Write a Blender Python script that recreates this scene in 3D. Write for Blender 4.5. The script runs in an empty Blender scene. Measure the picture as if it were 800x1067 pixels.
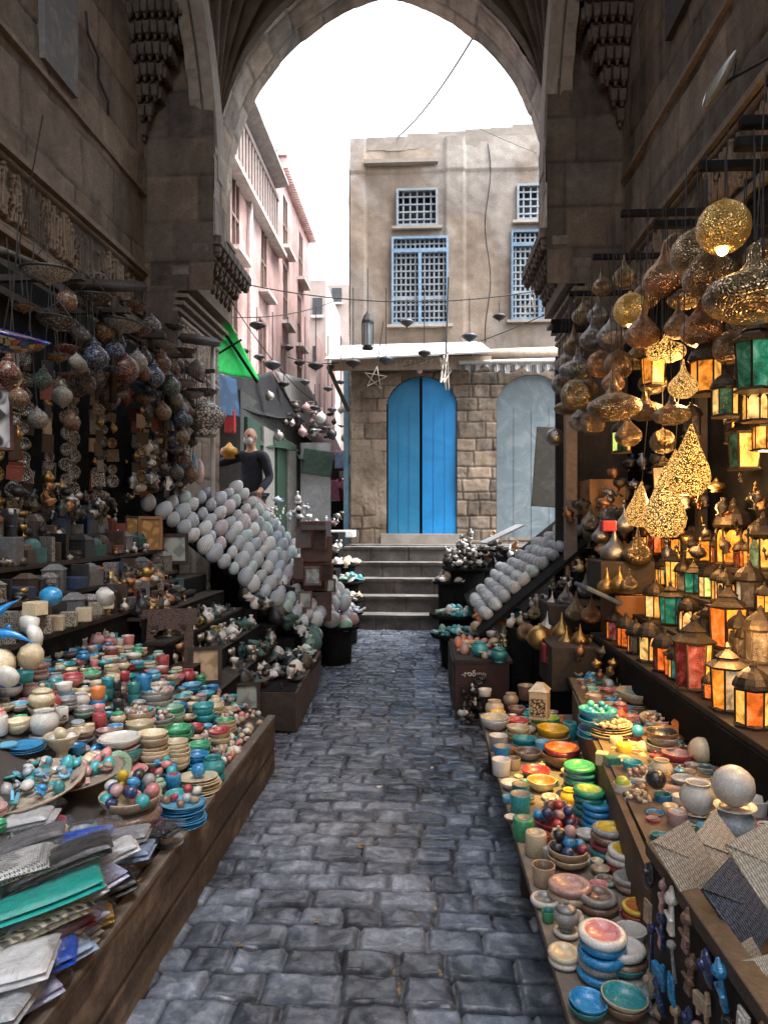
import bpy, bmesh, math, random
import numpy as np
from mathutils import Vector, Matrix, Euler
random.seed(7)
RNG = np.random.default_rng(7)
SC = bpy.context.scene
COL = SC.collection
PI = math.pi
R = math.radians
U = random.uniform

# ------------------------------------------------------------------ camera
FOC, YAW, HOR, EYE = 730.0, math.atan(40 / 730), 542.0, 1.6
cam_d = bpy.data.cameras.new('camera')
cam_d.sensor_fit = 'VERTICAL'; cam_d.sensor_height = 36
cam_d.lens = 36 * FOC / 1067
cam_d.shift_y = (HOR - 533.5) / 1067
cam_d.clip_end = 600; cam_d.clip_start = 0.05
cam = bpy.data.objects.new('camera', cam_d); COL.objects.link(cam)
cam.location = (0, 0, EYE); cam.rotation_euler = (PI / 2, 0, YAW)
SC.camera = cam
CA, SA = math.cos(YAW), math.sin(YAW)
def ray(px, py):
    u = (px - 400) / FOC; v = (HOR - py) / FOC
    return -SA + u * CA, CA + u * SA, v
def P(px, py, Y):                    # where a sight line meets the plane y = Y
    a, b, v = ray(px, py); t = Y / b
    return Vector((t * a, Y, EYE + t * v))
def PX(px, py, X):
    a, b, v = ray(px, py); t = X / a
    return Vector((X, t * b, EYE + t * v))
def PZ(px, py, z):
    a, b, v = ray(px, py); t = (z - EYE) / v
    return Vector((t * a, t * b, z))
def depth(p):
    return p.y * CA - p.x * SA

# ------------------------------------------------------------------ materials
MATS = {}
def new_mat(name):
    m = bpy.data.materials.new(name); m.use_nodes = True
    nt = m.node_tree; b = nt.nodes['Principled BSDF']
    return m, nt, b
def node(nt, kind, **kw):
    n = nt.nodes.new(kind)
    for k, v in kw.items():
        if k in n.inputs: n.inputs[k].default_value = v
        else: setattr(n, k, v)
    return n
def rgba(c): return (c[0], c[1], c[2], 1)
def ramp(nt, stops):
    n = nt.nodes.new('ShaderNodeValToRGB'); e = n.color_ramp.elements
    while len(e) < len(stops): e.new(0.5)
    for x, (p, c) in zip(e, stops): x.position = p; x.color = rgba(c)
    return n
def coords(nt):
    """Object coordinates shifted by a random amount for each object."""
    tc = nt.nodes.new('ShaderNodeTexCoord'); oi = nt.nodes.new('ShaderNodeObjectInfo')
    mu = node(nt, 'ShaderNodeVectorMath', operation='MULTIPLY_ADD')
    cb = nt.nodes.new('ShaderNodeCombineXYZ')
    for i in range(3): nt.links.new(oi.outputs['Random'], cb.inputs[i])
    nt.links.new(cb.outputs[0], mu.inputs[0]); mu.inputs[1].default_value = (37, 17, 53)
    nt.links.new(tc.outputs['Object'], mu.inputs[2])
    return mu.outputs[0]
def M(name, c=(.5, .5, .5), rough=.6, metal=0.0, c2=None, scale=6.0, bump=0.0, coat=0.0, spread=.25, emit=None, es=0.0, bscale=None, dist=1.5, tint=False):
    """A mottled procedural surface, cached by name."""
    if name in MATS: return MATS[name]
    m, nt, b = new_mat(name)
    L = nt.links.new
    co = coords(nt)
    nz = node(nt, 'ShaderNodeTexNoise', Scale=scale, Detail=6.0, Roughness=.6, Distortion=dist); L(co, nz.inputs['Vector'])
    if c2 is None: c2 = tuple(min(1, x * 1.45 + .012) for x in c)
    rp = ramp(nt, [(.5 - spread, tuple(x * .78 for x in c)), (.5, c), (.5 + spread, c2)])
    L(nz.outputs['Fac'], rp.inputs[0])
    out = rp.outputs[0]
    if tint:
        gr = node(nt, 'ShaderNodeTexNoise', Scale=55.0, Detail=4.0, Roughness=.7); L(co, gr.inputs['Vector'])
        g2 = ramp(nt, [(.30, (.62, .62, .62)), (.62, (1.12, 1.12, 1.12))]); L(gr.outputs['Fac'], g2.inputs[0])
        gm = node(nt, 'ShaderNodeMix', data_type='RGBA', blend_type='MULTIPLY'); gm.inputs[0].default_value = .8; L(out, gm.inputs[6]); L(g2.outputs[0], gm.inputs[7]); out = gm.outputs[2]
        at = node(nt, 'ShaderNodeAttribute', attribute_name='tint')
        mx = node(nt, 'ShaderNodeMix', data_type='RGBA', blend_type='MULTIPLY'); mx.inputs[0].default_value = 1
        L(out, mx.inputs[6]); L(at.outputs['Color'], mx.inputs[7]); out = mx.outputs[2]
    else:
        oi = nt.nodes.new('ShaderNodeObjectInfo')
        hs = nt.nodes.new('ShaderNodeHueSaturation')
        mr = node(nt, 'ShaderNodeMapRange'); mr.inputs[3].default_value = .8; mr.inputs[4].default_value = 1.2
        L(oi.outputs['Random'], mr.inputs[0]); L(mr.outputs[0], hs.inputs['Value']); L(out, hs.inputs['Color']); out = hs.outputs[0]
    L(out, b.inputs['Base Color'])
    b.inputs['Roughness'].default_value = rough; b.inputs['Metallic'].default_value = metal
    if coat: b.inputs['Coat Weight'].default_value = coat; b.inputs['Coat Roughness'].default_value = .15
    n2 = node(nt, 'ShaderNodeTexNoise', Scale=(bscale or scale * 4), Detail=5.0, Roughness=.65); L(co, n2.inputs['Vector'])
    rr = node(nt, 'ShaderNodeMapRange'); rr.inputs[3].default_value = max(.05, rough - .15); rr.inputs[4].default_value = min(1, rough + .2)
    L(n2.outputs['Fac'], rr.inputs[0]); L(rr.outputs[0], b.inputs['Roughness'])
    if bump:
        bp = node(nt, 'ShaderNodeBump', Strength=bump, Distance=.01); L(n2.outputs['Fac'], bp.inputs['Height']); L(bp.outputs[0], b.inputs['Normal'])
    if emit:
        b.inputs['Emission Color'].default_value = rgba(emit); b.inputs['Emission Strength'].default_value = es
    MATS[name] = m
    return m

# ------------------------------------------------------------------ meshes
MESH = {}
def mesh_from(name, verts, faces, smooth=False, mids=None):
    me = bpy.data.meshes.new(name)
    me.from_pydata([tuple(v) for v in verts], [], faces)
    if smooth: me.polygons.foreach_set('use_smooth', [True] * len(me.polygons))
    if mids: me.polygons.foreach_set('material_index', mids)
    me.update()
    return me
def mesh_bm(name, bm, smooth=False):
    me = bpy.data.meshes.new(name); bm.normal_update(); bm.to_mesh(me); bm.free()
    if smooth: me.polygons.foreach_set('use_smooth', [True] * len(me.polygons))
    return me
def lathe(prof, n=22, mid=None, ripple=0, ramp_=0.0, rough=0.0):
    """Revolve (r, z) points; mid gives a material index per band. Returns verts, faces, indices."""
    v, f, mi = [], [], []
    for i, (r, z) in enumerate(prof):
        for k in range(n):
            a = 2 * PI * k / n
            q = r * (1 + (ripple and ramp_ * math.cos(ripple * a))) * (1 + rough * math.sin(7.3 * k + 3.1 * i))
            v.append((q * math.cos(a), q * math.sin(a), z))
    for i in range(len(prof) - 1):
        for k in range(n):
            k2 = (k + 1) % n
            f.append((i * n + k, i * n + k2, (i + 1) * n + k2, (i + 1) * n + k)); mi.append(mid[i] if mid else 0)
    f.append(tuple(range(n))[::-1]); mi.append(mid[0] if mid else 0)
    L_ = len(prof) - 1
    f.append(tuple(range(L_ * n, L_ * n + n))); mi.append(mid[-1] if mid else 0)
    return v, f, mi
def LM(key, prof, n=22, mid=None, smooth=True, **kw):
    if key not in MESH:
        v, f, mi = lathe(prof, n, mid, **kw)
        MESH[key] = mesh_from(key, v, f, smooth, mi)
    return MESH[key]
def add_box(bm, c, s, rot=None, taper=None):
    r = bmesh.ops.create_cube(bm, size=1)
    vs = r['verts']
    for v in vs:
        if taper and v.co.z > 0: v.co.x *= taper; v.co.y *= taper
        v.co = Vector((v.co.x * s[0], v.co.y * s[1], v.co.z * s[2]))
        if rot: v.co = Euler(rot).to_matrix() @ v.co
        v.co += Vector(c)
    return vs
def box_mesh(key, s, bev=0.0, c=(0, 0, 0), taper=None):
    if key and key in MESH: return MESH[key]
    bm = bmesh.new(); add_box(bm, c, s, taper=taper)
    if bev: bmesh.ops.bevel(bm, geom=bm.edges[:], offset=bev, segments=2, affect='EDGES', profile=.6)
    me = mesh_bm(key or 'box', bm)
    if key: MESH[key] = me
    return me
def add_tube(bm, pts, r, n=6, r2=None):
    pts = [Vector(p) for p in pts]; rings = []
    for i, p in enumerate(pts):
        d = (pts[min(i + 1, len(pts) - 1)] - pts[max(i - 1, 0)]).normalized()
        a = d.cross(Vector((0, 0, 1)));
        if a.length < .01: a = d.cross(Vector((0, 1, 0)))
        a.normalize(); b = d.cross(a)
        q = r if r2 is None else r + (r2 - r) * i / (len(pts) - 1)
        rings.append([bm.verts.new(p + (a * math.cos(2 * PI * k / n) + b * math.sin(2 * PI * k / n)) * q) for k in range(n)])
    for A, B in zip(rings, rings[1:]):
        for k in range(n): bm.faces.new((A[k], A[(k + 1) % n], B[(k + 1) % n], B[k]))
    bm.faces.new(rings[0]); bm.faces.new(rings[-1][::-1])
def tube_mesh(name, pts, r, n=6, r2=None):
    bm = bmesh.new(); add_tube(bm, pts, r, n, r2); bmesh.ops.recalc_face_normals(bm, faces=bm.faces[:])
    return mesh_bm(name, bm, True)

# ------------------------------------------------------------------ objects
def put(name, me, mats, loc=(0, 0, 0), rot=(0, 0, 0), scale=(1, 1, 1), parent=None):
    o = bpy.data.objects.new(name, me); COL.objects.link(o)
    if not isinstance(mats, (list, tuple)): mats = [mats]
    if me:
        while len(me.materials) < len(mats): me.materials.append(None)
        for i, m in enumerate(mats):
            o.material_slots[i].link = 'OBJECT'; o.material_slots[i].material = m
    o.location = loc; o.rotation_euler = rot
    o.scale = (scale,) * 3 if isinstance(scale, (int, float)) else scale
    o.parent = parent
    return o
def tag(o, label, cat, group=None, kind=None):
    if label: o['label'] = label
    if cat: o['category'] = cat
    if group: o['group'] = group
    if kind: o['kind'] = kind
    return o
def thing(name, me, mats, label, cat, group=None, **kw):
    return tag(put(name, me, mats, **kw), label, cat, group)
def empty(name, label, cat, group=None, loc=(0, 0, 0), rot=(0, 0, 0), scale=1):
    return tag(put(name, None, [], loc=loc, rot=rot, scale=scale), label, cat, group)
def struct(name, me, mats, **kw):
    o = put(name, me, mats, **kw); o['kind'] = 'structure'; return o
def copy_tree(o, loc=None, rot=None, scale=None, label=None, group=None):
    c = o.copy(); COL.objects.link(c)
    if loc is not None: c.location = loc
    if rot is not None: c.rotation_euler = rot
    if scale is not None: c.scale = (scale,) * 3
    if label: c['label'] = label
    if group: c['group'] = group
    for ch in list(o.children):
        d = ch.copy(); COL.objects.link(d); d.parent = c
        for g in list(ch.children):
            e = g.copy(); COL.objects.link(e); e.parent = d
    return c
ORD = ['first', 'second', 'third', 'fourth', 'fifth', 'sixth', 'seventh', 'eighth', 'ninth', 'tenth', 'eleventh', 'twelfth', 'thirteenth', 'fourteenth', 'fifteenth', 'sixteenth', 'seventeenth', 'eighteenth', 'nineteenth', 'twentieth',
       'twenty-first', 'twenty-second', 'twenty-third', 'twenty-fourth', 'twenty-fifth', 'twenty-sixth', 'twenty-seventh', 'twenty-eighth', 'twenty-ninth', 'thirtieth']

# ------------------------------------------------------------------ relief sheets
def vnoise(Um, Vm, s, seed):
    rg = np.random.default_rng(seed); G = rg.random((97, 97))
    x = Um * s; y = Vm * s
    xi = np.floor(x).astype(int); yi = np.floor(y).astype(int); fx = x - xi; fy = y - yi
    fx = fx * fx * (3 - 2 * fx); fy = fy * fy * (3 - 2 * fy)
    g = lambda a, b: G[a % 97, b % 97]
    return (g(xi, yi) * (1 - fx) + g(xi + 1, yi) * fx) * (1 - fy) + (g(xi, yi + 1) * (1 - fx) + g(xi + 1, yi + 1) * fx) * fy
def fnoise(Um, Vm, s, seed, oct=4, gain=.5):
    t = 0; a = 1; n = 0
    for i in range(oct):
        t = t + a * vnoise(Um, Vm, s * 2.03 ** i, seed + i); n += a; a *= gain
    return t / n
def blocks(Um, Vm, rh, bw, edge, warp, seed, wobble=None):
    """Courses of stones: distance to the joint (0..1 over edge), a number and local coordinates of each stone."""
    rg = np.random.default_rng(seed)
    wu = (fnoise(Um, Vm, 5, seed + 50, 3) - .5) * warp; wv = (fnoise(Um, Vm, 5, seed + 60, 3) - .5) * warp
    if wobble: wv = wv + (vnoise(Um * .5, Um * 0, 1.7, seed + 70) - .5) * wobble
    u = Um + wu; v = Vm + wv
    u0, v0 = u.min() - 1, v.min() - 1
    edges = [v0]
    while edges[-1] < v.max() + 1: edges.append(edges[-1] + rg.uniform(*rh))
    edges = np.array(edges); ri = np.searchsorted(edges, v) - 1
    dv = np.minimum(v - edges[ri], edges[ri + 1] - v)
    du = np.zeros_like(u); rnd = np.zeros(u.shape); lu = np.zeros_like(u); rnd2 = np.zeros(u.shape)
    lv = (v - edges[ri]) / (edges[ri + 1] - edges[ri]) - .5
    for r in np.unique(ri):
        m = ri == r; e = [u0 - rg.uniform(*bw)]
        while e[-1] < u.max() + 1: e.append(e[-1] + rg.uniform(*bw))
        e = np.array(e); bi = np.searchsorted(e, u[m]) - 1
        du[m] = np.minimum(u[m] - e[bi], e[bi + 1] - u[m]); lu[m] = (u[m] - e[bi]) / (e[bi + 1] - e[bi]) - .5
        q = rg.random(len(e)); rnd[m] = q[bi]; q = rg.random(len(e)); rnd2[m] = q[bi]
    d = np.minimum(du, dv)
    s = np.clip(d / edge, 0, 1); s = s * s * (3 - 2 * s)
    return s, rnd, rnd2, lu, lv
def sheet(name, o, du, dv, dn, W, H, step, fn, hole=None):
    """A grid W x H from corner o along du and dv, pushed along dn by fn(U, V) -> height, tint."""
    nu = max(2, int(W / step) + 1); nv = max(2, int(H / step) + 1)
    uu = np.linspace(0, W, nu); vv = np.linspace(0, H, nv)
    Um, Vm = np.meshgrid(uu, vv)
    h, t = fn(Um, Vm)
    o, du, dv, dn = (np.array(x, float) for x in (o, du, dv, dn))
    co = o + Um[..., None] * du + Vm[..., None] * dv + h[..., None] * dn
    me = bpy.data.meshes.new(name)
    idx = np.arange(nu * nv).reshape(nv, nu)
    q = np.stack([idx[:-1, :-1], idx[:-1, 1:], idx[1:, 1:], idx[1:, :-1]], -1).reshape(-1, 4)
    if np.dot(np.cross(du, dv), dn) < 0: q = q[:, ::-1]
    if hole is not None:
        cu = (Um[:-1, :-1] + Um[1:, 1:]) / 2; cv = (Vm[:-1, :-1] + Vm[1:, 1:]) / 2
        q = q[~hole(cu, cv).reshape(-1)]
    me.vertices.add(nu * nv); me.vertices.foreach_set('co', co.reshape(-1))
    me.loops.add(q.size); me.loops.foreach_set('vertex_index', q.reshape(-1))
    me.polygons.add(len(q)); me.polygons.foreach_set('loop_start', np.arange(0, q.size, 4))
    me.polygons.foreach_set('use_smooth', np.ones(len(q), bool))
    at = me.attributes.new('tint', 'FLOAT_COLOR', 'POINT')
    c = np.ones((nu * nv, 4)); c[:, :3] = t.reshape(-1, 3) if t.ndim == 3 else t.reshape(-1, 1)
    at.data.foreach_set('color', c.reshape(-1))
    me.update(calc_edges=True); me.validate()
    return me
def masonry(rh=(.3, .42), bw=(.45, .8), depth=.012, seed=1, plaster=0.0, warm=(1, 1, 1), rough=.02):
    def fn(Um, Vm):
        s, r1, r2, lu, lv = blocks(Um, Vm, rh, bw, .022, .035, seed)
        n = fnoise(Um, Vm, 2.2, seed + 5, 5); n2 = fnoise(Um, Vm, 16, seed + 9, 4)
        n3 = fnoise(Um, Vm, .8, seed + 15, 4)
        pl = np.clip((n3 - (1 - plaster)) * 14, 0, 1) if plaster else np.zeros_like(n)
        sj = s * (1 - pl) + pl
        pit = np.clip((n2 - .62) * 6, 0, 1) * np.clip((n - .45) * 6, 0, 1)
        h = sj * depth + (r1 - .5) * .012 * (1 - pl) + (n - .5) * rough + (n2 - .5) * .006 - pit * .014 + pl * .006
        st = fnoise(Um * 6, Vm * .4, 1.8, seed + 25, 4)
        t = (.72 + .5 * (r2 - .5) * (1 - pl) + .6 * (n - .5) + .4 * (n2 - .5) + .5 * (st - .5) - .35 * pit) * (.45 + .55 * sj)
        t = np.clip(t * 1.25, .1, 1.6)
        tt = t[..., None] * np.array(warm) * (1 + (r1[..., None] - .5) * np.array([.10, 0, -.12]) * (1 - pl[..., None]))
        return h, tt
    return fn
def stroke(img, W, H, pts, th):
    nv, nu = img.shape
    for (x0, y0), (x1, y1) in zip(pts, pts[1:]):
        lo = max(0, int((min(x0, x1) - th) / W * nu)); hi = min(nu, int((max(x0, x1) + th) / W * nu) + 2)
        lo2 = max(0, int((min(y0, y1) - th) / H * nv)); hi2 = min(nv, int((max(y0, y1) + th) / H * nv) + 2)
        if hi <= lo or hi2 <= lo2: continue
        X, Y = np.meshgrid(np.linspace(0, W, nu)[lo:hi], np.linspace(0, H, nv)[lo2:hi2])
        dx, dy = x1 - x0, y1 - y0; L2 = dx * dx + dy * dy + 1e-9
        t = np.clip(((X - x0) * dx + (Y - y0) * dy) / L2, 0, 1)
        d = np.hypot(X - x0 - t * dx, Y - y0 - t * dy)
        img[lo2:hi2, lo:hi] = np.maximum(img[lo2:hi2, lo:hi], np.clip((th - d) / (th * .45), 0, 1))
def inscription(seed, depth=.02):
    """A carved band of tall calligraphic strokes between two plain mouldings."""
    def fn(Um, Vm):
        W, H = Um.max(), Vm.max(); img = np.zeros(Um.shape); rg = random.Random(seed)
        x = .06; th = H * .023
        while x < W - .05:
            k = rg.random(); y0 = H * .2; top = H * rg.uniform(.7, .88); w = H * rg.uniform(.042, .075)
            if k < .72: stroke(img, W, H, [(x, y0), (x + rg.uniform(-.008, .012), top), (x - .012, top - H * .04)], th)
            if k > .55:
                c = (x + w / 2, y0 + H * rg.uniform(.03, .25)); rr = H * rg.uniform(.035, .06)
                stroke(img, W, H, [(c[0] + rr * 1.3 * math.cos(a * PI / 5), c[1] + rr * math.sin(a * PI / 5)) for a in range(rg.choice((7, 9, 11)))], th * .8)
            if k > .75: stroke(img, W, H, [(x - w, y0 + H * .08), (x, y0 - H * .05), (x + w, y0 - H * .03), (x + w * 1.6, y0 + H * .12)], th * .9)
            if rg.random() < .45: stroke(img, W, H, [(x + w * .1, y0 + H * .38), (x + w * .8, y0 + H * rg.uniform(.34, .5))], th * .6)
            if rg.random() < .25: stroke(img, W, H, [(x - w * .6, H * .5), (x + w * .3, H * .6), (x + w * 1.2, H * .54)], th * .7)
            x += w
        band = (np.abs(Vm - H * .06) < H * .035) | (np.abs(Vm - H * .94) < H * .035)
        n = fnoise(Um, Vm, 3, seed + 3, 5); n2 = fnoise(Um, Vm, 22, seed + 4, 3)
        wear = np.clip((n - .30) * 5, .25, 1)
        h = np.maximum(img * wear, band * .9) * depth + (n2 - .5) * .008 + (n - .5) * .015
        t = .42 + .75 * np.maximum(img * wear, band * .6) + .4 * (n - .5) + .3 * (n2 - .5)  # relief shading painted in: ground tinted darker, strokes lighter
        return h, np.clip(t, .2, 1.4)
    return fn
# ------------------------------------------------------------------ setting
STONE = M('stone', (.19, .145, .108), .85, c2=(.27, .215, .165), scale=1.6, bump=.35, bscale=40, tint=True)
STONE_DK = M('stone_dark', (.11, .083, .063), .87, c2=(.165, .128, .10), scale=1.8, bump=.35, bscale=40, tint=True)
ARCHST = M('arch_stone', (.30, .25, .205), .85, c2=(.39, .335, .285), scale=2.5, bump=.4, bscale=30, tint=True)
COBBLE = M('cobble', (.138, .163, .21),   .17, c2=(.26, .285, .345), scale=8, bump=.22, bscale=45, tint=True)
PLASTER = M('plaster', (.30, .258, .22), .88, c2=(.385, .337, .29), scale=1.3, bump=.3, bscale=18, tint=True)
BLOCKY = M('blocky', (.25, .19, .14), .88, c2=(.34, .27, .21), scale=2, bump=.4, bscale=30, tint=True)
PINK = M('pink_plaster', (.56, .36, .335), .85, c2=(.66, .47, .44), scale=.9, bump=.2, bscale=14, tint=True)
DIRT = M('dirt', (.07, .066, .06), .9, c2=(.12, .11, .1), scale=3, bump=.3)
WOOD = M('wood', (.085, .058, .04), .65, c2=(.15, .105, .075), scale=5, bump=.4, bscale=50)
WOOD_DK = M('wood_dark', (.026, .018, .013), .7, c2=(.055, .038, .028), scale=6, bump=.3)
WOOD_OR = M('wood_orange', (.30, .13, .04), .5, c2=(.40, .20, .08), scale=4, bump=.2)
WOOD_GR = M('wood_grey', (.16, .13, .105), .75, c2=(.27, .23, .19), scale=7, bump=.4, bscale=60)
BLACK = M('black', (.007, .0068, .007), .9, c2=(.016, .015, .015))
BLACK.node_tree.nodes['Principled BSDF'].inputs['Specular IOR Level'].default_value = .15
IRON = M('iron', (.03, .03, .032), .5, metal=.5, c2=(.07, .065, .06), bump=.2)
CABLE = M('cable', (.02, .02, .02), .7)
WHITEP = M('white_paint', (.75, .74, .72), .6, c2=(.8, .79, .77))
GREYP = M('grey_paint', (.12, .115, .11), .7, c2=(.2, .19, .18), bump=.3)

def surf(name, co, tint, flip=False):
    nv, nu = co.shape[:2]
    idx = np.arange(nu * nv).reshape(nv, nu)
    q = np.stack([idx[:-1, :-1], idx[:-1, 1:], idx[1:, 1:], idx[1:, :-1]], -1).reshape(-1, 4)
    if flip: q = q[:, ::-1]
    me = bpy.data.meshes.new(name)
    me.vertices.add(nu * nv); me.vertices.foreach_set('co', co.reshape(-1))
    me.loops.add(q.size); me.loops.foreach_set('vertex_index', np.ascontiguousarray(q).reshape(-1))
    me.polygons.add(len(q)); me.polygons.foreach_set('loop_start', np.arange(0, q.size, 4))
    me.polygons.foreach_set('use_smooth', np.ones(len(q), bool))
    at = me.attributes.new('tint', 'FLOAT_COLOR', 'POINT')
    c = np.ones((nu * nv, 4)); c[:, :3] = (tint if tint.ndim == 3 else tint[..., None] * np.ones(3)).reshape(-1, 3)
    at.data.foreach_set('color', c.reshape(-1))
    me.update(calc_edges=True); me.validate()
    return me

# ground, alley paving, steps, upper street
g = bmesh.new(); bmesh.ops.create_grid(g, x_segments=1, y_segments=1, size=150)
struct('ground', mesh_bm('ground', g), DIRT, loc=(0, 60, -.06))
def cobbles(Um, Vm):
    s, r1, r2, lu, lv = blocks(Um, Vm, (.11, .16), (.14, .28), .013, .034, 11, wobble=.08)
    n = fnoise(Um, Vm, 6, 3, 5, .55); n2 = fnoise(Um, Vm, 30, 5, 3); n3 = fnoise(Um, Vm, 1.1, 8, 4)
    chip = np.clip((fnoise(Um, Vm, 11, 21, 3) - .5) * 5, -1, 1)
    h = s * .020 + (r1 - .5) * .006 + (lu * (r2 - .5) + lv * (r1 - .5)) * .010 + (n - .5) * .014 + chip * .006 * s + (n2 - .5) * .0028
    t = (.75 + .6 * (r2 - .5) + 1.1 * (n - .5) + .5 * (n3 - .5) + .35 * (n2 - .5)) * (.22 + .78 * s)
    br = np.clip((n3 - .5) * 3, 0, 1)[..., None]
    tt = np.clip(t * 1.15, .16, 1.9)[..., None] * (np.array([1, 1, 1]) * (1 - br * .5) + np.array([1.12, 1, .84]) * br * .5)
    return h, tt
struct('alley_paving', sheet('alley_paving', (-1.35, .9, 0), (1, 0, 0), (0, 1, 0), (0, 0, 1), 2.25, 9.3, .0125, cobbles), COBBLE)
def rough_paving(Um, Vm):
    s, r1, r2, lu, lv = blocks(Um, Vm, (.3, .4), (.4, .7), .03, .04, 31)
    n = fnoise(Um, Vm, 3, 33, 5)
    return s * .01 + (n - .5) * .012, np.clip((.8 + .5 * (r2 - .5) + .8 * (n - .5)) * (.6 + .4 * s), .2, 1.6)
STEPST = M('step_stone_shaded', (.075, .064, .055), .75, c2=(.13, .112, .095), scale=3, bump=.4, bscale=40, tint=True)  # darker than the treads: shade on the risers put into the colour
TREAD = M('step_stone_lit', (.19, .175, .16), .7, c2=(.28, .26, .24), scale=3, bump=.4, bscale=40, tint=True)  # lighter copy of the step stone, light on the tops painted in
stair_y = [10.07, 10.42, 10.77, 11.12, 11.47, 11.9]
for k in range(5):
    z0, z1 = .232 * k, .232 * (k + 1); y0 = stair_y[k]
    def riser(Um, Vm, k=k):
        n = fnoise(Um, Vm, 4, 40 + k, 5); j = (np.abs(((Um + .2 * k) % .62) - .31) < .008)
        lip = np.clip((Vm - .17) / .02, 0, 1)
        return (n - .5) * .03 + lip * .018 - j * .01, np.clip((.72 + .9 * (n - .5)) * (1 - .5 * j), .2, 1.5)
    st = struct('stair_step', sheet('stair_step', (-1.6, y0, z0), (1, 0, 0), (0, 0, 1), (0, -1, 0), 2.6, .232, .014, riser), STEPST)
    tr = put('stair_tread', sheet('stair_tread', (-1.6, y0 - .016, z1), (1, 0, 0), (0, 1, 0), (0, 0, 1), 2.6, (stair_y[k + 1] - y0) + .03, .02, lambda a, b, k=k: ((fnoise(a, b, 4, 70 + k, 4) - .5) * .012, np.clip(.85 + .9 * (fnoise(a, b, 5, 80 + k, 4) - .5), .3, 1.4))), TREAD, parent=st)
struct('upper_street', sheet('upper_street', (-5.5, 11.9, 1.162), (1, 0, 0), (0, 1, 0), (0, 0, 1), 9.5, 26, .09, rough_paving), TREAD)
struct('upper_street_edge', box_mesh(None, (2.6, 2.6, 1.0)), DIRT, loc=(-3.0, 10.75, .5))
struct('upper_street_bank', box_mesh(None, (2.4, 2.2, 1.1)), DIRT, loc=(2.2, 10.95, .5))

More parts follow.
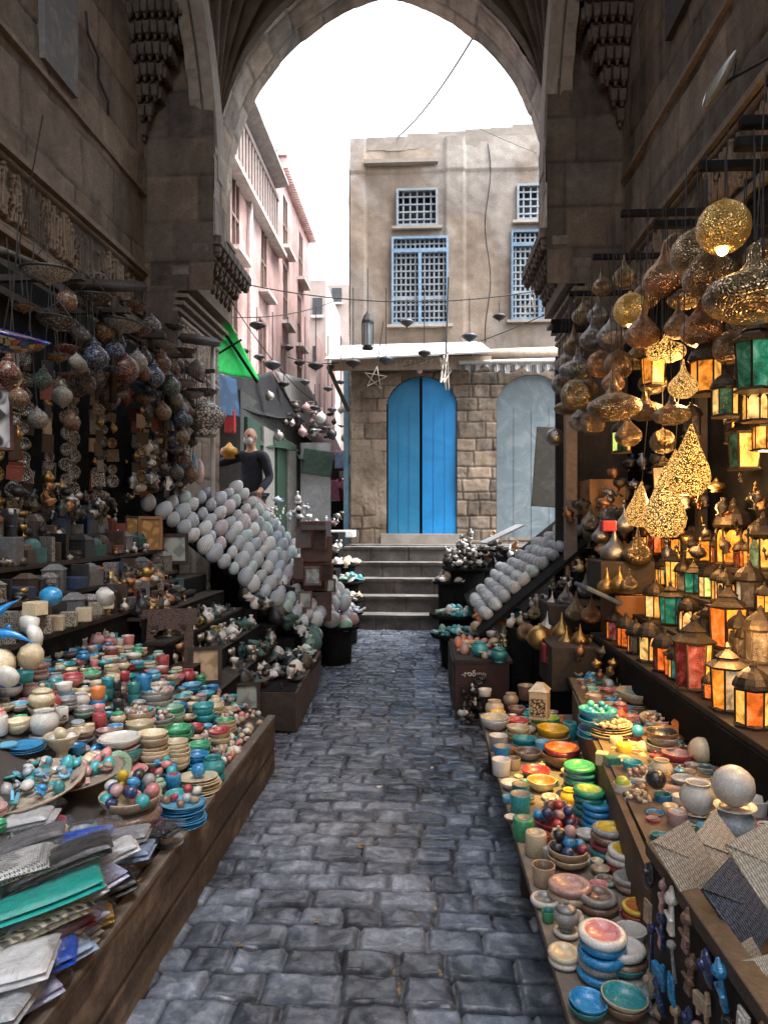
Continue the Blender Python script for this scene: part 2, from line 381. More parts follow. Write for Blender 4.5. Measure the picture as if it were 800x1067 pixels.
# ---- gate: side walls, piers, arch, fluted vault; mir() reflects across the gate's middle
XC = -.455
def mir(s, x): return x if s < 0 else 2 * XC - x
def SP_(): return MATS['stone_plain']
for s in (-1, 1):
    xw = -2.93 if s < 0 else 2.04
    nn = (-s, 0, 0)
    o = mesh = sheet('side_wall', (xw, -1.5, 4.15), (0, 1, 0), (0, 0, 1), nn, 8.7, 5.2, .025, masonry((.36, .5), (.5, .95), .016, 100 + s, plaster=.36, rough=.05))
    wall = thing('gate_side_wall', o, STONE, ('tall weathered sandstone wall with carved band behind the dim ornament stall' if s < 0 else 'tall weathered sandstone wall with carved band behind the lit brass lamps'), 'wall', 'gate passage side walls')
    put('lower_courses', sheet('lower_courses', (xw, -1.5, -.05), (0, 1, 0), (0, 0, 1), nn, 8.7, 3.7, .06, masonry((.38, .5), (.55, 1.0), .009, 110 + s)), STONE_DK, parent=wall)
    put('inscription_band', sheet('inscription_band', (xw - s * .012, -1.5, 3.62), (0, 1, 0), (0, 0, 1), nn, 8.7, .54, .0085, inscription(120 + s, .034)), STONE, parent=wall)
    bm = bmesh.new()
    add_box(bm, (xw - s * .03, 2.85, 4.19), (.09, 8.68, .05)); add_box(bm, (xw - s * .025, 2.85, 3.6), (.08, 8.68, .045)); add_box(bm, (xw - s * .02, 2.85, 5.02), (.06, 8.68, .04))
    put('string_course', mesh_bm('string_course', bm), M('stone_plain', (.17, .13, .10), .85, c2=(.25, .20, .155), scale=6, bump=.4), parent=wall)
    put('unseen_wall', box_mesh(None, (.2, 7.0, 8.2)), SP_(), loc=(xw + s * .1, -5.0, 4.05), parent=wall)  # unseen wall run behind the camera, added to hold back sky light
    SP = MATS['stone_plain']
    # blocked window high in the wall
    bm = bmesh.new(); yy, zz_ = (5.45, 5.55) if s < 0 else (5.6, 5.95)
    add_box(bm, (xw - s * .02, yy, zz_), (.08, .52, .85)); put('blocked_window', mesh_bm('blocked_window', bm), GREYP if s < 0 else WOOD_DK, parent=wall)

    # pier
    a, b = sorted((mir(s, -2.98), mir(s, -2.55)))
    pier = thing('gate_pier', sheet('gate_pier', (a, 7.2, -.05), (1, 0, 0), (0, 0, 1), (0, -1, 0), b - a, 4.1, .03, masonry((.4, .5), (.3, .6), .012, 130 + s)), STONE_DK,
                 'carved stone gate pier beside the ' + ('green cloth awning' if s < 0 else 'dark hanging copper lamps'), 'pier', 'gate piers')
    a, b = sorted((mir(s, -2.98), mir(s, -2.17)))
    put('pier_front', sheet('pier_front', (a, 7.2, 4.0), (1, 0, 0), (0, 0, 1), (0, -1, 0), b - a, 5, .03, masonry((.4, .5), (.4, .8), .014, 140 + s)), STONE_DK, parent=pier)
    put('jamb', sheet('jamb', (mir(s, -2.55), 7.2, -.05), (0, 1, 0), (0, 0, 1), nn, 1.45, 3.4, .03, masonry((.35, .45), (.4, .7), .014, 150 + s)), STONE, parent=pier)
    put('inscription_panel', sheet('inscription_panel', (mir(s, -2.545), 7.2, 3.2), (0, 1, 0), (0, 0, 1), nn, 1.4, .55, .0085, inscription(160 + s, .035)), ARCHST, parent=pier)
    bm = bmesh.new()
    for i in range(3): add_box(bm, (mir(s, -2.56 + .03 * i), 7.92, 3.80 + .07 * i), (.08 + .03 * i, 1.48 + .02 * i, .04))
    put('moulding', mesh_bm('moulding', bm), SP, parent=pier)
    put('pier_core', box_mesh(None, (.5, 1.38, 4.1)), SP, loc=(mir(s, -2.83), 7.92, 2.0), parent=pier)
    put('pier_core', box_mesh(None, (.72, 1.36, 5.2)), SP, loc=(mir(s, -2.75), 7.95, 6.65), parent=pier)
    # muqarnas corbel: rows of drooping cells stepping out
    bm = bmesh.new()
    for k in range(4):
        z = 4.12 + .115 * k; xo = -2.54 + .105 * k; nY = 8
        for i in range(nY):
            y = 7.26 + (i + .5 * (k % 2)) * .17
            c = Vector((mir(s, xo + .02), y, z + .09))
            add_box(bm, c, (.18, .15, .10)); add_box(bm, c + Vector((0, 0, -.08)), (.11, .08, .08), taper=1.35); add_box(bm, c + Vector((-s * .03, 0, -.13)), (.05, .035, .05), taper=1.8)
        add_box(bm, (mir(s, xo - .06), 7.9, z + .06), (.14, 1.3, .16))
    bmesh.ops.bevel(bm, geom=bm.edges[:], offset=.006, segments=1, affect='EDGES')
    put('muqarnas_corbel', mesh_bm('muqarnas_corbel', bm), M('corbel_stone', (.12, .098, .08), .85, c2=(.22, .18, .15), scale=9, bump=.7, bscale=45), parent=pier)
    CB = MATS['corbel_stone']
    # block over the corbel, split by a dark slot
    put('springer_block', sheet('springer_block', (mir(s, -2.17), 7.2, 4.6), (0, 1, 0), (0, 0, 1), nn, .42, .9, .02, masonry((.4, .5), (.5, .8), .01, 170 + s)), ARCHST, parent=pier)
    put('springer_back', sheet('springer_back', (mir(s, -2.36), 7.6, 4.6), (0, 1, 0), (0, 0, 1), nn, .5, 1.5, .03, masonry((.4, .5), (.5, .8), .01, 172 + s)), STONE_DK, parent=pier)
    bm = bmesh.new()
    for i in range(4): add_box(bm, (mir(s, -2.38 + .012 * (i % 2)), 8.3, 4.66 + .1 * i), (.08, .75, .05), rot=None)
    put('arch_moulding', mesh_bm('arch_moulding', bm), CB, parent=pier)

# main pointed arch (soffit + ring), then the fan of flutes on each side
HW, SPR, CC = 1.955, 5.62, .56
RA = HW + CC
def arch_pts(n, z0=4.62, hw=HW, spr=SPR, cc=CC):
    ra = hw + cc; th = math.acos(cc / ra)
    left = [(-hw, z0 + (spr - z0) * i / 8) for i in range(8)] + [(cc - ra * math.cos(th * i / n), spr + ra * math.sin(th * i / n)) for i in range(n + 1)]
    return left + [(-x, z) for x, z in left[::-1][1:]]
pts = np.array(arch_pts(90))
seg = np.r_[0, np.cumsum(np.hypot(*np.diff(pts, axis=0).T))]
tng = np.gradient(pts, axis=0); tng /= np.linalg.norm(tng, axis=1)[:, None]; nrm = np.stack([tng[:, 1], -tng[:, 0]], 1)
nY = 26
Sm, Ym = np.meshgrid(seg, np.linspace(0, .66, nY))
h, t = masonry((.33, .66), (.3, .42), .010, 200, rough=.05)(Sm, Ym)
co = np.stack([XC + pts[None, :, 0] + nrm[None, :, 0] * h, 8.0 + Ym, pts[None, :, 1] + nrm[None, :, 1] * h], -1)
ARCH = thing('gate_arch', surf('gate_arch', co, t * 1.1), ARCHST, 'tall pointed stone arch framing the bright sky and the blue door', 'arch')
outer = pts.copy()
k = np.linspace(0, 1, 14)
for nm, y, fl in (('outer_face', 8.66, False), ('inner_face', 8.0, True)):
    tgt = np.stack([np.where(pts[:, 0] < 0, np.minimum(pts[:, 0] - .5, -2.3), np.maximum(pts[:, 0] + .5, 2.3)), np.full(len(pts), 10.)], 1)
    tgt[:, 1] = np.where(np.abs(pts[:, 0]) >= HW - .01, pts[:, 1], 10.)
    co = pts[None] * (1 - k[:, None, None]) + tgt[None] * k[:, None, None]
    co = np.stack([XC + co[..., 0], np.full(co.shape[:2], y), co[..., 1]], -1)
    put(nm, surf(nm, co, np.full(co.shape[:2], .8), fl), ARCHST, parent=ARCH)
NT, NS = 50, 90
tt_ = np.linspace(0, 1, NT); ss_ = np.linspace(0, 1, NS)
Sg, Tg = np.meshgrid(ss_, tt_)
thm = math.acos(CC / RA)
Ax = CC - RA * np.cos(thm * Tg); Az = SPR + RA * np.sin(thm * Tg); Ay = np.full_like(Tg, 8.02)
thB = R(80) * Tg; RB = 2.5
By = 7.32 - RB * (1 - np.cos(thB)) * 1.15; Bz = 5.25 + RB * np.sin(thB); Bx = np.full_like(Tg, 2.17 + XC) * 0 - (2.19 + XC)
for s in (-1, 1):
    X = Ax * (1 - Sg) + Bx * Sg; Y = Ay * (1 - Sg) + By * Sg; Z = Az * (1 - Sg) + Bz * Sg
    Z = Z + .55 * Tg * np.sin(PI * Sg) ; Y = Y + .25 * np.sin(PI * Sg) * Tg
    fl = np.abs(np.sin(PI * 6 * Sg)) * (.04 + .30 * Tg)
    n = fnoise(Sg * 2, Tg * 3, 4, 222, 4)
    X = X - fl * .5 + (n - .5) * .03; Z = Z + fl * .8
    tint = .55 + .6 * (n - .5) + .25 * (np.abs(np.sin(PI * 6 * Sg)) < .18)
    co = np.stack([XC + X if s < 0 else XC - X, Y, Z], -1)
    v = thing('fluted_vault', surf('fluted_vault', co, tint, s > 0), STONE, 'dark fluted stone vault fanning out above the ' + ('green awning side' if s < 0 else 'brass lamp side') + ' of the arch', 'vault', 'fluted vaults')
    # side arch rib that bounds the flutes
    bm = bmesh.new(); rings = []
    for i in range(41):
        th = R(80) * i / 40; y = 7.30 - RB * (1 - math.cos(th)) * 1.15; z = 5.2 + RB * math.sin(th)
        ny, nz = math.cos(th), -math.sin(th)
        j = .02 * math.sin(i * 1.9) * (i > 3)
        q = []
        for x, r_ in ((-2.42, .02 + j), (-2.30, 0), (-2.295, .06), (-2.275, .06), (-2.27, 0), (-2.15, 0), (-2.15, .26), (-2.42, .26)):
            q.append(bm.verts.new((mir(s, x), y + ny * r_, z - nz * r_)))
        rings.append(q)
    for A_, B_ in zip(rings, rings[1:]):
        for i in range(8): bm.faces.new((A_[i], A_[(i + 1) % 8], B_[(i + 1) % 8], B_[i]))
    bm.faces.new(rings[0]); bm.faces.new(rings[-1][::-1]); bmesh.ops.recalc_face_normals(bm, faces=bm.faces[:])
    put('side_rib', mesh_bm('side_rib', bm), M('rib_stone', (.30, .26, .22), .85, c2=(.40, .35, .30), scale=5, bump=.5), parent=v)
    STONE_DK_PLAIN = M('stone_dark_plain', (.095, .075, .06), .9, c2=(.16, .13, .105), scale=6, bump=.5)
    # squinch of carved cells in the corner under the rib
    bm = bmesh.new()
    for k_ in range(8):
        zz = 5.72 + .17 * k_; wx = .09 + .075 * k_; wy = .05 + .06 * k_
        x0_ = mir(s, -2.93); add_box(bm, (x0_ - s * wx / 2, 7.2 - wy / 2, zz), (wx, wy, .10))
        n_ = 1 + k_
        for i in range(n_):
            fx = (i + .5) / n_
            add_box(bm, (x0_ - s * wx * fx, 7.2 - wy + .015 - .03 * math.sin(PI * fx), zz - .075), (wx / n_ * .72, .07, .12), taper=1.25)
            add_box(bm, (x0_ - s * wx * fx, 7.2 - wy, zz - .15), (wx / n_ * .28, .035, .06), taper=1.6)
            if k_ > 1: add_box(bm, (x0_ - s * (wx - .01), 7.2 - wy * fx, zz - .075), (.06, wy / n_ * .7, .12), taper=1.25)
    bmesh.ops.bevel(bm, geom=bm.edges[:], offset=.008, segments=1, affect='EDGES')
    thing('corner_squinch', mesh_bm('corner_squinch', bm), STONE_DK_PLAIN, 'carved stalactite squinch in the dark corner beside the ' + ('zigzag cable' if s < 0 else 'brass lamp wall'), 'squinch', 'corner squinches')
struct('unseen_roof', box_mesh(None, (5.6, 6.5, .2)), STONE_DK_PLAIN, loc=(XC, 5.45, 9.2))
struct('unseen_roof', box_mesh(None, (5.6, 4.6, .2)), STONE_DK_PLAIN, loc=(XC, -6.2, 8.2))  # unseen roof behind the camera, added to cut down sky light

# zigzag cable on the side wall
pts_ = [PX(x, y, -2.88) for x, y in ((90, 12), (92, 35), (103, 60), (103, 82), (113, 105), (113, 120))]
thing('wall_cable', tube_mesh('wall_cable', pts_, .012, 5), CABLE, 'black cable zigzagging down the upper sandstone wall', 'cable')

# ------------------------------------------------------------------ facing building with the blue door
YF = 13.0
def PF(px, py, y=YF): p = P(px, py, y); return p.x, p.z
FX0 = PF(365, 400)[0]
up_holes = {}
def rect(px0, py0, px1, py1, y=YF):
    x0, z1 = PF(px0, py0, y); x1, z0 = PF(px1, py1, y); return x0, z0, x1, z1
WIN = [rect(413, 198, 456, 236), rect(408, 248, 467, 338), rect(538, 193, 563, 230), rect(532, 241, 592, 333)]
W4 = list(WIN[2]); W4[2] = W4[0] + (WIN[0][2] - WIN[0][0]); WIN[2] = tuple(W4)
Z0U = PF(400, 366)[1]
ZT = PF(365, 147)[1]
def facade(Um, Vm):
    n = fnoise(Um, Vm, 1.4, 301, 5); n2 = fnoise(Um, Vm, 9, 305, 4); st = fnoise(Um * 4, Vm * .35, 2.2, 307, 4)
    pil = ((Um < .28) | (np.abs(Um - 1.95) < .18)) * .05
    lost = np.clip((fnoise(Um, Vm, .9, 309, 4) - .52) * 12, 0, 1)
    ht = Vm.max()
    top = (Vm > ht - .62) * .03
    t = .88 + .6 * (n - .5) + .25 * (n2 - .5) + .35 * (st - .5)
    tt = t[..., None] * (np.array([1, 1, 1]) * (1 - lost[..., None]) + np.array([1.0, .90, .80]) * .88 * lost[..., None])
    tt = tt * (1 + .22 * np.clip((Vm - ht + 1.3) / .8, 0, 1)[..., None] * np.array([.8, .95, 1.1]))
    h = (n - .5) * .05 + (n2 - .5) * .012 + pil + top - lost * .012
    return h, np.clip(tt, .25, 1.5)
def in_any(rs, x0, z0):
    def f(u, v):
        m = np.zeros(u.shape, bool)
        for r in rs: m |= (u + x0 > r[0]) & (u + x0 < r[2]) & (v + z0 > r[1]) & (v + z0 < r[3])
        return m
    return f
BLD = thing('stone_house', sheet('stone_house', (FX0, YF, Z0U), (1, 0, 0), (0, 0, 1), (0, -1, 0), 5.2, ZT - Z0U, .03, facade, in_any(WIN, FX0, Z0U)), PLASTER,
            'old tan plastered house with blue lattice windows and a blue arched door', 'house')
# ragged parapet
bm = bmesh.new(); rg = random.Random(3); x = FX0
while x < 3.8:
    w = rg.uniform(.25, .5); add_box(bm, (x + w / 2, YF + .12, ZT - .11 + .028 * (x - FX0) + rg.uniform(0, .03)), (w, .3, .22 + .06 * (x - FX0))); x += w
put('parapet', mesh_bm('parapet', bm), M('plaster_top', (.31, .27, .23), .9, c2=(.40, .35, .31), scale=3, bump=.5), parent=BLD)
put('side_face', sheet('side_face', (FX0, YF, 1.1), (0, 1, 0), (0, 0, 1), (-1, 0, 0), 10, ZT - 1.1, .12, masonry((.3, .4), (.4, .7), .02, 330, plaster=.6)), PLASTER, parent=BLD)
put('roof', box_mesh(None, (5.2, 10, .1)), DIRT, loc=(FX0 + 2.62, YF + 5.02, ZT - .15), parent=BLD)
put('back_wall', box_mesh(None, (5.1, .1, 7)), DIRT, loc=(FX0 + 2.62, YF + 1.2, 4.9), parent=BLD)
bm = bmesh.new(); x0, z0 = PF(380, 172); x1, _ = PF(456, 172)
add_box(bm, ((x0 + x1) / 2, YF - .06, z0), (x1 - x0, .16, .07)); put('cornice_strip', mesh_bm('cornice_strip', bm), MATS['plaster_top'], parent=BLD)
BLUEF = M('blue_frame', (.15, .24, .34), .7, c2=(.28, .36, .44), scale=5, bump=.3)
PALEF = M('pale_lattice', (.24, .28, .32), .6, c2=(.38, .42, .45), scale=7)
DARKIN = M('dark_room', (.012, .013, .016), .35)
def lattice_window(r, nx, rows, blue_parts, label, split=None):
    x0, z0, x1, z1 = r; w, hh = x1 - x0, z1 - z0
    bm = bmesh.new(); t = .04
    for c, s_ in (((x0 + t / 2, YF - .015, (z0 + z1) / 2), (t, .10, hh)), ((x1 - t / 2, YF - .015, (z0 + z1) / 2), (t, .10, hh)), (((x0 + x1) / 2, YF - .015, z0 + t / 2), (w - 2 * t, .098, t)), (((x0 + x1) / 2, YF - .015, z1 - t / 2), (w - 2 * t, .098, t))):
        add_box(bm, c, s_)
    if split:
        add_box(bm, ((x0 + x1) / 2, YF - .02, (z0 + z1 * 1) / 2 - hh * split / 2), (.06, .09, hh * (1 - split) - t)); add_box(bm, ((x0 + x1) / 2, YF - .02, z1 - hh * split), (w - 2 * t, .095, .07))
    f = put('window_frame', mesh_bm('window_frame', bm), BLUEF if split else PALEF, parent=BLD)
    bm = bmesh.new()
    for i in range(1, nx): add_box(bm, (x0 + w * i / nx, YF + .012, (z0 + z1) / 2), (.028, .03, hh - t))
    for j in range(1, rows): add_box(bm, ((x0 + x1) / 2, YF + .006, z0 + hh * j / rows), (w - t, .03, .028 if (not split or j != int(rows * .38)) else .07))
    put('lattice', mesh_bm('lattice', bm), PALEF, parent=f)
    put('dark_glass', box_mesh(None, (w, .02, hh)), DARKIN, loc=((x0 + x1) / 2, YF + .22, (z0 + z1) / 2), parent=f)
    bm = bmesh.new(); tk = .08
    add_box(bm, (x0 - .005, YF + .13, (z0 + z1) / 2), (.03, .2, hh)); add_box(bm, (x1 + .005, YF + .13, (z0 + z1) / 2), (.03, .2, hh)); add_box(bm, ((x0 + x1) / 2, YF + .13, z1 + .01), (w, .2, .03)); add_box(bm, ((x0 + x1) / 2, YF + .06, z0 - .03), (w + .16, .3, .05))
    put('reveal', mesh_bm('reveal', bm), MATS['plaster_top'], parent=f)
lattice_window(WIN[0], 6, 5, 0, '')
lattice_window(WIN[1], 12, 13, 0, '', .16)
lattice_window(WIN[2], 6, 5, 0, '')
lattice_window(WIN[3], 12, 13, 0, '', .16)
# lower storey in rough blocks with two arched openings
YL = 12.8
D1 = rect(403, 393, 476.5, 556.5, YL); D2 = rect(517, 391, 592, 560, YL)
def arch_hole(ds, x0, z0, squash=.9):
    def f(u, v):
        m = np.zeros(u.shape, bool)
        for d in ds:
            hw = (d[2] - d[0]) / 2; cx = (d[0] + d[2]) / 2; sp = d[3] - hw * squash
            X = np.abs(u + x0 - cx); Z = v + z0
            m |= (X < hw) & (Z > d[1]) & ((Z < sp) | (((Z - sp) / (hw * squash)) ** 2 + (X / hw) ** 2 < 1))
        return m
    return f
LX0 = P(366, 500, YL).x; LZ1 = PF(400, 372, YL)[1]
lower = put('lower_wall', sheet('lower_wall', (LX0, YL, 1.13), (1, 0, 0), (0, 0, 1), (0, -1, 0), 4.6, LZ1 - 1.13, .018, masonry((.15, .30), (.22, .52), .026, 340, plaster=.5, rough=.11), arch_hole([D1, D2], LX0, 1.13)), BLOCKY, parent=BLD)
put('lower_side', sheet('lower_side', (LX0, YL, 1.13), (0, 1, 0), (0, 0, 1), (-1, 0, 0), .25, LZ1 - 1.13, .03, masonry((.18, .30), (.25, .5), .03, 341)), BLOCKY, parent=BLD)
put('door_sill', box_mesh(None, (1.5, .3, .19), .01), MATS['plaster_top'], loc=((D1[0] + D1[2]) / 2, YL + .06, D1[1] - .09), parent=BLD)
def arched_leaf(key, x0, x1, d, side, thick=.05, squash=.9, planks=0):
    """One door leaf between x0 and x1 under the arch of opening d."""
    hw = (d[2] - d[0]) / 2; cx = (d[0] + d[2]) / 2; sp = d[3] - hw * squash
    bm = bmesh.new(); n = 16; prof = []
    for i in range(n + 1):
        x = x0 + (x1 - x0) * i / n; q = max(0, 1 - ((x - cx) / hw) ** 2); prof.append((x, sp + hw * squash * math.sqrt(q)))
    vs = [(x0, d[1])] + prof + [(x1, d[1])]
    f = [bm.verts.new((x, 0, z)) for x, z in vs]; face = bm.faces.new(f)
    r = bmesh.ops.extrude_face_region(bm, geom=[face])
    for v in r['geom']:
        if isinstance(v, bmesh.types.BMVert): v.co.y += thick
    bmesh.ops.recalc_face_normals(bm, faces=bm.faces[:])
    if planks:
        for i in range(1, planks): add_box(bm, (x0 + (x1 - x0) * i / planks, -.003, (d[1] + sp) / 2), (.007 if planks == 3 else .012, .010, sp - d[1] - .02))
    return mesh_bm(key, bm)
BLUED = M('blue_door', (.008, .225, .54), .42, c2=(.015, .27, .62), scale=1.5, spread=.3, bump=.08, bscale=8)
BLUED2 = M('blue_door_dull', (.012, .20, .40), .48, c2=(.03, .24, .45), scale=1.5, bump=.08, bscale=8)
GREYD = M('grey_door', (.17, .215, .235), .65, c2=(.27, .31, .32), scale=3, bump=.3, bscale=30)
mid = PF(438.5, 500, YL)[0]
dl = put('door', arched_leaf('door_leaf_dull', D1[0] + .02, mid - .025, D1, 0, planks=3), BLUED2, loc=(0, YL + .06, 0), parent=BLD); dl['label'] = 'duller blue door leaf'
dr = put('door', arched_leaf('door_leaf_bright', mid + .025, D1[2] - .02, D1, 0, planks=3), BLUED, loc=(0, YL + .04, 0), parent=BLD); dr['label'] = 'bright blue door leaf'
put('handle', box_mesh(None, (.03, .05, .16), .008), IRON, loc=(mid + .09, YL + .02, 2.5), parent=dr); put('hasp', box_mesh(None, (.16, .03, .04), .005), IRON, loc=(mid + .02, YL + .025, 2.72), parent=dr)
bm = bmesh.new()
for z in (1.75, 2.5, 3.3, 3.9):
    for x in (D1[0] + .03, D1[2] - .03): add_box(bm, (x, YL + .02, z), (.03, .05, .12))
put('hinges', mesh_bm('hinges', bm), IRON, parent=dr)
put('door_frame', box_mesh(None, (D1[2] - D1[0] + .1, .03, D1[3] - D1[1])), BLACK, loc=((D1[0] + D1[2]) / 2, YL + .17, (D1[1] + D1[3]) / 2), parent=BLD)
gd = put('door', arched_leaf('grey_door', D2[0] + .01, D2[2] - .01, D2, 0, planks=4), GREYD, loc=(0, YL + .07, 0), parent=BLD); gd['label'] = 'weathered grey plank door'
# bulb over the blue door
x, z = PF(437, 388, YL)
put('door_lamp', LM('globe', [(.001, -1), (.5, -.86), (.86, -.5), (1, 0), (.86, .5), (.5, .86), (.001, 1)], 14), WHITEP, loc=(x, YL - .12, z), scale=.05, parent=BLD)

# white sheet-metal canopy, fascia with worn letters, bracket
def quad_slab(name, ps, th, mat, parent=None, **kw):
    bm = bmesh.new(); v = [bm.verts.new(p) for p in ps]; f = bm.faces.new(v)
    nrm_ = (Vector(ps[1]) - Vector(ps[0])).cross(Vector(ps[2]) - Vector(ps[0])).normalized()
    r = bmesh.ops.extrude_face_region(bm, geom=[f])
    for q in r['geom']:
        if isinstance(q, bmesh.types.BMVert): q.co -= nrm_ * th
    bmesh.ops.recalc_face_normals(bm, faces=bm.faces[:])
    return mesh_bm(name, bm)
cp = quad_slab('metal_canopy', [P(338, 374, 12.0), P(513, 366, 12.0), P(500, 356, 12.78), P(352, 360, 12.78)], .03, None)
CAN = thing('metal_canopy', cp, WHITEP, 'white sheet metal canopy over the blue door', 'canopy')
bm = bmesh.new(); p0, p1 = P(345, 380, 12.35), P(512, 374, 12.35)
add_box(bm, ((p0.x + p1.x) / 2, 12.4, (p0.z + p1.z) / 2 - .02), (p1.x - p0.x, .06, .22)); put('fascia_board', mesh_bm('fascia_board', bm), M('fascia', (.36, .27, .2), .8, c2=(.46, .37, .29), scale=5, bump=.3), parent=CAN)
bm = bmesh.new(); rg = random.Random(12); pz = P(440, 377, 12.36).z
xx = P(412, 377, 12.36).x
while xx < P(452, 377, 12.36).x:              # worn painted letters
    k = rg.random(); hgt = .075
    add_box(bm, (xx, 12.367, pz), (.014, .004, hgt))
    if k < .6: add_box(bm, (xx + .03, 12.367, pz + (hgt / 2 if k < .3 else -hgt / 2) * .8), (.045, .004, .014))
    if k > .4: add_box(bm, (xx + .05, 12.367, pz), (.013, .004, hgt * .9), rot=(0, R(-12 if k > .7 else 0), 0))
    xx += rg.uniform(.075, .10)
put('worn_lettering', mesh_bm('worn_lettering', bm), M('letter_grey', (.55, .5, .45), .8), parent=CAN)
bm = bmesh.new(); a, b, c = P(342, 382, 12.3), P(362, 384, 12.7), P(363, 428, 12.75)
for p, q in ((a, c), (a, b)): add_tube(bm, [p, q], .04, 5)
put('bracket', mesh_bm('bracket', bm), WOOD_DK, parent=CAN)
# rolled awning with tattered valance over the grey door
AW = thing('rolled_awning', tube_mesh('rolled_awning', [P(492, 370, 12.6), P(535, 368, 12.6), P(600, 366, 12.6)], .09, 10), M('canvas_tan', (.5, .4, .3), .9, c2=(.62, .52, .42), bump=.4), 'rolled tan canvas awning with a tattered striped valance over the grey door', 'awning')
put('awning_bar', tube_mesh('awning_bar', [P(478, 378, 12.3), P(610, 374, 12.3)], .035, 8), WHITEP, parent=AW)
bm = bmesh.new(); N_ = 60; rg = random.Random(4); top = []; bot = []
for i in range(N_ + 1):
    p = P(478 + 130 * i / N_, 380, 12.32); d = .07 + rg.uniform(0, .09) + .03 * math.sin(i * .37)
    top.append(bm.verts.new((p.x, 12.32 + .03 * math.sin(i * 1.3), p.z))); bot.append(bm.verts.new((p.x, 12.28 + .05 * math.sin(i * 1.3 + .5), p.z - d)))
for i in range(N_): bm.faces.new((top[i], top[i + 1], bot[i + 1], bot[i]))
va = mesh_bm('valance', bm); m_, nt, bs = new_mat('valance'); wv = node(nt, 'ShaderNodeTexWave', Scale=9.0); wv.bands_direction = 'X'
tc = nt.nodes.new('ShaderNodeTexCoord'); nt.links.new(tc.outputs['Object'], wv.inputs['Vector']); rp = ramp(nt, [(.4, (.24, .225, .21)), (.6, (.09, .09, .095))]); nt.links.new(wv.outputs['Fac'], rp.inputs[0]); nt.links.new(rp.outputs[0], bs.inputs['Base Color'])
vo = put('valance', va, m_, parent=AW); vo.modifiers.new('s', 'SOLIDIFY').thickness = .006
thing('blue_post', box_mesh(None, (.10, .12, 3.3)), M('pale_blue', (.22, .42, .58), .6, c2=(.32, .52, .66), scale=4, bump=.2), 'pale blue painted post standing at the corner of the stone house', 'post', loc=(P(361, 500, 13.2).x, 13.2, 2.8))

# ------------------------------------------------------------------ pink building and the lane
XP = -2.9
pz_top = 9.05
pw = []
for y in (10.75, 12.7, 14.7): pw.append((y, 5.75, .5, 1.25))
for y in (14.7, 16.6): pw.append((y, 7.3, .55, 1.15))
for y in (10.6, 12.6, 14.5, 16.4): pw.append((y, 3.95, .6, 1.3))
for y in (16.4,): pw.append((y, 5.7, .55, 1.2))
def pinkfn(Um, Vm):
    n = fnoise(Um, Vm, 1.2, 401, 5); st = fnoise(Um * 5, Vm * .3, 1.6, 405, 4); n2 = fnoise(Um, Vm, 10, 407, 3)
    low = np.clip((3.2 - Vm) / 1.5, 0, 1)
    t = .95 + .8 * (n - .5) + .7 * (st - .5) + .3 * (n2 - .5)
    pale = np.clip((fnoise(Um, Vm, .7, 409, 4) - .5) * 5, 0, 1)[..., None]
    return (n - .5) * .04 + (n2 - .5) * .008, np.clip(t[..., None] * (1 - pale * .5 + np.array([1.0, 1.25, 1.3]) * pale * .5), .3, 1.5)
def pinkhole(u, v):
    m = np.zeros(u.shape, bool)
    for y, z, w, h_ in pw: m |= (np.abs(u + 9.3 - y) < w / 2) & (v + .9 > z) & (v + .9 < z + h_)
    return m | ((u + 9.3 < 13.5) & (v + .9 > 8.0))
PB = thing('pink_building', sheet('pink_building', (XP, 9.3, .9), (0, 1, 0), (0, 0, 1), (1, 0, 0), 8.6, pz_top - .9, .05, pinkfn, pinkhole), PINK, 'tall faded pink apartment building along the narrow lane', 'building')
put('end_wall', box_mesh(None, (3, .2, 8)), M('pink_plain', (.70, .48, .45), .85), loc=(XP - 1.52, 17.78, 5), parent=PB)
SILL = M('sill', (.66, .6, .57), .8)
for i, (y, z, w, h_) in enumerate(pw):
    bm = bmesh.new(); add_box(bm, (XP - .10, y, z + h_ / 2), (.12, w + .08, h_ + .08))
    f = put('window', mesh_bm('window', bm), M('window_glass', (.035, .035, .04), .3) if i % 3 else M('shutter', (.11, .075, .065), .6), parent=PB)
    bm = bmesh.new()
    for q in (-.5, 0, .5): add_box(bm, (XP - .02, y + q * (w - .05), z + h_ / 2), (.05, .045, h_))
    for q in (0.02, .45, .98): add_box(bm, (XP - .02, y, z + h_ * q), (.045, w, .045))
    put('frame', mesh_bm('frame', bm), M('frame_brown', (.2, .13, .11), .6), parent=f)
    put('sill', box_mesh(None, (.22, w + .3, .07)), SILL, loc=(XP + .06, y, z - .05), parent=f)
# timber gallery and eaves near the top
bm = bmesh.new(); y0, y1 = 10.4, 13.6
for i in range(17): add_box(bm, (XP + .05, y0 + (y1 - y0) * i / 16, 7.45), (.05, .10, .9))
for z in (7.0, 7.9): add_box(bm, (XP + .05, (y0 + y1) / 2, z), (.09, y1 - y0 + .1, .09))
put('timber_gallery', mesh_bm('timber_gallery', bm), M('gallery_wood', (.30, .24, .22), .75, c2=(.40, .33, .30), bump=.3), parent=PB)
put('eaves', box_mesh(None, (.5, 4.1, .09)), M('eaves', (.30, .28, .27), .8), loc=(XP + .05, 11.5, 8.12), rot=(0, R(-8), 0), parent=PB)
put('ledge', box_mesh(None, (.2, 4.0, .08)), SILL, loc=(XP + .08, 12.0, 6.92), parent=PB)
bm = bmesh.new()
for i in range(14): add_box(bm, (XP + .02, 14.0 + i * .28, 9.2), (.18, .14, .34))
add_box(bm, (XP + .04, 15.9, 8.98), (.3, 4.0, .12))
for i in range(34): add_box(bm, (XP + .1, 14.0 + i * .114, 8.80), (.2, .06, .22))
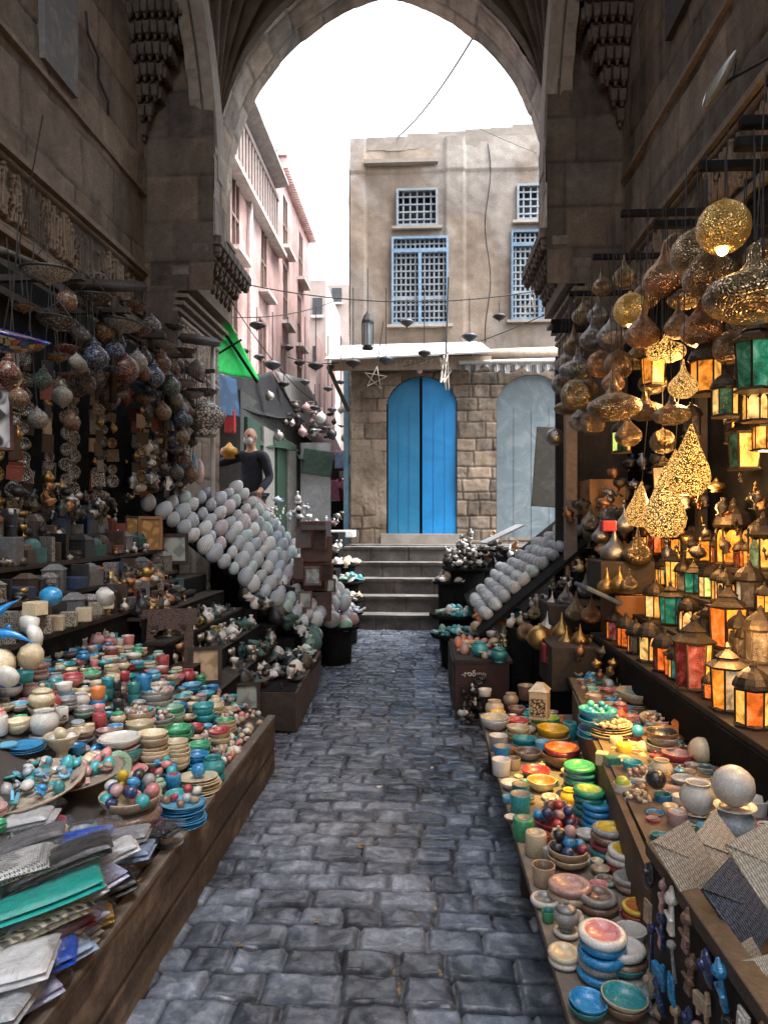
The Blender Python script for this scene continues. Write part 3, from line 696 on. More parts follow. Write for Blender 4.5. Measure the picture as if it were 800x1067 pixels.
put('parapet', mesh_bm('parapet', bm), M('pink_trim', (.62, .47, .45), .85, c2=(.7, .56, .54), scale=3, bump=.3), parent=PB)
put('drainpipe', tube_mesh('drainpipe', [(XP + .06, 11.5, 2), (XP + .06, 11.5, 7.1)], .035, 6), SILL, parent=PB)
# satellite dish
p = PX(287, 147, -2.75)
D_ = empty('satellite_dish', 'small pale satellite dish on the pink roof edge', 'satellite dish', loc=p)
put('dish', LM('dish_shell', [(.01, 0), (.5, .06), (.85, .18), (1, .28), (.97, .3), (.5, .1), (.01, .04)], 16), M('dish_grey', (.5, .52, .52), .5), scale=.26, rot=(R(75), 0, R(25)), parent=D_)
put('mast', tube_mesh('mast', [(0, .05, -.5), (0, .05, 0)], .02, 5), IRON, parent=D_)
# farther buildings
def far_block(label, x0, x1, y0, y1, z1, mat, wins):
    b = thing('far_building', sheet('far_building', (x0, y0, 1), (1, 0, 0), (0, 0, 1), (0, -1, 0), x1 - x0, z1 - 1, .15, lambda a, c: ((fnoise(a, c, 1, 500, 4) - .5) * .05, np.clip(.9 + .5 * (fnoise(a, c, 1.5, 510, 5) - .5), .3, 1.4))), mat, label, 'building', 'buildings at the far end of the lane')
    put('body', box_mesh(None, (x1 - x0, y1 - y0, z1 - 1)), M('far_plain', (.44, .36, .32), .85), loc=((x0 + x1) / 2, (y0 + y1) / 2 + .05, (z1 + 1) / 2 - .02), parent=b)
    for (x, z, w, h_) in wins:
        f = put('window', box_mesh(None, (w, .06, h_)), MATS['window_glass'], loc=(x, y0 - .04, z), parent=b); put('sill', box_mesh(None, (w * 1.3, .1, .08)), SILL, loc=(0, -.05, -h_ / 2 - .05), parent=f)
    return b
FARW = M('far_white', (.46, .37, .33), .85, c2=(.56, .47, .43), scale=1, bump=.2, tint=True)
p = P(338, 297, 30); q = P(362, 297, 30)
fw = far_block('distant off-white building with small windows closing the lane', p.x, q.x + .8, 30, 34, p.z, FARW, [(P(351, y, 30).x, P(351, y, 30).z, .42, .62) for y in (308, 360, 420)] + [(P(344, 340, 30).x, P(344, 340, 30).z, .36, .55)])
p = P(322, 292, 22); q = P(339, 292, 22)
far_block('narrow pale building with a roof room beyond the pink one', p.x - 2, q.x, 22, 26, p.z, FARW, [(P(331, y, 22).x, P(331, y, 22).z, .3, .55) for y in (320, 370, 420)])
thing('pink_annex', sheet('pink_annex', (-2.75, 17.9, 1), (0, 1, 0), (0, 0, 1), (1, 0, 0), 4.2, 5.4, .1, pinkfn), PINK, 'lower pink wall continuing down the lane past the tall building', 'building')
# ------------------------------------------------------------------ pottery
CW = {  # colour word -> base colour, second colour
 'turquoise': ((.02, .30, .34), (.10, .48, .50)), 'teal': ((.015, .16, .17), (.05, .28, .27)), 'blue': ((.012, .20, .46), (.05, .36, .62)), 'azure': ((.10, .36, .55), (.25, .52, .66)),
 'navy': ((.012, .03, .12), (.04, .08, .22)), 'red': ((.36, .03, .045), (.5, .12, .10)), 'pink': ((.58, .20, .21), (.68, .38, .36)), 'orange': ((.68, .20, .04), (.72, .36, .15)),
 'cream': ((.60, .50, .33), (.70, .62, .47)), 'white': ((.62, .60, .56), (.72, .70, .67)), 'yellow': ((.75, .47, .03), (.80, .62, .12)), 'green': ((.03, .30, .14), (.12, .45, .22)),
 'mint': ((.25, .42, .32), (.42, .56, .45)), 'grey': ((.24, .235, .235), (.42, .41, .40)), 'brown': ((.14, .075, .05), (.30, .19, .13)), 'black': ((.014, .014, .016), (.05, .05, .055)),
 'sand': ((.42, .31, .21), (.55, .44, .33)), 'slate': ((.30, .35, .41), (.45, .5, .55)), 'maroon': ((.20, .02, .04), (.34, .08, .09)), 'rose': ((.42, .25, .24), (.55, .4, .38)),
 'lime': ((.45, .55, .05), (.6, .66, .15)), 'purple': ((.16, .06, .18), (.28, .14, .3))}
def stone_mat(col):
    a, b = CW[col]
    key = 'glaze ' + col
    if key in MATS: return MATS[key]
    m = M(key, a, .3, c2=b, scale=3.2, coat=.45, bump=.12, bscale=30, dist=3.5, spread=.16)
    nt = m.node_tree; bs = nt.nodes['Principled BSDF']; src = bs.inputs['Base Color'].links[0].from_socket
    w = node(nt, 'ShaderNodeTexWave', Scale=.9, Distortion=16.0, Detail=3.0); w.inputs['Detail Scale'].default_value = 1.6; nt.links.new(coords(nt), w.inputs['Vector'])
    lum = sum(a) / 3; vein = tuple(min(.85, x * .55 + .42) for x in a) if lum < .3 else tuple(x * .62 for x in a)
    r = ramp(nt, [(.44, (0, 0, 0)), (.5, (.75, .75, .75)), (.56, (0, 0, 0))]); nt.links.new(w.outputs['Fac'], r.inputs[0])
    mx = node(nt, 'ShaderNodeMix', data_type='RGBA', blend_type='MIX'); nt.links.new(r.outputs[0], mx.inputs[0]); nt.links.new(src, mx.inputs[6]); mx.inputs[7].default_value = rgba(vein); nt.links.new(mx.outputs[2], bs.inputs['Base Color'])
    return m
GL = stone_mat
TM = {}
def tex_mat(key, a, b, sc=40, kind='vor', rough=.6, metal=0, thr=.35, bump=.6):
    """Two-colour figure (cells, weave or lines) over a surface, e.g. inlay, carving or basket work."""
    if key in TM: return TM[key]
    m, nt, bs = new_mat(key); L = nt.links.new; co = coords(nt)
    if kind == 'vor': t = node(nt, 'ShaderNodeTexVoronoi', Scale=float(sc), feature='DISTANCE_TO_EDGE'); out = t.outputs['Distance']; lo, hi = thr * .2, thr * .45
    elif kind == 'weave':
        w1 = node(nt, 'ShaderNodeTexWave', Scale=float(sc), Distortion=4.0, Detail=2.0); w1.inputs['Detail Scale'].default_value = 4; w1.bands_direction = 'X'; w2 = node(nt, 'ShaderNodeTexWave', Scale=float(sc) * .5, Distortion=2.0); w2.bands_direction = 'Y'
        L(co, w1.inputs['Vector']); L(co, w2.inputs['Vector']); t = node(nt, 'ShaderNodeMath', operation='MULTIPLY'); L(w1.outputs['Fac'], t.inputs[0])
        q = node(nt, 'ShaderNodeMapRange'); q.inputs[3].default_value = .55; L(w2.outputs['Fac'], q.inputs[0]); L(q.outputs[0], t.inputs[1]); out = t.outputs[0]; lo, hi = .12, .62
    elif kind == 'wave': t = node(nt, 'ShaderNodeTexWave', Scale=float(sc), Distortion=3.0, Detail=2.0); out = t.outputs['Fac']; lo, hi = .4, .6
    else: t = node(nt, 'ShaderNodeTexMagic', Scale=float(sc), turbulence_depth=3); out = t.outputs['Fac']; lo, hi = .4, .55
    if kind != 'weave': L(co, t.inputs['Vector'])
    rp = ramp(nt, [(lo, a), (hi, b)]); L(out, rp.inputs[0]); L(rp.outputs[0], bs.inputs['Base Color'])
    bs.inputs['Roughness'].default_value = rough; bs.inputs['Metallic'].default_value = metal
    bp = node(nt, 'ShaderNodeBump', Strength=bump, Distance=.006); L(rp.outputs[0], bp.inputs['Height']); L(bp.outputs[0], bs.inputs['Normal'])
    TM[key] = m
    return m
def bowl_prof(kind):
    if kind == 'bowl': return [(.001, 0), (.48, 0), (.52, .05), (.80, .22), (.95, .44), (1, .60), (.985, .63), (.93, .61), (.87, .44), (.72, .25), (.40, .12), (.001, .10)], [0, 0, 0, 0, 0, 0, 0, 1, 1, 1, 1]
    if kind == 'dish': return [(.001, 0), (.72, 0), (.90, .06), (1, .22), (.97, .36), (.86, .43), (.74, .42), (.62, .34), (.52, .24), (.001, .20)], [0, 0, 0, 0, 0, 0, 1, 1, 1]
    if kind == 'plate': return [(.001, 0), (.55, 0), (.62, .03), (.98, .13), (1, .16), (.96, .165), (.62, .075), (.55, .05), (.001, .045)], [0, 0, 0, 0, 0, 1, 1, 1]
    if kind == 'cup': return [(.001, 0), (.80, 0), (.88, .06), (.92, .8), (1, 1.55), (.99, 1.62), (.9, 1.6), (.83, .8), (.7, .35), (.001, .3)], [0, 0, 0, 0, 0, 0, 1, 1, 1]
    if kind == 'candle': return [(.001, 0), (.9, 0), (.98, .08), (1, 1.9), (.93, 2.0), (.6, 2.02), (.5, 1.8), (.001, 1.75)], [0, 0, 0, 0, 0, 1, 1]
    if kind == 'pot': return [(.001, 0), (.55, 0), (.6, .06), (.90, .35), (1, .75), (.92, 1.12), (.68, 1.36), (.62, 1.5), (.70, 1.58), (.64, 1.6), (.55, 1.45), (.7, 1.1), (.001, .8)], [0] * 9 + [1] * 3
    if kind == 'jar': return [(.001, 0), (.62, 0), (.64, .08), (.5, .16), (.62, .3), (.95, .7), (1, 1.0), (.84, 1.3), (.62, 1.42), (.6, 1.46), (.001, 1.46)], [0] * 10
    if kind == 'sphere': return [(.001, -1), (.35, -.94), (.66, -.75), (.87, -.5), (.98, -.17), (.98, .17), (.87, .5), (.66, .75), (.35, .94), (.001, 1)], [0] * 9
    if kind == 'egg': return [(.001, -1.15), (.4, -1.03), (.72, -.76), (.93, -.36), (1, .02), (.93, .42), (.74, .84), (.48, 1.16), (.22, 1.34), (.001, 1.4)], [0] * 9
    if kind == 'lid': return [(.001, 0), (.72, 0), (.78, .06), (.62, .22), (.3, .34), (.14, .38), (.12, .44), (.22, .54), (.16, .66), (.001, .7)], [0] * 9
    if kind == 'ring': return None
    if kind == 'urn': return [(.001, 0), (.62, 0), (.64, .08), (.36, .2), (.3, .5), (.42, .7), (.5, .74), (.52, .8), (.7, .98), (.9, 1.32), (1, 1.5), (.97, 1.55), (.86, 1.5), (.6, 1.2), (.001, 1.08)], [0] * 12 + [1] * 2
NEST = {'bowl': .30, 'dish': .40, 'plate': .10, 'cup': 1.62, 'candle': 2.02, 'pot': 1.6, 'jar': 1.46, 'urn': 1.55, 'sphere': 1.0, 'box': .8, 'mug': 1.0}
TOTAL = {'bowl': .62, 'dish': .43, 'plate': .165, 'cup': 1.62, 'candle': 2.02, 'pot': 1.6, 'jar': 1.46, 'urn': 1.55, 'sphere': 1.9, 'box': .8, 'mug': 1.0}
WORD = {'bowl': 'bowl', 'dish': 'dish', 'plate': 'plate', 'cup': 'cup', 'candle': 'candle holder', 'pot': 'pot', 'jar': 'lidded jar', 'urn': 'footed urn', 'sphere': 'round vase', 'box': 'square box', 'mug': 'low cup'}
NAME = {'bowl': 'stone_bowl', 'dish': 'stone_dish', 'plate': 'stone_plate', 'cup': 'stone_cup', 'candle': 'candle_holder', 'pot': 'stone_pot', 'jar': 'lidded_jar', 'urn': 'stone_urn', 'sphere': 'round_vase', 'box': 'stone_box', 'mug': 'stone_cup'}
def kmesh(kind, var=0):
    key = kind + str(var)
    if key in MESH: return MESH[key]
    if kind == 'box': bm = bmesh.new(); add_box(bm, (0, 0, .8), (1.5, 1.5, 1.6)); bmesh.ops.bevel(bm, geom=bm.edges[:], offset=.08, segments=2, affect='EDGES'); MESH[key] = mesh_bm(key, bm); return MESH[key]
    p, mi = bowl_prof('cup' if kind == 'mug' else kind)
    if kind == 'mug': p = [(r, z * .62) for r, z in p]
    rg = random.Random(key); rough = .006 * (1 + var)
    return LM(key, p, 24, mi, rough=rough)
STACKS = []
BALLCOL = ['red', 'blue', 'navy', 'black', 'pink', 'white', 'brown', 'turquoise', 'grey', 'maroon', 'rose', 'yellow']
def parse(spec):
    out = []
    for tok in spec.split('+'):
        tok = tok.strip(); n = 1
        if '*' in tok: tok, n = tok.split('*'); n = int(n)
        f = tok.strip().split('.'); out += [(f[0], f[1], f[2] if len(f) > 2 else f[1])] * n
    return out
def stack_h(items, r):
    h = 0; q = r
    for i, (k, c, c2) in enumerate(items): h += (NEST if i < len(items) - 1 else TOTAL)[k] * q; q *= .985
    return h
def stack_at(x, y, z, r, spec, row, stall, lean=.05):
    """A pile of bowls, plates ... standing at x, y, z; every piece is a thing of its own."""
    items = parse(spec) if isinstance(spec, str) else spec
    h = 0; q = r; objs = []; prev = None
    for i, (k, c, c2) in enumerate(items):
        if prev and prev[0] != k and k in ('jar', 'pot', 'cup', 'candle', 'urn', 'sphere', 'box'): h += (TOTAL[prev[0]] - NEST[prev[0]]) * prev[1] * .35
        q2 = q * (U(.94, 1.03) if i else 1)
        m = [GL(c), GL(c2)]
        if k == 'box': m = GL(c)
        if k == 'sphere' or k == 'jar': m = GL(c)
        zz = z + h + (q2 if k == 'sphere' else 0)
        vr = random.randrange(3); deep = k == 'bowl' and vr == 2; shal = k == 'bowl' and vr == 1
        o = put('deep_bowl' if deep else 'shallow_bowl' if shal else NAME[k], kmesh(k, vr), m, loc=(x + U(-.06, .06) * q2 * (i > 0), y + U(-.06, .06) * q2 * (i > 0), zz), rot=(U(-lean, lean) * (i > 0), U(-lean, lean) * (i > 0), U(0, 6.28)), scale=(q2, q2, q2 * (1.22 if deep else .86 if shal else U(.95, 1.08))))
        if k == 'jar' :
            put('lid', kmesh('lid'), GL(c2), loc=(0, 0, 1.45), parent=o)
        objs.append((o, c, c2, k)); h += NEST[k] * q2; prev = (k, q2); q *= .985
    STACKS.append(dict(x=x, y=y, z=z + h, r=r, objs=objs, row=row, stall=stall))
    return STACKS[-1]
def slope_z(x): return .345 + .50 * max(0, -.98 - x)
def px_stack(px, py, rpx, spec, plane, row, stall, lean=.05):
    """px, py: where the middle of the top rim shows; rpx: half its width in photo pixels; plane: height or a function of x."""
    items = parse(spec); r = .06
    a, b, v = ray(px, py); z0 = plane if not callable(plane) else .5
    for _ in range(12):
        H = stack_h(items, r); t = (z0 + H - EYE) / v; x, y = t * a, t * b
        r = rpx * t / FOC
        if callable(plane): z0 = .5 * z0 + .5 * plane(x)
    return stack_at(x, y, z0, r, spec, row, stall, lean)
def ball(x, y, z, r, col, label, group, egg=.5):
    k = 'egg' if random.random() < egg else 'sphere'
    o = thing('polished_stone', kmesh(k), GL(col), label, 'stone egg' if k == 'egg' else 'stone ball', group, loc=(x, y, z), rot=(U(-1.5, 1.5), U(-1.5, 1.5), U(0, 6)), scale=r * (.85 if k == 'egg' else 1))
    return o
def balls_in(st, n, r, cols, where, group, heap=1.0):
    """Stones heaped in the topmost piece of stack st."""
    o, c, c2, k = st['objs'][-1]; zr = o.location.z + TOTAL[k] * o.scale.z * .72; R_ = st['r'] * .92
    i = 0; placed = []; tries = 0
    while i < n and tries < 3000:
        tries += 1
        a = U(0, 6.28); d = math.sqrt(random.random()) * (R_ - r * .6); lv = 0
        p = Vector((o.location.x + d * math.cos(a), o.location.y + d * math.sin(a), zr + r * .5))
        for q in placed:
            hd = math.hypot(p.x - q.x, p.y - q.y)
            if hd < 1.75 * r: p.z = max(p.z, q.z + math.sqrt(max(0, (1.8 * r) ** 2 - hd * hd)))
        if p.z > zr + r * (1 + 2.2 * heap) or p.z - zr > heap * (R_ - d) * .9 + r: continue
        placed.append(p); col = cols[i % len(cols)]; i += 1
        ball(p.x, p.y, p.z, r * U(.9, 1.08), col, f'{col} polished stone among the stones {where}', group)

# ------------------------------------------------------------------ right stall
def table(name, label, parts_):
    t = empty(name, label, 'stall table')
    for nm, me, mat, loc in parts_: put(nm, me, mat, loc=loc, parent=t)
    return t
RT = empty('stall_table', 'low plank table full of coloured stone bowls beside the lit lanterns', 'stall table')
put('tabletop', box_mesh(None, (.62, 3.45, .03), .004), WOOD_GR, loc=(.366 + .31, 2.845, .335), parent=RT)
put('front_rail', box_mesh(None, (.03, 3.4, .10)), WOOD_DK, loc=(.41, 2.85, .265), parent=RT)
for y in (1.5, 3.0, 4.45): put('leg', box_mesh('tleg', (.05, .05, .31)), WOOD_DK, loc=(.44, y, .16), parent=RT)
put('under_shade_panel', box_mesh(None, (.03, 3.3, .30)), BLACK, loc=(.62, 2.85, .16), parent=RT)  # black sheet standing in for the shade under the table
UT = empty('stall_table', 'raised wooden counter of pots and plates along the lantern shelf', 'stall table')
put('counter_top', quad_slab('counter_top', [(.67, 1.86, .55), (.945, 4.6, .55), (1.29, 4.6, .55), (1.29, 1.86, .55)], .03, None), WOOD, parent=UT)
put('divider_board', quad_slab('divider_board', [(.66, 1.9, .36), (.93, 4.3, .36), (.93, 4.3, .565), (.66, 1.9, .575)], .025, None), WOOD, parent=UT)
put('counter_base', box_mesh(None, (.3, 2.7, .5)), BLACK, loc=(1.12, 3.2, .26), parent=UT)
Z1, Z2 = .352, .552
RS = 'right stall'
A = 'right aisle row'; B = 'right second row'; C_ = 'right inner row'; D = 'right counter'
F = [
 # aisle-edge row
 (505, 718, 7, 'mug.white', A), (515, 729, 10, 'pot.cream', A), (516, 746, 15, 'bowl.white.cream*2', A), (519, 765, 10, 'cup.grey.white', A), (523, 778, 9, 'cup.blue.sand', A),
 (522, 791, 10, 'cup.white', A), (535, 790, 7, 'cup.sand.brown', A), (532, 815, 11, 'bowl.white', A), (542, 816, 9, 'cup.teal.sand', A), (542, 828, 11, 'cup.turquoise.sand', A),
 (545, 851, 11, 'candle.green.sand', A), (558, 868, 11, 'candle.cream.cream', A), (529, 830, 6, 'mug.azure', A), (533, 850, 8, 'bowl.sand.white', A),
 (571, 948, 7, 'cup.green.teal', A), (566, 902, 12, 'cup.sand.brown', A), (568, 935, 16, 'dish.white.grey', A),
 # second row
 (538, 738, 9, 'bowl.rose.brown', B), (538, 748, 12, 'bowl.white+bowl.red.red', B), (540, 757, 13, 'bowl.cream*3', B), (546, 769, 13, 'bowl.turquoise.turquoise*2', B), (550, 782, 14, 'bowl.grey.brown', B),
 (558, 801, 15, 'bowl.red.red', B), (564, 814, 15, 'bowl.cream.orange', B), (573, 829, 9, 'dish.white.grey', B), (578, 851, 23, 'bowl.maroon.maroon', B), (592, 882, 22, 'bowl.cream+bowl.sand.brown', B),
 (594, 918, 24, 'dish.sand+dish.rose.rose', B), (623, 930, 21, 'dish.brown+dish.grey.brown', B), (590, 948, 14, 'dish.white+jar.grey.grey', B), (588, 990, 17, 'dish.white+dish.cream', B),
 (627, 968, 26, 'dish.blue+dish.grey+dish.blue*2+dish.white.pink', B), (650, 985, 24, 'dish.white+bowl.teal+dish.brown+dish.white', B), (650, 1035, 24, 'bowl.brown+bowl.cream.turquoise', B),
 (612, 1040, 20, 'bowl.teal+bowl.blue.blue', B),
 # inner row by the divider
 (532, 722, 8, 'pot.sand', C_), (548, 714, 9, 'cup.brown.sand', C_), (568, 748, 15, 'bowl.green.lime*2', C_), (576, 759, 17, 'bowl.cream+bowl.yellow.yellow', C_), (584, 776, 19, 'bowl.brown+bowl.maroon+bowl.red.orange', C_),
 (604, 795, 18, 'dish.teal*4+dish.green.green', C_), (613, 820, 18, 'dish.brown+dish.teal*3+dish.green.lime', C_), (622, 835, 17, 'dish.blue*3+dish.blue.turquoise', C_),
 (634, 860, 20, 'dish.teal+dish.maroon+dish.brown+dish.grey.yellow', C_), (652, 884, 20, 'dish.red+dish.white+dish.white.yellow', C_), (658, 912, 18, 'dish.rose+dish.grey.grey', C_), (664, 942, 17, 'dish.red+dish.yellow.orange', C_),
]
for px, py, r, sp, row in F:
    st = px_stack(px, py, r, sp, Z1, row, RS)
    if (px, py) == (578, 851): balls_in(st, 15, .021, ['red', 'blue', 'navy', 'maroon', 'rose', 'brown'], 'in the large maroon bowl of the right stall', 'stones in the maroon bowl')
    if (px, py) == (592, 882): balls_in(st, 9, .022, ['maroon', 'navy', 'black', 'blue', 'rose'], 'in the brown bowl of the right stall', 'stones in the brown bowl')
G = [
 (623, 741, 22, 'plate.blue*4+bowl.blue+bowl.blue.turquoise', D), (636, 752, 24, 'plate.sand*7+plate.cream', D), (662, 722, 22, 'plate.cream*3+bowl.sand+plate.mint', D), (688, 750, 20, 'plate.mint+bowl.cream+plate.red', D),
 (668, 806, 17, 'plate.white*5+dish.white', D), (665, 832, 15, 'plate.sand*3+plate.cream', D), (648, 815, 9, 'cup.white', D), (690, 827, 9, 'cup.blue.teal', D), (698, 838, 8, 'candle.cream', D), (680, 853, 7, 'cup.red.rose', D),
 (688, 870, 11, 'bowl.teal*3', D), (727, 817, 19, 'dish.grey*2+plate.white+pot.white', D), (712, 812, 13, 'dish.grey+bowl.slate', D), (765, 800, 22, 'pot.slate+plate.white+sphere.white', D),
 (756, 767, 17, 'bowl.teal*2+bowl.turquoise.turquoise', D), (785, 790, 15, 'plate.turquoise+pot.azure', D), (730, 772, 13, 'bowl.cream+sphere.cream', D), (704, 784, 17, 'bowl.rose+bowl.red.rose', D), (712, 763, 14, 'box.orange', D),
 (690, 764, 17, 'bowl.grey*3+bowl.brown.black', D), (637, 795, 9, 'box.teal', D), (627, 790, 8, 'box.cream', D), (708, 801, 6, 'jar.cream', D), (720, 790, 14, 'plate.red*2', D), (789, 825, 17, 'bowl.black.grey', D),
 (655, 775, 7, 'jar.cream', D), (740, 838, 10, 'bowl.grey', D), (650, 762, 7, 'jar.white', D), (778, 815, 14, 'plate.teal*3', D), (702, 880, 9, 'bowl.white', D), (715, 850, 12, 'dish.grey*2', D)]
for px, py, r, sp, row in G:
    st = px_stack(px, py, r, sp, Z2, row, RS)
    if (px, py) == (636, 752): balls_in(st, 38, .011, ['sand', 'rose'], 'heaped on the sand plate stack', 'small stones heaped on plates', .6)
    if (px, py) == (688, 750): balls_in(st, 34, .011, ['cream', 'sand'], 'heaped on the red plate', 'small stones heaped on plates', .8)
    if (px, py) == (668, 806): balls_in(st, 24, .011, ['brown', 'rose', 'sand'], 'heaped on the white plate stack', 'small stones heaped on plates', .7)
    if (px, py) == (665, 832): balls_in(st, 24, .010, ['cream', 'sand'], 'heaped on the sand plates by the candle', 'small stones heaped on plates', .7)
    if (px, py) == (648, 815): ball(st['x'], st['y'], st['z'] - .004, .028, 'lime', 'mint stone apple resting in a white cup', None, 0)
    if (px, py) == (623, 741): balls_in(st, 10, .018, ['blue', 'turquoise'], 'in the tall blue bowl', 'blue stones in the blue bowl', .5)
p = PZ(683, 812, .66); ball(p.x, p.y, p.z, .036, 'black', 'large black polished ball beside the heaped white plates', None, 0)
p = PZ(664, 762, .62); ball(p.x, p.y, p.z, .03, 'blue', 'single blue polished ball beside the red plate', None, 0)
# far end of the right table: small mixed bowls fill the strip towards the crate
FREE = .92
def free(x, y, r, sts):
    return all((x - s['x']) ** 2 + (y - s['y']) ** 2 > (FREE * (r + s['r'])) ** 2 for s in sts)
rg = random.Random(21); tries = 0; k_ = 0
FILL = ['bowl.{a}.{b}', 'bowl.{a}.{b}*2', 'bowl.{c}+bowl.{a}.{b}', 'dish.{a}.{b}', 'dish.{c}+dish.{a}.{b}', 'cup.{a}.{b}', 'pot.{a}', 'jar.{a}.{b}', 'plate.{c}*3+bowl.{a}.{b}', 'mug.{a}.{b}', 'candle.{a}.{b}']
FC = ['cream', 'white', 'turquoise', 'red', 'sand', 'blue', 'teal', 'pink', 'turquoise', 'orange', 'cream', 'rose', 'yellow', 'mint', 'brown', 'grey', 'white', 'cream', 'sand', 'azure']
while k_ < 215 and tries < 60000:
    tries += 1
    y = 1.75 + 3.85 * rg.random() ** 1.25; xd = .66 + (y - 1.9) * .1125
    x = rg.uniform(.42, 1.32); r = rg.uniform(.022, .050) if k_ < 150 else rg.uniform(.015, .030); FREE = .88 if k_ < 150 else .80
    if y > 4.5 and x < 1.0: continue
    if abs(x - xd) < r + .01 or (y < 2.0 and x > .6): continue
    if not free(x, y, r, STACKS): continue
    a, b, c = rg.choice(FC), rg.choice(FC), rg.choice(FC)
    if rg.random() < .55: b = a
    stack_at(x, y, Z1 if x < xd else Z2, r, rg.choice(FILL).format(a=a, b=b, c=c), 'right far row' if y > 4.2 else (C_ if x < xd else D), RS); k_ += 1
k_ = tries = 0
while k_ < 135 and tries < 50000:
    tries += 1; y = rg.uniform(2.05, 4.55); xd = .66 + (y - 1.9) * .1125; r = rg.uniform(.026, .052) if k_ < 60 else rg.uniform(.020, .036); FREE = .76
    x = rg.uniform(xd + r + .015, 1.17)
    if not free(x, y, r, STACKS): continue
    a, b, c = rg.choice(FC), rg.choice(FC), rg.choice(FC)
    stack_at(x, y, Z2, r, rg.choice(['bowl.{c}*2+bowl.{a}.{b}', 'bowl.{a}*3', 'plate.{a}*5+bowl.{b}.{c}', 'dish.{a}*3', 'cup.{a}.{b}', 'pot.{a}', 'jar.{a}.{b}', 'bowl.{a}.{b}', 'mug.{a}.{b}', 'sphere.{a}']).format(a=a, b=b, c=c), D, RS); k_ += 1
ft = empty('stall_table', 'far end of the plank table, crowded with mixed small bowls', 'stall table')
put('tabletop', box_mesh(None, (.62, 1.2, .03)), WOOD_DK, loc=(1.27, 5.18, .535), parent=ft); put('base', box_mesh(None, (.56, 1.1, .5)), BLACK, loc=(1.27, 5.18, .26), parent=ft)

# magnet rack with straw pouches, nearest corner on the right
RK = empty('display_rack', 'dark wooden display box with carved figures on its side and straw pouches on top', 'display rack')
put('side_panel', box_mesh(None, (.025, 1.1, .62)), WOOD_DK, loc=(.60, 1.29, .43), parent=RK)
put('end_panel', box_mesh(None, (.55, .025, .62)), WOOD_DK, loc=(.885, 1.84, .43), parent=RK)
put('top_rail', box_mesh(None, (.05, 1.12, .035), .004), WOOD, loc=(.60, 1.29, .752), parent=RK)
put('inner_floor', box_mesh(None, (.6, 1.1, .02)), WOOD_DK, loc=(.90, 1.29, .60), parent=RK)
STRAW = tex_mat('straw', (.26, .19, .13), (.60, .51, .41), 7, 'weave', .85, 0, .5, 1.0); STRAWP = tex_mat('straw_pale', (.34, .27, .20), (.70, .63, .53), 7, 'weave', .85, 0, .5, 1.0); STRAWN = tex_mat('straw_navy', (.010, .012, .02), (.12, .13, .165), 7, 'weave', .8, 0, .5, 1.0)
def pouch_mesh():
    bm = bmesh.new(); N = 18
    for side in (0, 1):
        g = [[bm.verts.new(((i / N - .5), (j / N - .5), (1 if side else -1) * (.012 + .05 * (1 - (2 * i / N - 1) ** 2) * (1 - (2 * j / N - 1) ** 2)) + .004 * math.sin(j * 3.1 + (i % 2) * 2) * side)) for j in range(N + 1)] for i in range(N + 1)]
        for i in range(N):
            for j in range(N):
                q = (g[i][j], g[i + 1][j], g[i + 1][j + 1], g[i][j + 1]); bm.faces.new(q if side else q[::-1])
    bmesh.ops.remove_doubles(bm, verts=bm.verts[:], dist=.0008)
    return mesh_bm('pouch', bm, True)
PM = pouch_mesh()
FL = bmesh.new(); vs = [FL.verts.new(p) for p in ((-.5, .5, .045), (.5, .5, .045), (.0, .02, .085), (-.5, .5, .03), (.5, .5, .03), (0, .02, .07))]
FL.faces.new(vs[:3]); FL.faces.new(vs[5:2:-1])
for i in range(3): FL.faces.new((vs[i], vs[3 + i], vs[3 + (i + 1) % 3], vs[(i + 1) % 3]))
bmesh.ops.recalc_face_normals(FL, faces=FL.faces[:])
FLM = mesh_bm('pouch_flap', FL)
for (px, py, Y, sz, mat, lab, rz) in ((716, 897, 1.66, .14, STRAW, 'pale woven straw pouch leaning by the white urn', 35), (756, 893, 1.76, .17, STRAWP, 'largest cream straw pouch behind the navy one', 50), (802, 905, 1.70, .17, STRAWP, 'cream straw pouch cut by the picture edge', 30),
        (770, 945, 1.54, .15, STRAWN, 'dark navy woven straw pouch on the rack', 45), (782, 1008, 1.40, .08, STRAW, 'small tan straw pouch below the navy one', 30), (806, 1025, 1.34, .09, STRAWP, 'small pale straw pouch nearest the rack corner', 10)):
    p = P(px, py, Y); o = thing('straw_pouch', PM, mat, lab, 'pouch', 'straw pouches', loc=p, rot=(R(52), R(-8), R(rz)), scale=sz)
    put('flap', FLM, mat, parent=o)
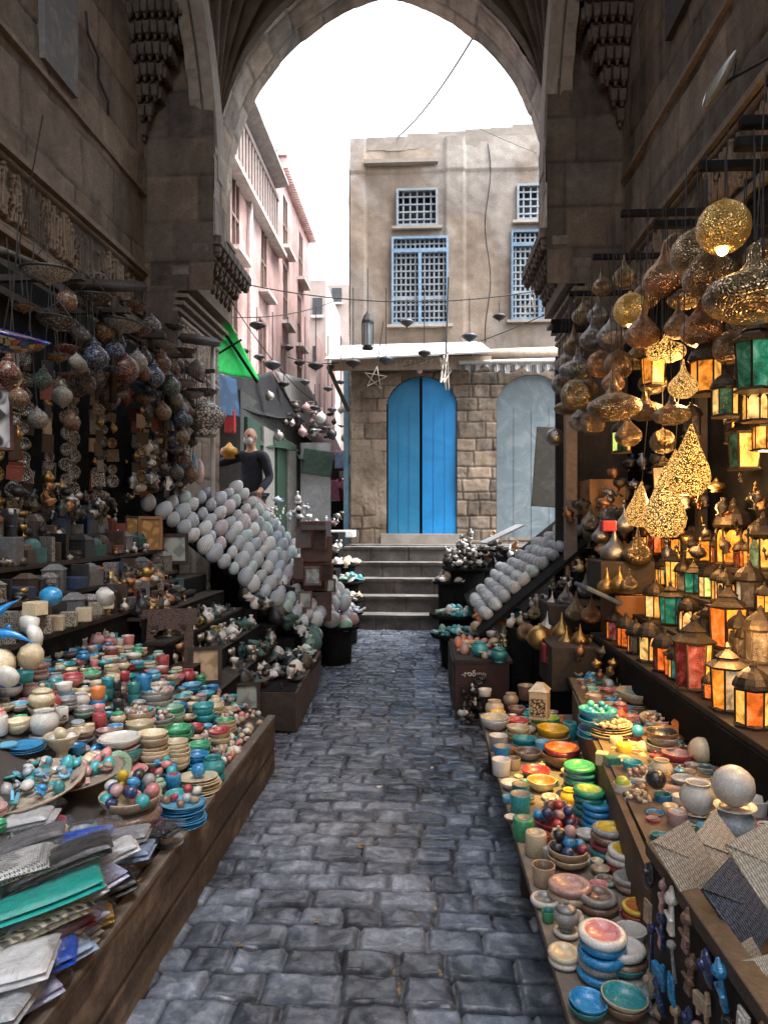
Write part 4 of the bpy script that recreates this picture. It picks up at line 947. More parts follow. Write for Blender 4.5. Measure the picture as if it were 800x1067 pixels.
# carved figures on the side of the rack
def figure_mesh(v):
    rg = random.Random(v); bm = bmesh.new(); k = v % 6
    if k in (0, 3):
        add_box(bm, (0, 0, 0), (.3, .12, .6), taper=.6); bmesh.ops.create_icosphere(bm, subdivisions=2, radius=.16, matrix=Matrix.Translation((0, 0, .42))); add_box(bm, (0, -.05, .05), (.5, .1, .08)); add_box(bm, (0, 0, .6), (.2, .14, .16), taper=.4)
    elif k == 1: bmesh.ops.create_icosphere(bm, subdivisions=2, radius=.3, matrix=Matrix.Diagonal((.9, .4, 1.3, 1))); bmesh.ops.create_icosphere(bm, subdivisions=2, radius=.12, matrix=Matrix.Translation((0, -.1, .1)))
    elif k == 2: add_box(bm, (0, 0, 0), (.42, .08, .7)); add_box(bm, (0, -.05, 0), (.3, .05, .55)); add_box(bm, (0, -.08, .1), (.12, .05, .2), taper=.5)
    elif k == 4: add_box(bm, (0, 0, -.1), (.10, .1, 1.0), taper=.7); bmesh.ops.create_icosphere(bm, subdivisions=2, radius=.13, matrix=Matrix.Translation((0, 0, .45)))
    else: add_box(bm, (0, 0, 0), (.5, .14, .3)); add_box(bm, (.22, 0, .22), (.14, .12, .24), taper=.7); add_box(bm, (-.15, 0, -.22), (.08, .1, .2)); add_box(bm, (.15, 0, -.22), (.08, .1, .2))
    bmesh.ops.bevel(bm, geom=bm.edges[:], offset=.025, segments=1, affect='EDGES')
    return mesh_bm('figure', bm)
FIGS = [figure_mesh(v) for v in range(6)]
FIGW = ['standing carved figure', 'oval carved scarab', 'framed carved plaque', 'seated carved figure', 'slim carved staff', 'small carved animal']
FIGC = ['grey', 'brown', 'sand', 'black', 'blue', 'slate', 'rose', 'white', 'brown', 'navy']
rg = random.Random(8); k_ = 0
for row_ in range(5):
    for j in range(11):
        y = 1.80 - j * .085 - rg.uniform(-.012, .012); z = .69 - row_ * .085 + rg.uniform(-.012, .012); v = rg.randrange(6); c = rg.choice(FIGC)
        thing('carved_figure', FIGS[v], GL(c), f'{c} {FIGW[v]}, {ORD[j]} from the far end, {("top", "second", "third", "fourth", "lowest")[row_]} row on the rack side', 'carving', 'carved figures on the rack side',
              loc=(.578 - .01 * rg.random(), y, z), rot=(R(rg.uniform(-10, 10)), R(rg.uniform(-6, 6)), R(-90 + rg.uniform(-12, 12))), scale=rg.uniform(.085, .11))

# ------------------------------------------------------------------ left stall
LS = 'left stall'
LT = empty('stall_table', 'long brown wooden stall heaped with stone pottery along the walkway', 'stall table')
FRONT = M('front_wood', (.085, .06, .042), .7, c2=(.17, .13, .10), scale=4, bump=.5, bscale=30, tint=True)
def front_fn(Um, Vm):
    n = fnoise(Um, Vm * 3, 3, 601, 5); sc = np.clip((fnoise(Um * .6, Vm * 4, 6, 605, 4) - .55) * 8, 0, 1)
    j = np.abs((Vm % .17) - .085) > .081
    return (n - .5) * .012 - j * .008 + .006 * np.sin(Um * 9) * (Vm > .3), np.clip((.8 + .8 * (n - .5) + .7 * sc) * (1 - .5 * j), .2, 2)
put('front_board', sheet('front_board', (-.93, 1.0, -.02), (0, 1, 0), (0, 0, 1), (1, 0, 0), 3.39, .37, .012, front_fn), FRONT, parent=LT)
put('end_board', sheet('end_board', (-.94, 4.39, -.02), (-1, 0, 0), (0, 0, 1), (0, 1, 0), 1.4, .37, .03, front_fn), FRONT, parent=LT)
put('top_edge', box_mesh(None, (.05, 3.4, .025), .004), WOOD_GR, loc=(-.955, 2.7, .352), parent=LT)
put('sloped_top', quad_slab('sloped_top', [(-.97, .9, .340), (-.97, 4.38, .340), (-2.9, 4.38, 1.30), (-2.9, .9, 1.30)], .02, None), M('dark_cloth', (.05, .04, .035), .9, c2=(.09, .075, .065)), parent=LT)
def lrow(x): return ['left aisle row', 'left second row', 'left third row', 'left fourth row', 'left fifth row', 'left rear row'][min(5, max(0, int((-1.0 - x) / .19)))]
H_ = [
 (190, 835, 25, 'plate.blue*9+plate.azure'), (213, 828, 11, 'bowl.white+plate.white'), (207, 808, 23, 'plate.cream*6+plate.cream'), (222, 789, 13, 'bowl.turquoise*2+pot.turquoise'), (205, 785, 12, 'bowl.blue*3+bowl.blue'), (207, 773, 13, 'bowl.green*3'),
 (184, 770, 14, 'bowl.cream*6+bowl.cream'), (160, 760, 17, 'bowl.cream*3+bowl.sand*2+bowl.cream+bowl.cream'), (204, 755, 9, 'bowl.pink+bowl.red'), (186, 758, 14, 'bowl.green*3'), (229, 759, 12, 'bowl.cream*3+bowl.red.red'), (236, 749, 11, 'bowl.cream*3+bowl.cream.green'),
 (212, 735, 12, 'bowl.turquoise*4'), (178, 738, 15, 'bowl.mint*2+bowl.green.mint'), (166, 746, 15, 'bowl.grey+bowl.grey.brown'), (163, 718, 18, 'bowl.grey*2+bowl.grey.white'), (196, 745, 9, 'bowl.cream.sand'), (215, 722, 9, 'bowl.turquoise.azure'),
 (145, 742, 17, 'bowl.sand.grey'), (147, 754, 15, 'bowl.cream*2'), (170, 803, 16, 'plate.teal*2+plate.teal'), (135, 800, 19, 'plate.white+plate.pink'), (125, 768, 23, 'dish.teal+plate.rose+bowl.white+plate.white'), (128, 778, 18, 'dish.teal*2'),
 (65, 765, 18, 'urn.cream.sand'), (46, 741, 15, 'dish.grey+pot.white'), (44, 722, 14, 'dish.white+bowl.cream+jar.cream.cream'), (18, 752, 13, 'bowl.cream*2'), (70, 728, 11, 'bowl.grey*3'), (86, 760, 12, 'bowl.grey+bowl.brown+bowl.sand'),
 (104, 744, 7, 'candle.red'), (102, 716, 8, 'cup.blue+cup.orange'), (112, 706, 7, 'cup.teal+cup.turquoise'), (121, 710, 6, 'cup.black+cup.black'), (103, 735, 7, 'mug.azure+mug.pink'), (130, 700, 6, 'cup.rose+cup.red'), (76, 704, 12, 'bowl.pink+bowl.pink.red'),
 (95, 702, 10, 'bowl.mint.green'), (109, 690, 9, 'bowl.teal.turquoise'), (46, 697, 10, 'bowl.blue.turquoise'), (26, 700, 9, 'cup.turquoise'), (67, 712, 9, 'mug.azure+mug.white'), (33, 712, 9, 'pot.rose'), (10, 714, 13, 'bowl.white+bowl.white.navy'),
 (124, 730, 6, 'mug.black*3'), (139, 722, 8, 'bowl.maroon*2+bowl.red'), (150, 704, 9, 'cup.blue*2'), (143, 690, 8, 'bowl.turquoise+bowl.azure'), (140, 712, 7, 'cup.teal*2'), (160, 697, 9, 'bowl.red+bowl.pink.pink'), (175, 712, 8, 'bowl.azure+bowl.turquoise'), (128, 690, 7, 'jar.cream.brown'),
 (184, 705, 9, 'bowl.pink'), (200, 712, 10, 'bowl.blue.blue+bowl.azure'), (190, 725, 9, 'bowl.white.turquoise'), (88, 738, 11, 'bowl.mint+bowl.grey'), (225, 736, 9, 'bowl.cream*2'), (240, 737, 9, 'bowl.cream.sand'),
 (85, 722, 9, 'pot.white'), (20, 732, 10, 'bowl.white.azure*2'), (8, 775, 10, 'plate.azure*3'), (28, 775, 18, 'plate.blue*4'), (5, 735, 10, 'bowl.cream'), (60, 748, 9, 'bowl.grey.black*2'), (110, 760, 10, 'bowl.rose*2')]
for px, py, r, sp in H_:
    st = px_stack(px, py, r, sp, slope_z, '', LS); st['row'] = lrow(st['x'])
    if (px, py) == (190, 835): balls_in(st, 7, .02, ['white', 'brown', 'red', 'sand'], 'on the blue plate stack', 'stones on the blue plates', 1)
    if (px, py) == (207, 808): ball(st['x'], st['y'], st['z'] + .03, .032, 'blue', 'bright blue heart-like stone on the cream plate stack', None, 0)
    if (px, py) == (170, 803): balls_in(st, 9, .022, ['red', 'blue', 'pink', 'turquoise'], 'on the teal plates', 'stones on the teal plates', .8)
    if (px, py) == (65, 765): balls_in(st, 8, .024, ['white', 'cream'], 'in the cream footed urn', 'pale stones in the urn', .6)
    if (px, py) in ((163, 718), (166, 746), (145, 742)): balls_in(st, 9, .016, ['white', 'rose', 'sand', 'pink', 'turquoise'], 'in a grey bowl of the left stall', 'stones in the grey bowls', .5)
st = px_stack(135, 822, 34, 'dish.maroon+dish.brown+bowl.sand.cream', slope_z, 'left aisle row', LS)
balls_in(st, 34, .026, ['pink', 'yellow', 'navy', 'black', 'blue', 'white', 'rose', 'turquoise', 'red', 'grey', 'sand', 'navy'], 'in the wide pedestal bowl', 'stones in the pedestal bowl', .9)
# ring dishes standing on edge
bm = bmesh.new()
for i in range(28):
    a = 2 * PI * i / 28
RING = LM('ring', [(.45, -.2), (.7, -.28), (.95, -.2), (1, 0), (.95, .2), (.7, .28), (.45, .2), (.38, 0), (.45, -.2)], 26)
for px, py, Y, s_, c, lab, ry in ((122, 800, 2.95, .072, 'mint', 'mint stone ring standing upright behind the pedestal bowl', 60), (104, 792, 3.05, .075, 'blue', 'blue stone disc standing upright beside the mint ring', 50)):
    thing('stone_ring', RING, GL(c), lab, 'stone ring', loc=P(px, py, Y), rot=(R(80), 0, R(ry)), scale=s_)
# shells and small trinkets along the aisle edge
SHELLK = [LM('shell_a', [(.001, -.4), (.5, -.3), (.9, 0), (.6, .5), (.2, 1.1), (.001, 1.3)], 9, rough=.05), LM('shell_b', [(.001, -.5), (.7, -.4), (1, -.1), (.9, .25), (.4, .55), (.001, .6)], 8, rough=.08), kmesh('egg')]
rg = random.Random(31); n_ = 0
SHELLC = ['white', 'cream', 'rose', 'pink', 'white', 'sand', 'grey']
tries = 0
while n_ < 120 and tries < 4000:
    tries += 1
    y = rg.uniform(3.35, 4.36); x = -.985 - rg.random() ** 1.3 * (.10 + .26 * (y - 3.3))
    r = rg.uniform(.014, .024)
    if not free(x, y, r * .5, STACKS): continue
    c = rg.choice(SHELLC) if rg.random() < .9 else rg.choice(['orange', 'black', 'turquoise', 'red'])
    thing('small_shell', rg.choice(SHELLK), GL(c), f'small {c} shell in the scatter along the left stall edge', 'shell', 'shells scattered along the left stall edge', loc=(x, y, slope_z(x) + r * .6 + rg.random() * .02), rot=(rg.uniform(0, 3), rg.uniform(0, 3), rg.uniform(0, 6)), scale=r); n_ += 1
# fill the rest of the slope
LC = ['cream', 'white', 'turquoise', 'cream', 'blue', 'turquoise', 'white', 'azure', 'teal', 'sand', 'grey', 'cream', 'mint', 'pink', 'white', 'turquoise', 'rose', 'green', 'cream', 'red', 'slate']
rg = random.Random(22); tries = k_ = 0
while k_ < 285 and tries < 60000:
    tries += 1
    y = rg.uniform(2.25, 4.4); x = rg.uniform(-2.05, -1.02); r = rg.uniform(.030, .060) if k_ < 150 else rg.uniform(.018, .032); FREE = .86 if k_ < 150 else .78
    if (y < 2.85 and (x > -1.15 or math.hypot(x + 1.47, y - 2.55) < .24 or math.hypot(x + 1.35, y - 2.72) < .18)) or (y > 3.4 and x > -1.14): continue
    if not free(x, y, r, STACKS): continue
    a, b, c = rg.choice(LC), rg.choice(LC), rg.choice(LC)
    if rg.random() < .6: b = a
    sp = rg.choice(FILL + ['bowl.{a}*4', 'bowl.{a}*3+bowl.{c}', 'bowl.{a}*3']).format(a=a, b=b, c=c)
    stack_at(x, y, slope_z(x), r, sp, lrow(x), LS); k_ += 1
# extra slope behind, up to the framed pictures
# trays of small tiles and beads leaning in front
TRAYM = LM('tray', [(.001, 0), (.9, 0), (1, .06), (.98, .09), (.88, .03), (.001, .03)], 28)
def tray(px, py, Y, s_, label, mat, cols, n, r, glabel, group, tilt=(0, 0)):
    p = P(px, py, Y); o = thing('round_tray', TRAYM, mat, label, 'tray', 'round trays', loc=p, rot=(R(tilt[0]), R(tilt[1]), 0), scale=s_)
    mt = Euler((R(tilt[0]), R(tilt[1]), 0)).to_matrix()
    for i in range(n):
        a = U(0, 6.28); d = math.sqrt(random.random()) * s_ * .88; lift = .02 + U(0, .035) * (1 - d / s_)
        q = p + mt @ Vector((d * math.cos(a), d * math.sin(a), lift + .03 * s_))
        c = random.choice(cols)
        me_ = random.choice(ORN); thing(*kname(me_), GL(c), glabel.format(c=c), 'ornament', group, loc=q, rot=(U(-.6, .6) + R(tilt[0]), U(-.6, .6), U(0, 6)), scale=r * U(.7, 1.3))
KN = {}
def kname(me): return KN.get(me.name, 'small_ornament'), me
ORN = [box_mesh('chip', (1.6, .9, .35), .08), box_mesh('bar', (2.6, .6, .4), .1), kmesh('egg'), LM('disc', [(.001, -.2), (.8, -.2), (1, 0), (.8, .2), (.001, .2)], 12), SHELLK[1]]
for m_, n_ in zip(ORN, ('stone_chip', 'stone_bar', 'stone_egg_bead', 'stone_disc', 'small_shell')): KN[m_.name] = n_
WICK = M('wicker', (.42, .34, .26), .8, c2=(.55, .47, .38), scale=20, bump=.6)
tray(28, 822, 2.55, .21, 'wide wicker tray of turquoise and grey pieces near the packed scarves', WICK, ['turquoise', 'teal', 'slate', 'white', 'blue', 'azure', 'grey'], 75, .020, '{c} stone piece on the wicker tray of turquoise pieces', 'pieces on the turquoise tray', (8, -6))
tray(88, 808, 2.72, .15, 'wicker tray of pink and cream pieces above a maroon cloth', WICK, ['pink', 'cream', 'white', 'turquoise', 'rose', 'sand'], 48, .020, '{c} stone piece on the wicker tray over the maroon cloth', 'pieces on the pink tray', (6, -6))
thing('maroon_cloth', box_mesh(None, (.26, .3, .12), .02), M('maroon_fabric', (.16, .01, .03), .8), 'maroon cloth bundle under the wicker trays', 'cloth', loc=P(72, 848, 2.75) + Vector((0, 0, -.02)))
# ------------------------------------------------------------------ packed scarves, front of the left stall
def plastic(name, c, c2=None, kind=None, sc=12):
    if name in TM: return TM[name]
    if kind: m = tex_mat(name, c, c2, sc, kind, .35, 0, .5, .15)
    else: m = M(name, c, .35, c2=c2, scale=5, bump=.25, bscale=14)
    b = m.node_tree.nodes['Principled BSDF']; b.inputs['Coat Weight'].default_value = 1; b.inputs['Coat Roughness'].default_value = .06
    nt = m.node_tree; n = node(nt, 'ShaderNodeTexNoise', Scale=7.0, Detail=3.0, Distortion=4.0); bp = node(nt, 'ShaderNodeBump', Strength=1.0, Distance=.16)
    b.inputs['Coat Weight'].default_value = .25
    TM[name] = m; return m
def pack_mesh(seed):
    """A folded cloth in a crumpled clear bag: a thin pillow with wrinkles and a flat plastic hem."""
    N, Mm = 40, 30; xs = np.linspace(-.5, .5, N); ys = np.linspace(-.5, .5, Mm); X, Y = np.meshgrid(xs, ys)
    e = np.clip((1 - (2 * np.abs(X)) ** 6), 0, 1) * np.clip((1 - (2 * np.abs(Y)) ** 6), 0, 1)
    w = fnoise(X + 3, Y + 3, 5, seed, 3) - .5; w2 = np.abs(fnoise(X * 1.0 + 9, Y * .35 + 9, 11, seed + 7, 2) - .5)
    top = .05 * e ** .4 + w * .03 * e + w2 * .03 * e; bot = -.05 * np.sqrt(e)
    bend = .025 * np.sin(X * 3 + seed) + .02 * X * Y
    vs, q = [], []; rgp = random.Random(seed)
    for ly in range(2):
        ox, oy = rgp.uniform(-.03, .03), rgp.uniform(-.03, .03); zo = -.03 + .045 * ly; sc = 1 - .03 * ly; base = len(vs)
        tp = np.stack([X * sc + ox, Y * sc + oy, zo + top * (1 if ly == 1 else .6) + bend], -1).reshape(-1, 3); bt = np.stack([X * sc + ox, Y * sc + oy, zo - .022 * np.sqrt(e) + bend - .003], -1).reshape(-1, 3)
        vs += [tuple(p) for p in tp] + [tuple(p) for p in bt]
        for o in (0, N * Mm):
            for j in range(Mm - 1):
                for i in range(N - 1):
                    a = base + o + j * N + i; f = (a, a + 1, a + N + 1, a + N); q.append(f if o == 0 else f[::-1])
    return mesh_from('pack', vs, q, True)
def bag_mesh(seed):
    N, Mm = 44, 34; X, Y = np.meshgrid(np.linspace(-.5, .5, N), np.linspace(-.5, .5, Mm)); e = np.clip((1 - (2 * np.abs(X)) ** 8), 0, 1) * np.clip((1 - (2 * np.abs(Y)) ** 8), 0, 1)
    w = np.abs(fnoise(X * 1.2 + 5, Y * .5 + 5, 9, seed, 3) - .5)
    Z = .10 * e ** .4 + w * .06
    v = np.stack([X, Y, Z], -1).reshape(-1, 3); q = [(j * N + i, j * N + i + 1, j * N + N + i + 1, j * N + N + i) for j in range(Mm - 1) for i in range(N - 1)]
    return mesh_from('bag', v, q, True)
BG = [bag_mesh(40 + s) for s in range(4)]
PK = [pack_mesh(s) for s in range(5)]
BAG, _nt, _b = new_mat('clear_bag')
_n = node(_nt, 'ShaderNodeTexNoise', Scale=6.0, Detail=3.0, Distortion=3.0); _bp = node(_nt, 'ShaderNodeBump', Strength=.8, Distance=.1); _nt.links.new(coords(_nt), _n.inputs['Vector']); _nt.links.new(_n.outputs['Fac'], _bp.inputs['Height'])
_g = node(_nt, 'ShaderNodeBsdfGlossy', Roughness=.10); _nt.links.new(_bp.outputs[0], _g.inputs['Normal']); _t = _nt.nodes.new('ShaderNodeBsdfTransparent'); _lw = node(_nt, 'ShaderNodeLayerWeight', Blend=.30); _nt.links.new(_bp.outputs[0], _lw.inputs['Normal'])
_mr = node(_nt, 'ShaderNodeMapRange'); _mr.inputs[3].default_value = .04; _mr.inputs[4].default_value = .42; _nt.links.new(_lw.outputs['Fresnel'], _mr.inputs[0]); _ms = _nt.nodes.new('ShaderNodeMixShader')
_nt.links.new(_mr.outputs[0], _ms.inputs[0]); _nt.links.new(_t.outputs[0], _ms.inputs[1]); _nt.links.new(_g.outputs[0], _ms.inputs[2]); _nt.links.new(_ms.outputs[0], _nt.nodes['Material Output'].inputs['Surface'])
SCARF = {'black': plastic('scarf black', (.014, .014, .017), (.04, .04, .045)), 'turquoise': plastic('scarf turquoise', (.01, .42, .37), (.03, .55, .50)), 'lavender': plastic('scarf lavender', (.40, .43, .66), (.55, .58, .75)),
         'white checked': plastic('scarf check', (.02, .02, .025), (.62, .62, .62), 'magic', 22), 'maroon': plastic('scarf maroon', (.20, .008, .03), (.32, .05, .07)), 'grey': plastic('scarf grey', (.13, .13, .15), (.26, .26, .29)),
         'blue': plastic('scarf blue', (.015, .08, .55), (.05, .18, .68)), 'pale blue': plastic('scarf pale blue', (.28, .40, .62), (.42, .52, .70)), 'cream printed': plastic('scarf print', (.05, .04, .03), (.62, .55, .38), 'magic', 7), 'mustard': plastic('scarf mustard', (.52, .32, .03), (.62, .42, .1)), 'white': plastic('scarf white', (.66, .67, .70), (.8, .8, .82)), 'silver': plastic('scarf silver', (.38, .40, .44), (.6, .62, .66))}
def pack(px, py, z, w, l, col, rz, lab, tx=-8, ty=-12, th=1.0):
    p = PZ(px, py, z); p.x = min(p.x - .01, -.955 - .22 * l - .24 * w)
    o = thing('packed_scarf', random.choice(PK), SCARF[col], lab, 'packed scarf', 'scarves in clear bags', loc=p, rot=(R(tx), R(ty), R(rz)), scale=(w, l, .34 * th))
    put('clear_bag', random.choice(BG), BAG, loc=(.02, 0, .0), scale=(1.16, 1.12, 1.1), rot=(0, 0, R(U(-4, 4))), parent=o)
    return o
S_ = [(35, 1000, .42, .30, .24, 'blue', 25, 'deep blue packed scarf low at the front of the pile'), (120, 1010, .37, .30, .20, 'pale blue', 40, 'pale blue packed scarf by the stall edge, under the lavender ones'),
 (40, 960, .47, .30, .22, 'cream printed', 35, 'cream and black printed packed scarf below the turquoise one'), (80, 985, .44, .30, .10, 'maroon', 52, 'narrow maroon packed scarf standing on its fold'),
 (10, 1010, .46, .26, .22, 'white', 20, 'white packed scarf at the lower corner of the pile'), (5, 1050, .42, .24, .22, 'silver', 10, 'silvery packed scarf lowest at the corner'), (60, 1050, .38, .26, .16, 'lavender', 48, 'lavender packed scarf lowest beside the mustard strip'),
 (95, 1030, .39, .34, .07, 'mustard', 60, 'mustard yellow strip of packed cloth low in the pile'), (120, 985, .42, .34, .10, 'lavender', 52, 'lavender packed scarf, lower of two parallel ones'), (140, 1000, .385, .32, .09, 'silver', 55, 'silver grey packed scarf next to the lower lavender one'), (150, 1010, .365, .30, .07, 'white', 58, 'white packed scarf slipping over the stall edge'),
 (130, 935, .47, .34, .12, 'lavender', 48, 'lavender packed scarf with gold bands, upper of two'), (100, 945, .50, .28, .10, 'silver', 45, 'silver packed scarf between turquoise and lavender ones'), (170, 965, .37, .14, .10, 'mustard', 30, 'small mustard packed scarf at the stall edge'), (170, 925, .40, .18, .16, 'black', 35, 'black packed scarf beside the grey plates'),
 (66, 930, .54, .36, .26, 'turquoise', 30, 'turquoise packed scarf with dark writing, under the black one'), (66, 898, .58, .30, .18, 'black', 30, 'large black packed scarf lying on the turquoise one'), (20, 905, .57, .22, .24, 'white checked', 28, 'black and white checked scarf at the side of the black one'),
 (75, 875, .52, .28, .12, 'blue', 8, 'bright blue packed scarf behind the black one'), (150, 890, .44, .20, .15, 'pale blue', 12, 'pale blue packed shirt under the grey plates'), (120, 875, .47, .26, .14, 'silver', 15, 'silver packed cloth behind the pale blue shirt'), (15, 860, .55, .28, .16, 'white', 20, 'white packed cloth under the wicker tray'), (165, 868, .42, .22, .10, 'black', -12, 'black packed cloth below the blue plates'),
 (30, 880, .56, .24, .14, 'grey', 25, 'grey packed cloth beside the checked scarf'), (110, 895, .50, .22, .12, 'white', 32, 'white packed cloth behind the black scarf')]
for a in S_: pack(*a)
st = px_stack(176, 872, 15, 'plate.grey*4+plate.grey', .36, 'left aisle row', LS); balls_in(st, 1, .028, ['sand'], 'on the grey plates by the scarves', 'stone on the grey plates', 1)
# writing on the turquoise scarf: short dark strokes
bm = bmesh.new(); rg = random.Random(9)
for i in range(9):
    add_box(bm, (-.09 + i * .022, 0, 0), (.006, .028 * rg.uniform(.6, 1.2), .002), rot=(0, 0, rg.uniform(-.6, .6)))
    if i % 2: add_box(bm, (-.09 + i * .022 + .008, .012, .0015), (.014, .005, .002), rot=(0, 0, rg.uniform(-.3, .3)))

# ------------------------------------------------------------------ left: shelves of boxes
SHELF = empty('stepped_shelf', 'dark stepped shelves packed with small dark boxes and lanterns', 'shelf')
SH = [(-1.98, 1.00), (-2.14, 1.17), (-2.30, 1.34), (-2.46, 1.50)]
for i, (x, z) in enumerate(SH):
    put('shelf_board', box_mesh(None, (.17, 3.4, .025)), WOOD_DK, loc=(x - .07, 4.3, z - .014), parent=SHELF)
    put('shelf_front', box_mesh(None, (.02, 3.4, .17)), BLACK, loc=(x - .01 + (.16 if 0 else 0), 4.3, z - .115), parent=SHELF)
put('back_panel', box_mesh(None, (.03, 4.6, 2.3)), BLACK, loc=(-2.80, 5.0, 2.15), parent=SHELF)
HOUSE = bmesh.new(); add_box(HOUSE, (0, 0, .45), (.8, .8, .9)); add_box(HOUSE, (0, 0, 1.02), (.9, .9, .24), taper=.35); HOUSE = mesh_bm('house_box', HOUSE)
PLAIN = box_mesh('plain_box', (.8, .6, 1.1), .04, (0, 0, .55)); FLATB = box_mesh('flat_box', (1.1, .9, .5), .04, (0, 0, .25)); BOOKB = box_mesh('book_box', (.9, .18, 1.2), .02, (0, 0, .6))
DOMEB = bmesh.new(); add_box(DOMEB, (0, 0, .35), (.9, .9, .7)); bmesh.ops.create_uvsphere(DOMEB, u_segments=12, v_segments=6, radius=.42, matrix=Matrix.Translation((0, 0, .7))); DOMEB = mesh_bm('dome_box', DOMEB)
BOXK = [(HOUSE, 'roofed box'), (PLAIN, 'tall box'), (FLATB, 'flat box'), (BOOKB, 'slim case'), (DOMEB, 'domed box')]
LEATH = {'black': M('lacquer', (.016, .015, .016), .35, c2=(.045, .042, .042), bump=.2), 'dark brown': M('box_brown', (.05, .03, .02), .45, c2=(.10, .065, .045), bump=.3), 'silvery inlaid': tex_mat('inlay', (.04, .035, .03), (.36, .34, .31), 14, 'vor', .4, .2), 'grey': M('box_grey', (.12, .12, .125), .5, c2=(.25, .25, .25), bump=.3), 'teal': M('box_teal', (.03, .09, .09), .45, c2=(.07, .16, .16)), 'red-brown': M('box_red', (.14, .03, .02), .5, c2=(.22, .07, .05)), 'cream': GL('cream'), 'blue': M('box_blue', (.015, .03, .07), .5, c2=(.03, .06, .13))}
LW = ['black', 'dark brown', 'silvery inlaid', 'grey', 'black', 'dark brown', 'silvery inlaid', 'teal', 'silvery inlaid', 'black', 'red-brown', 'grey', 'blue', 'dark brown']
# ------------------------------------------------------------------ metal trinkets
BRASS = M('brass', (.42, .26, .09), .32, metal=.9, c2=(.58, .40, .18), scale=8, bump=.2); DKMETAL = M('dark_metal', (.10, .085, .07), .38, metal=.85, c2=(.22, .19, .15), scale=9, bump=.35)
SILVER = M('silver', (.42, .40, .37), .28, metal=.9, c2=(.6, .58, .55), scale=9, bump=.3); COPPER = M('copper', (.40, .20, .10), .35, metal=.9, c2=(.55, .32, .18), scale=7, bump=.3)
MET = {'brass': BRASS, 'dark metal': DKMETAL, 'silver': SILVER, 'copper': COPPER, 'black': LEATH['black'], 'dark green': M('verdigris', (.05, .11, .10), .55, c2=(.14, .25, .23), bump=.4), 'white': GL('white')}
TRK = [LM('tr_vase', [(.001, 0), (.4, 0), (.2, .2), (.55, .6), (.5, .95), (.16, 1.3), (.3, 1.55), (.001, 1.5)], 10), LM('tr_cup', [(.001, 0), (.45, 0), (.12, .15), (.1, .6), (.5, .9), (.55, 1.4), (.45, 1.4), (.001, .95)], 10),
       LM('tr_lamp', [(.001, 0), (.5, 0), (.3, .15), (.8, .4), (.7, .7), (.25, .85), (.2, 1.0), (.001, 1.25)], 10), FIGS[0], FIGS[3], FIGS[5], LM('tr_bottle', [(.001, 0), (.45, 0), (.5, .7), (.15, 1.0), (.12, 1.3), (.22, 1.35), (.2, 1.6), (.001, 1.6)], 10)]
def teapot():
    bm = bmesh.new()
    v, f, _m = lathe([(.001, 0), (.4, 0), (.7, .3), (.72, .55), (.4, .85), (.2, .9), (.1, 1.0), (.12, 1.1), (.001, 1.15)], 12)
    vs = [bm.verts.new(p) for p in v]
    for q in f:
        try: bm.faces.new([vs[i] for i in q])
        except ValueError: pass
    add_tube(bm, [(.6, 0, .35), (.9, 0, .5), (1.05, 0, .95)], .12, 6, .05)
    add_tube(bm, [(-.5, 0, .75), (-.9, 0, .8), (-1.0, 0, .5), (-.68, 0, .3)], .05, 5)
    return mesh_bm('teapot', bm, True)
TRK.append(teapot())
for m_, n_ in zip(TRK, ('small_vase', 'goblet', 'oil_lamp', 'standing_figurine', 'seated_figurine', 'animal_figurine', 'perfume_bottle', 'teapot')): KN[m_.name] = n_
def heap(n, fx, fy, fz, cols, s, label, group, name='metal_trinket', cat='trinket', seed=1, kinds=None):
    rg = random.Random(seed)
    for i in range(n):
        x = rg.uniform(*fx); y = rg.uniform(*fy); c = rg.choice(cols)
        z = fz(x, y, rg)
        me_ = rg.choice(kinds or TRK)
        thing(KN.get(me_.name, name), me_, MET[c] if c in MET else GL(c), label.format(c=c), cat, group, loc=(x, y, z), rot=(rg.uniform(-.3, .3), rg.uniform(-.3, .3), rg.uniform(0, 6)), scale=s * rg.uniform(.7, 1.3))
rg = random.Random(41)
for si, (x, z) in enumerate(SH):
    y = 2.72; k_ = 0
    while y < 5.85:
        v = rg.randrange(5); s_ = rg.uniform(.095, .15); c = rg.choice(LW); me, wd = BOXK[v]
        thing('trinket_box', me, LEATH[c], f'{c} {wd}, {ORD[k_] if k_ < 30 else "last"} from the near end on the {("lowest", "second", "third", "top")[si]} dark shelf', 'box', 'boxes on the dark shelves', loc=(x - .07 + rg.uniform(-.02, .02), y, z), rot=(0, 0, R(rg.uniform(-25, 25))), scale=s_)
        y += s_ * rg.uniform(.85, 1.05); k_ += 1
for si, (x, z) in enumerate(SH): heap(30, (x - .02, x + .015), (2.75, 5.7), lambda x_, y_, rg, z=z: z, ['black', 'dark metal', 'silver', 'dark metal', 'brass', 'black', 'white'], .042, '{c} trinket standing at the front edge of the ' + ('lowest', 'second', 'third', 'top')[si] + ' dark shelf', 'trinkets along the dark shelf edges', seed=150 + si)
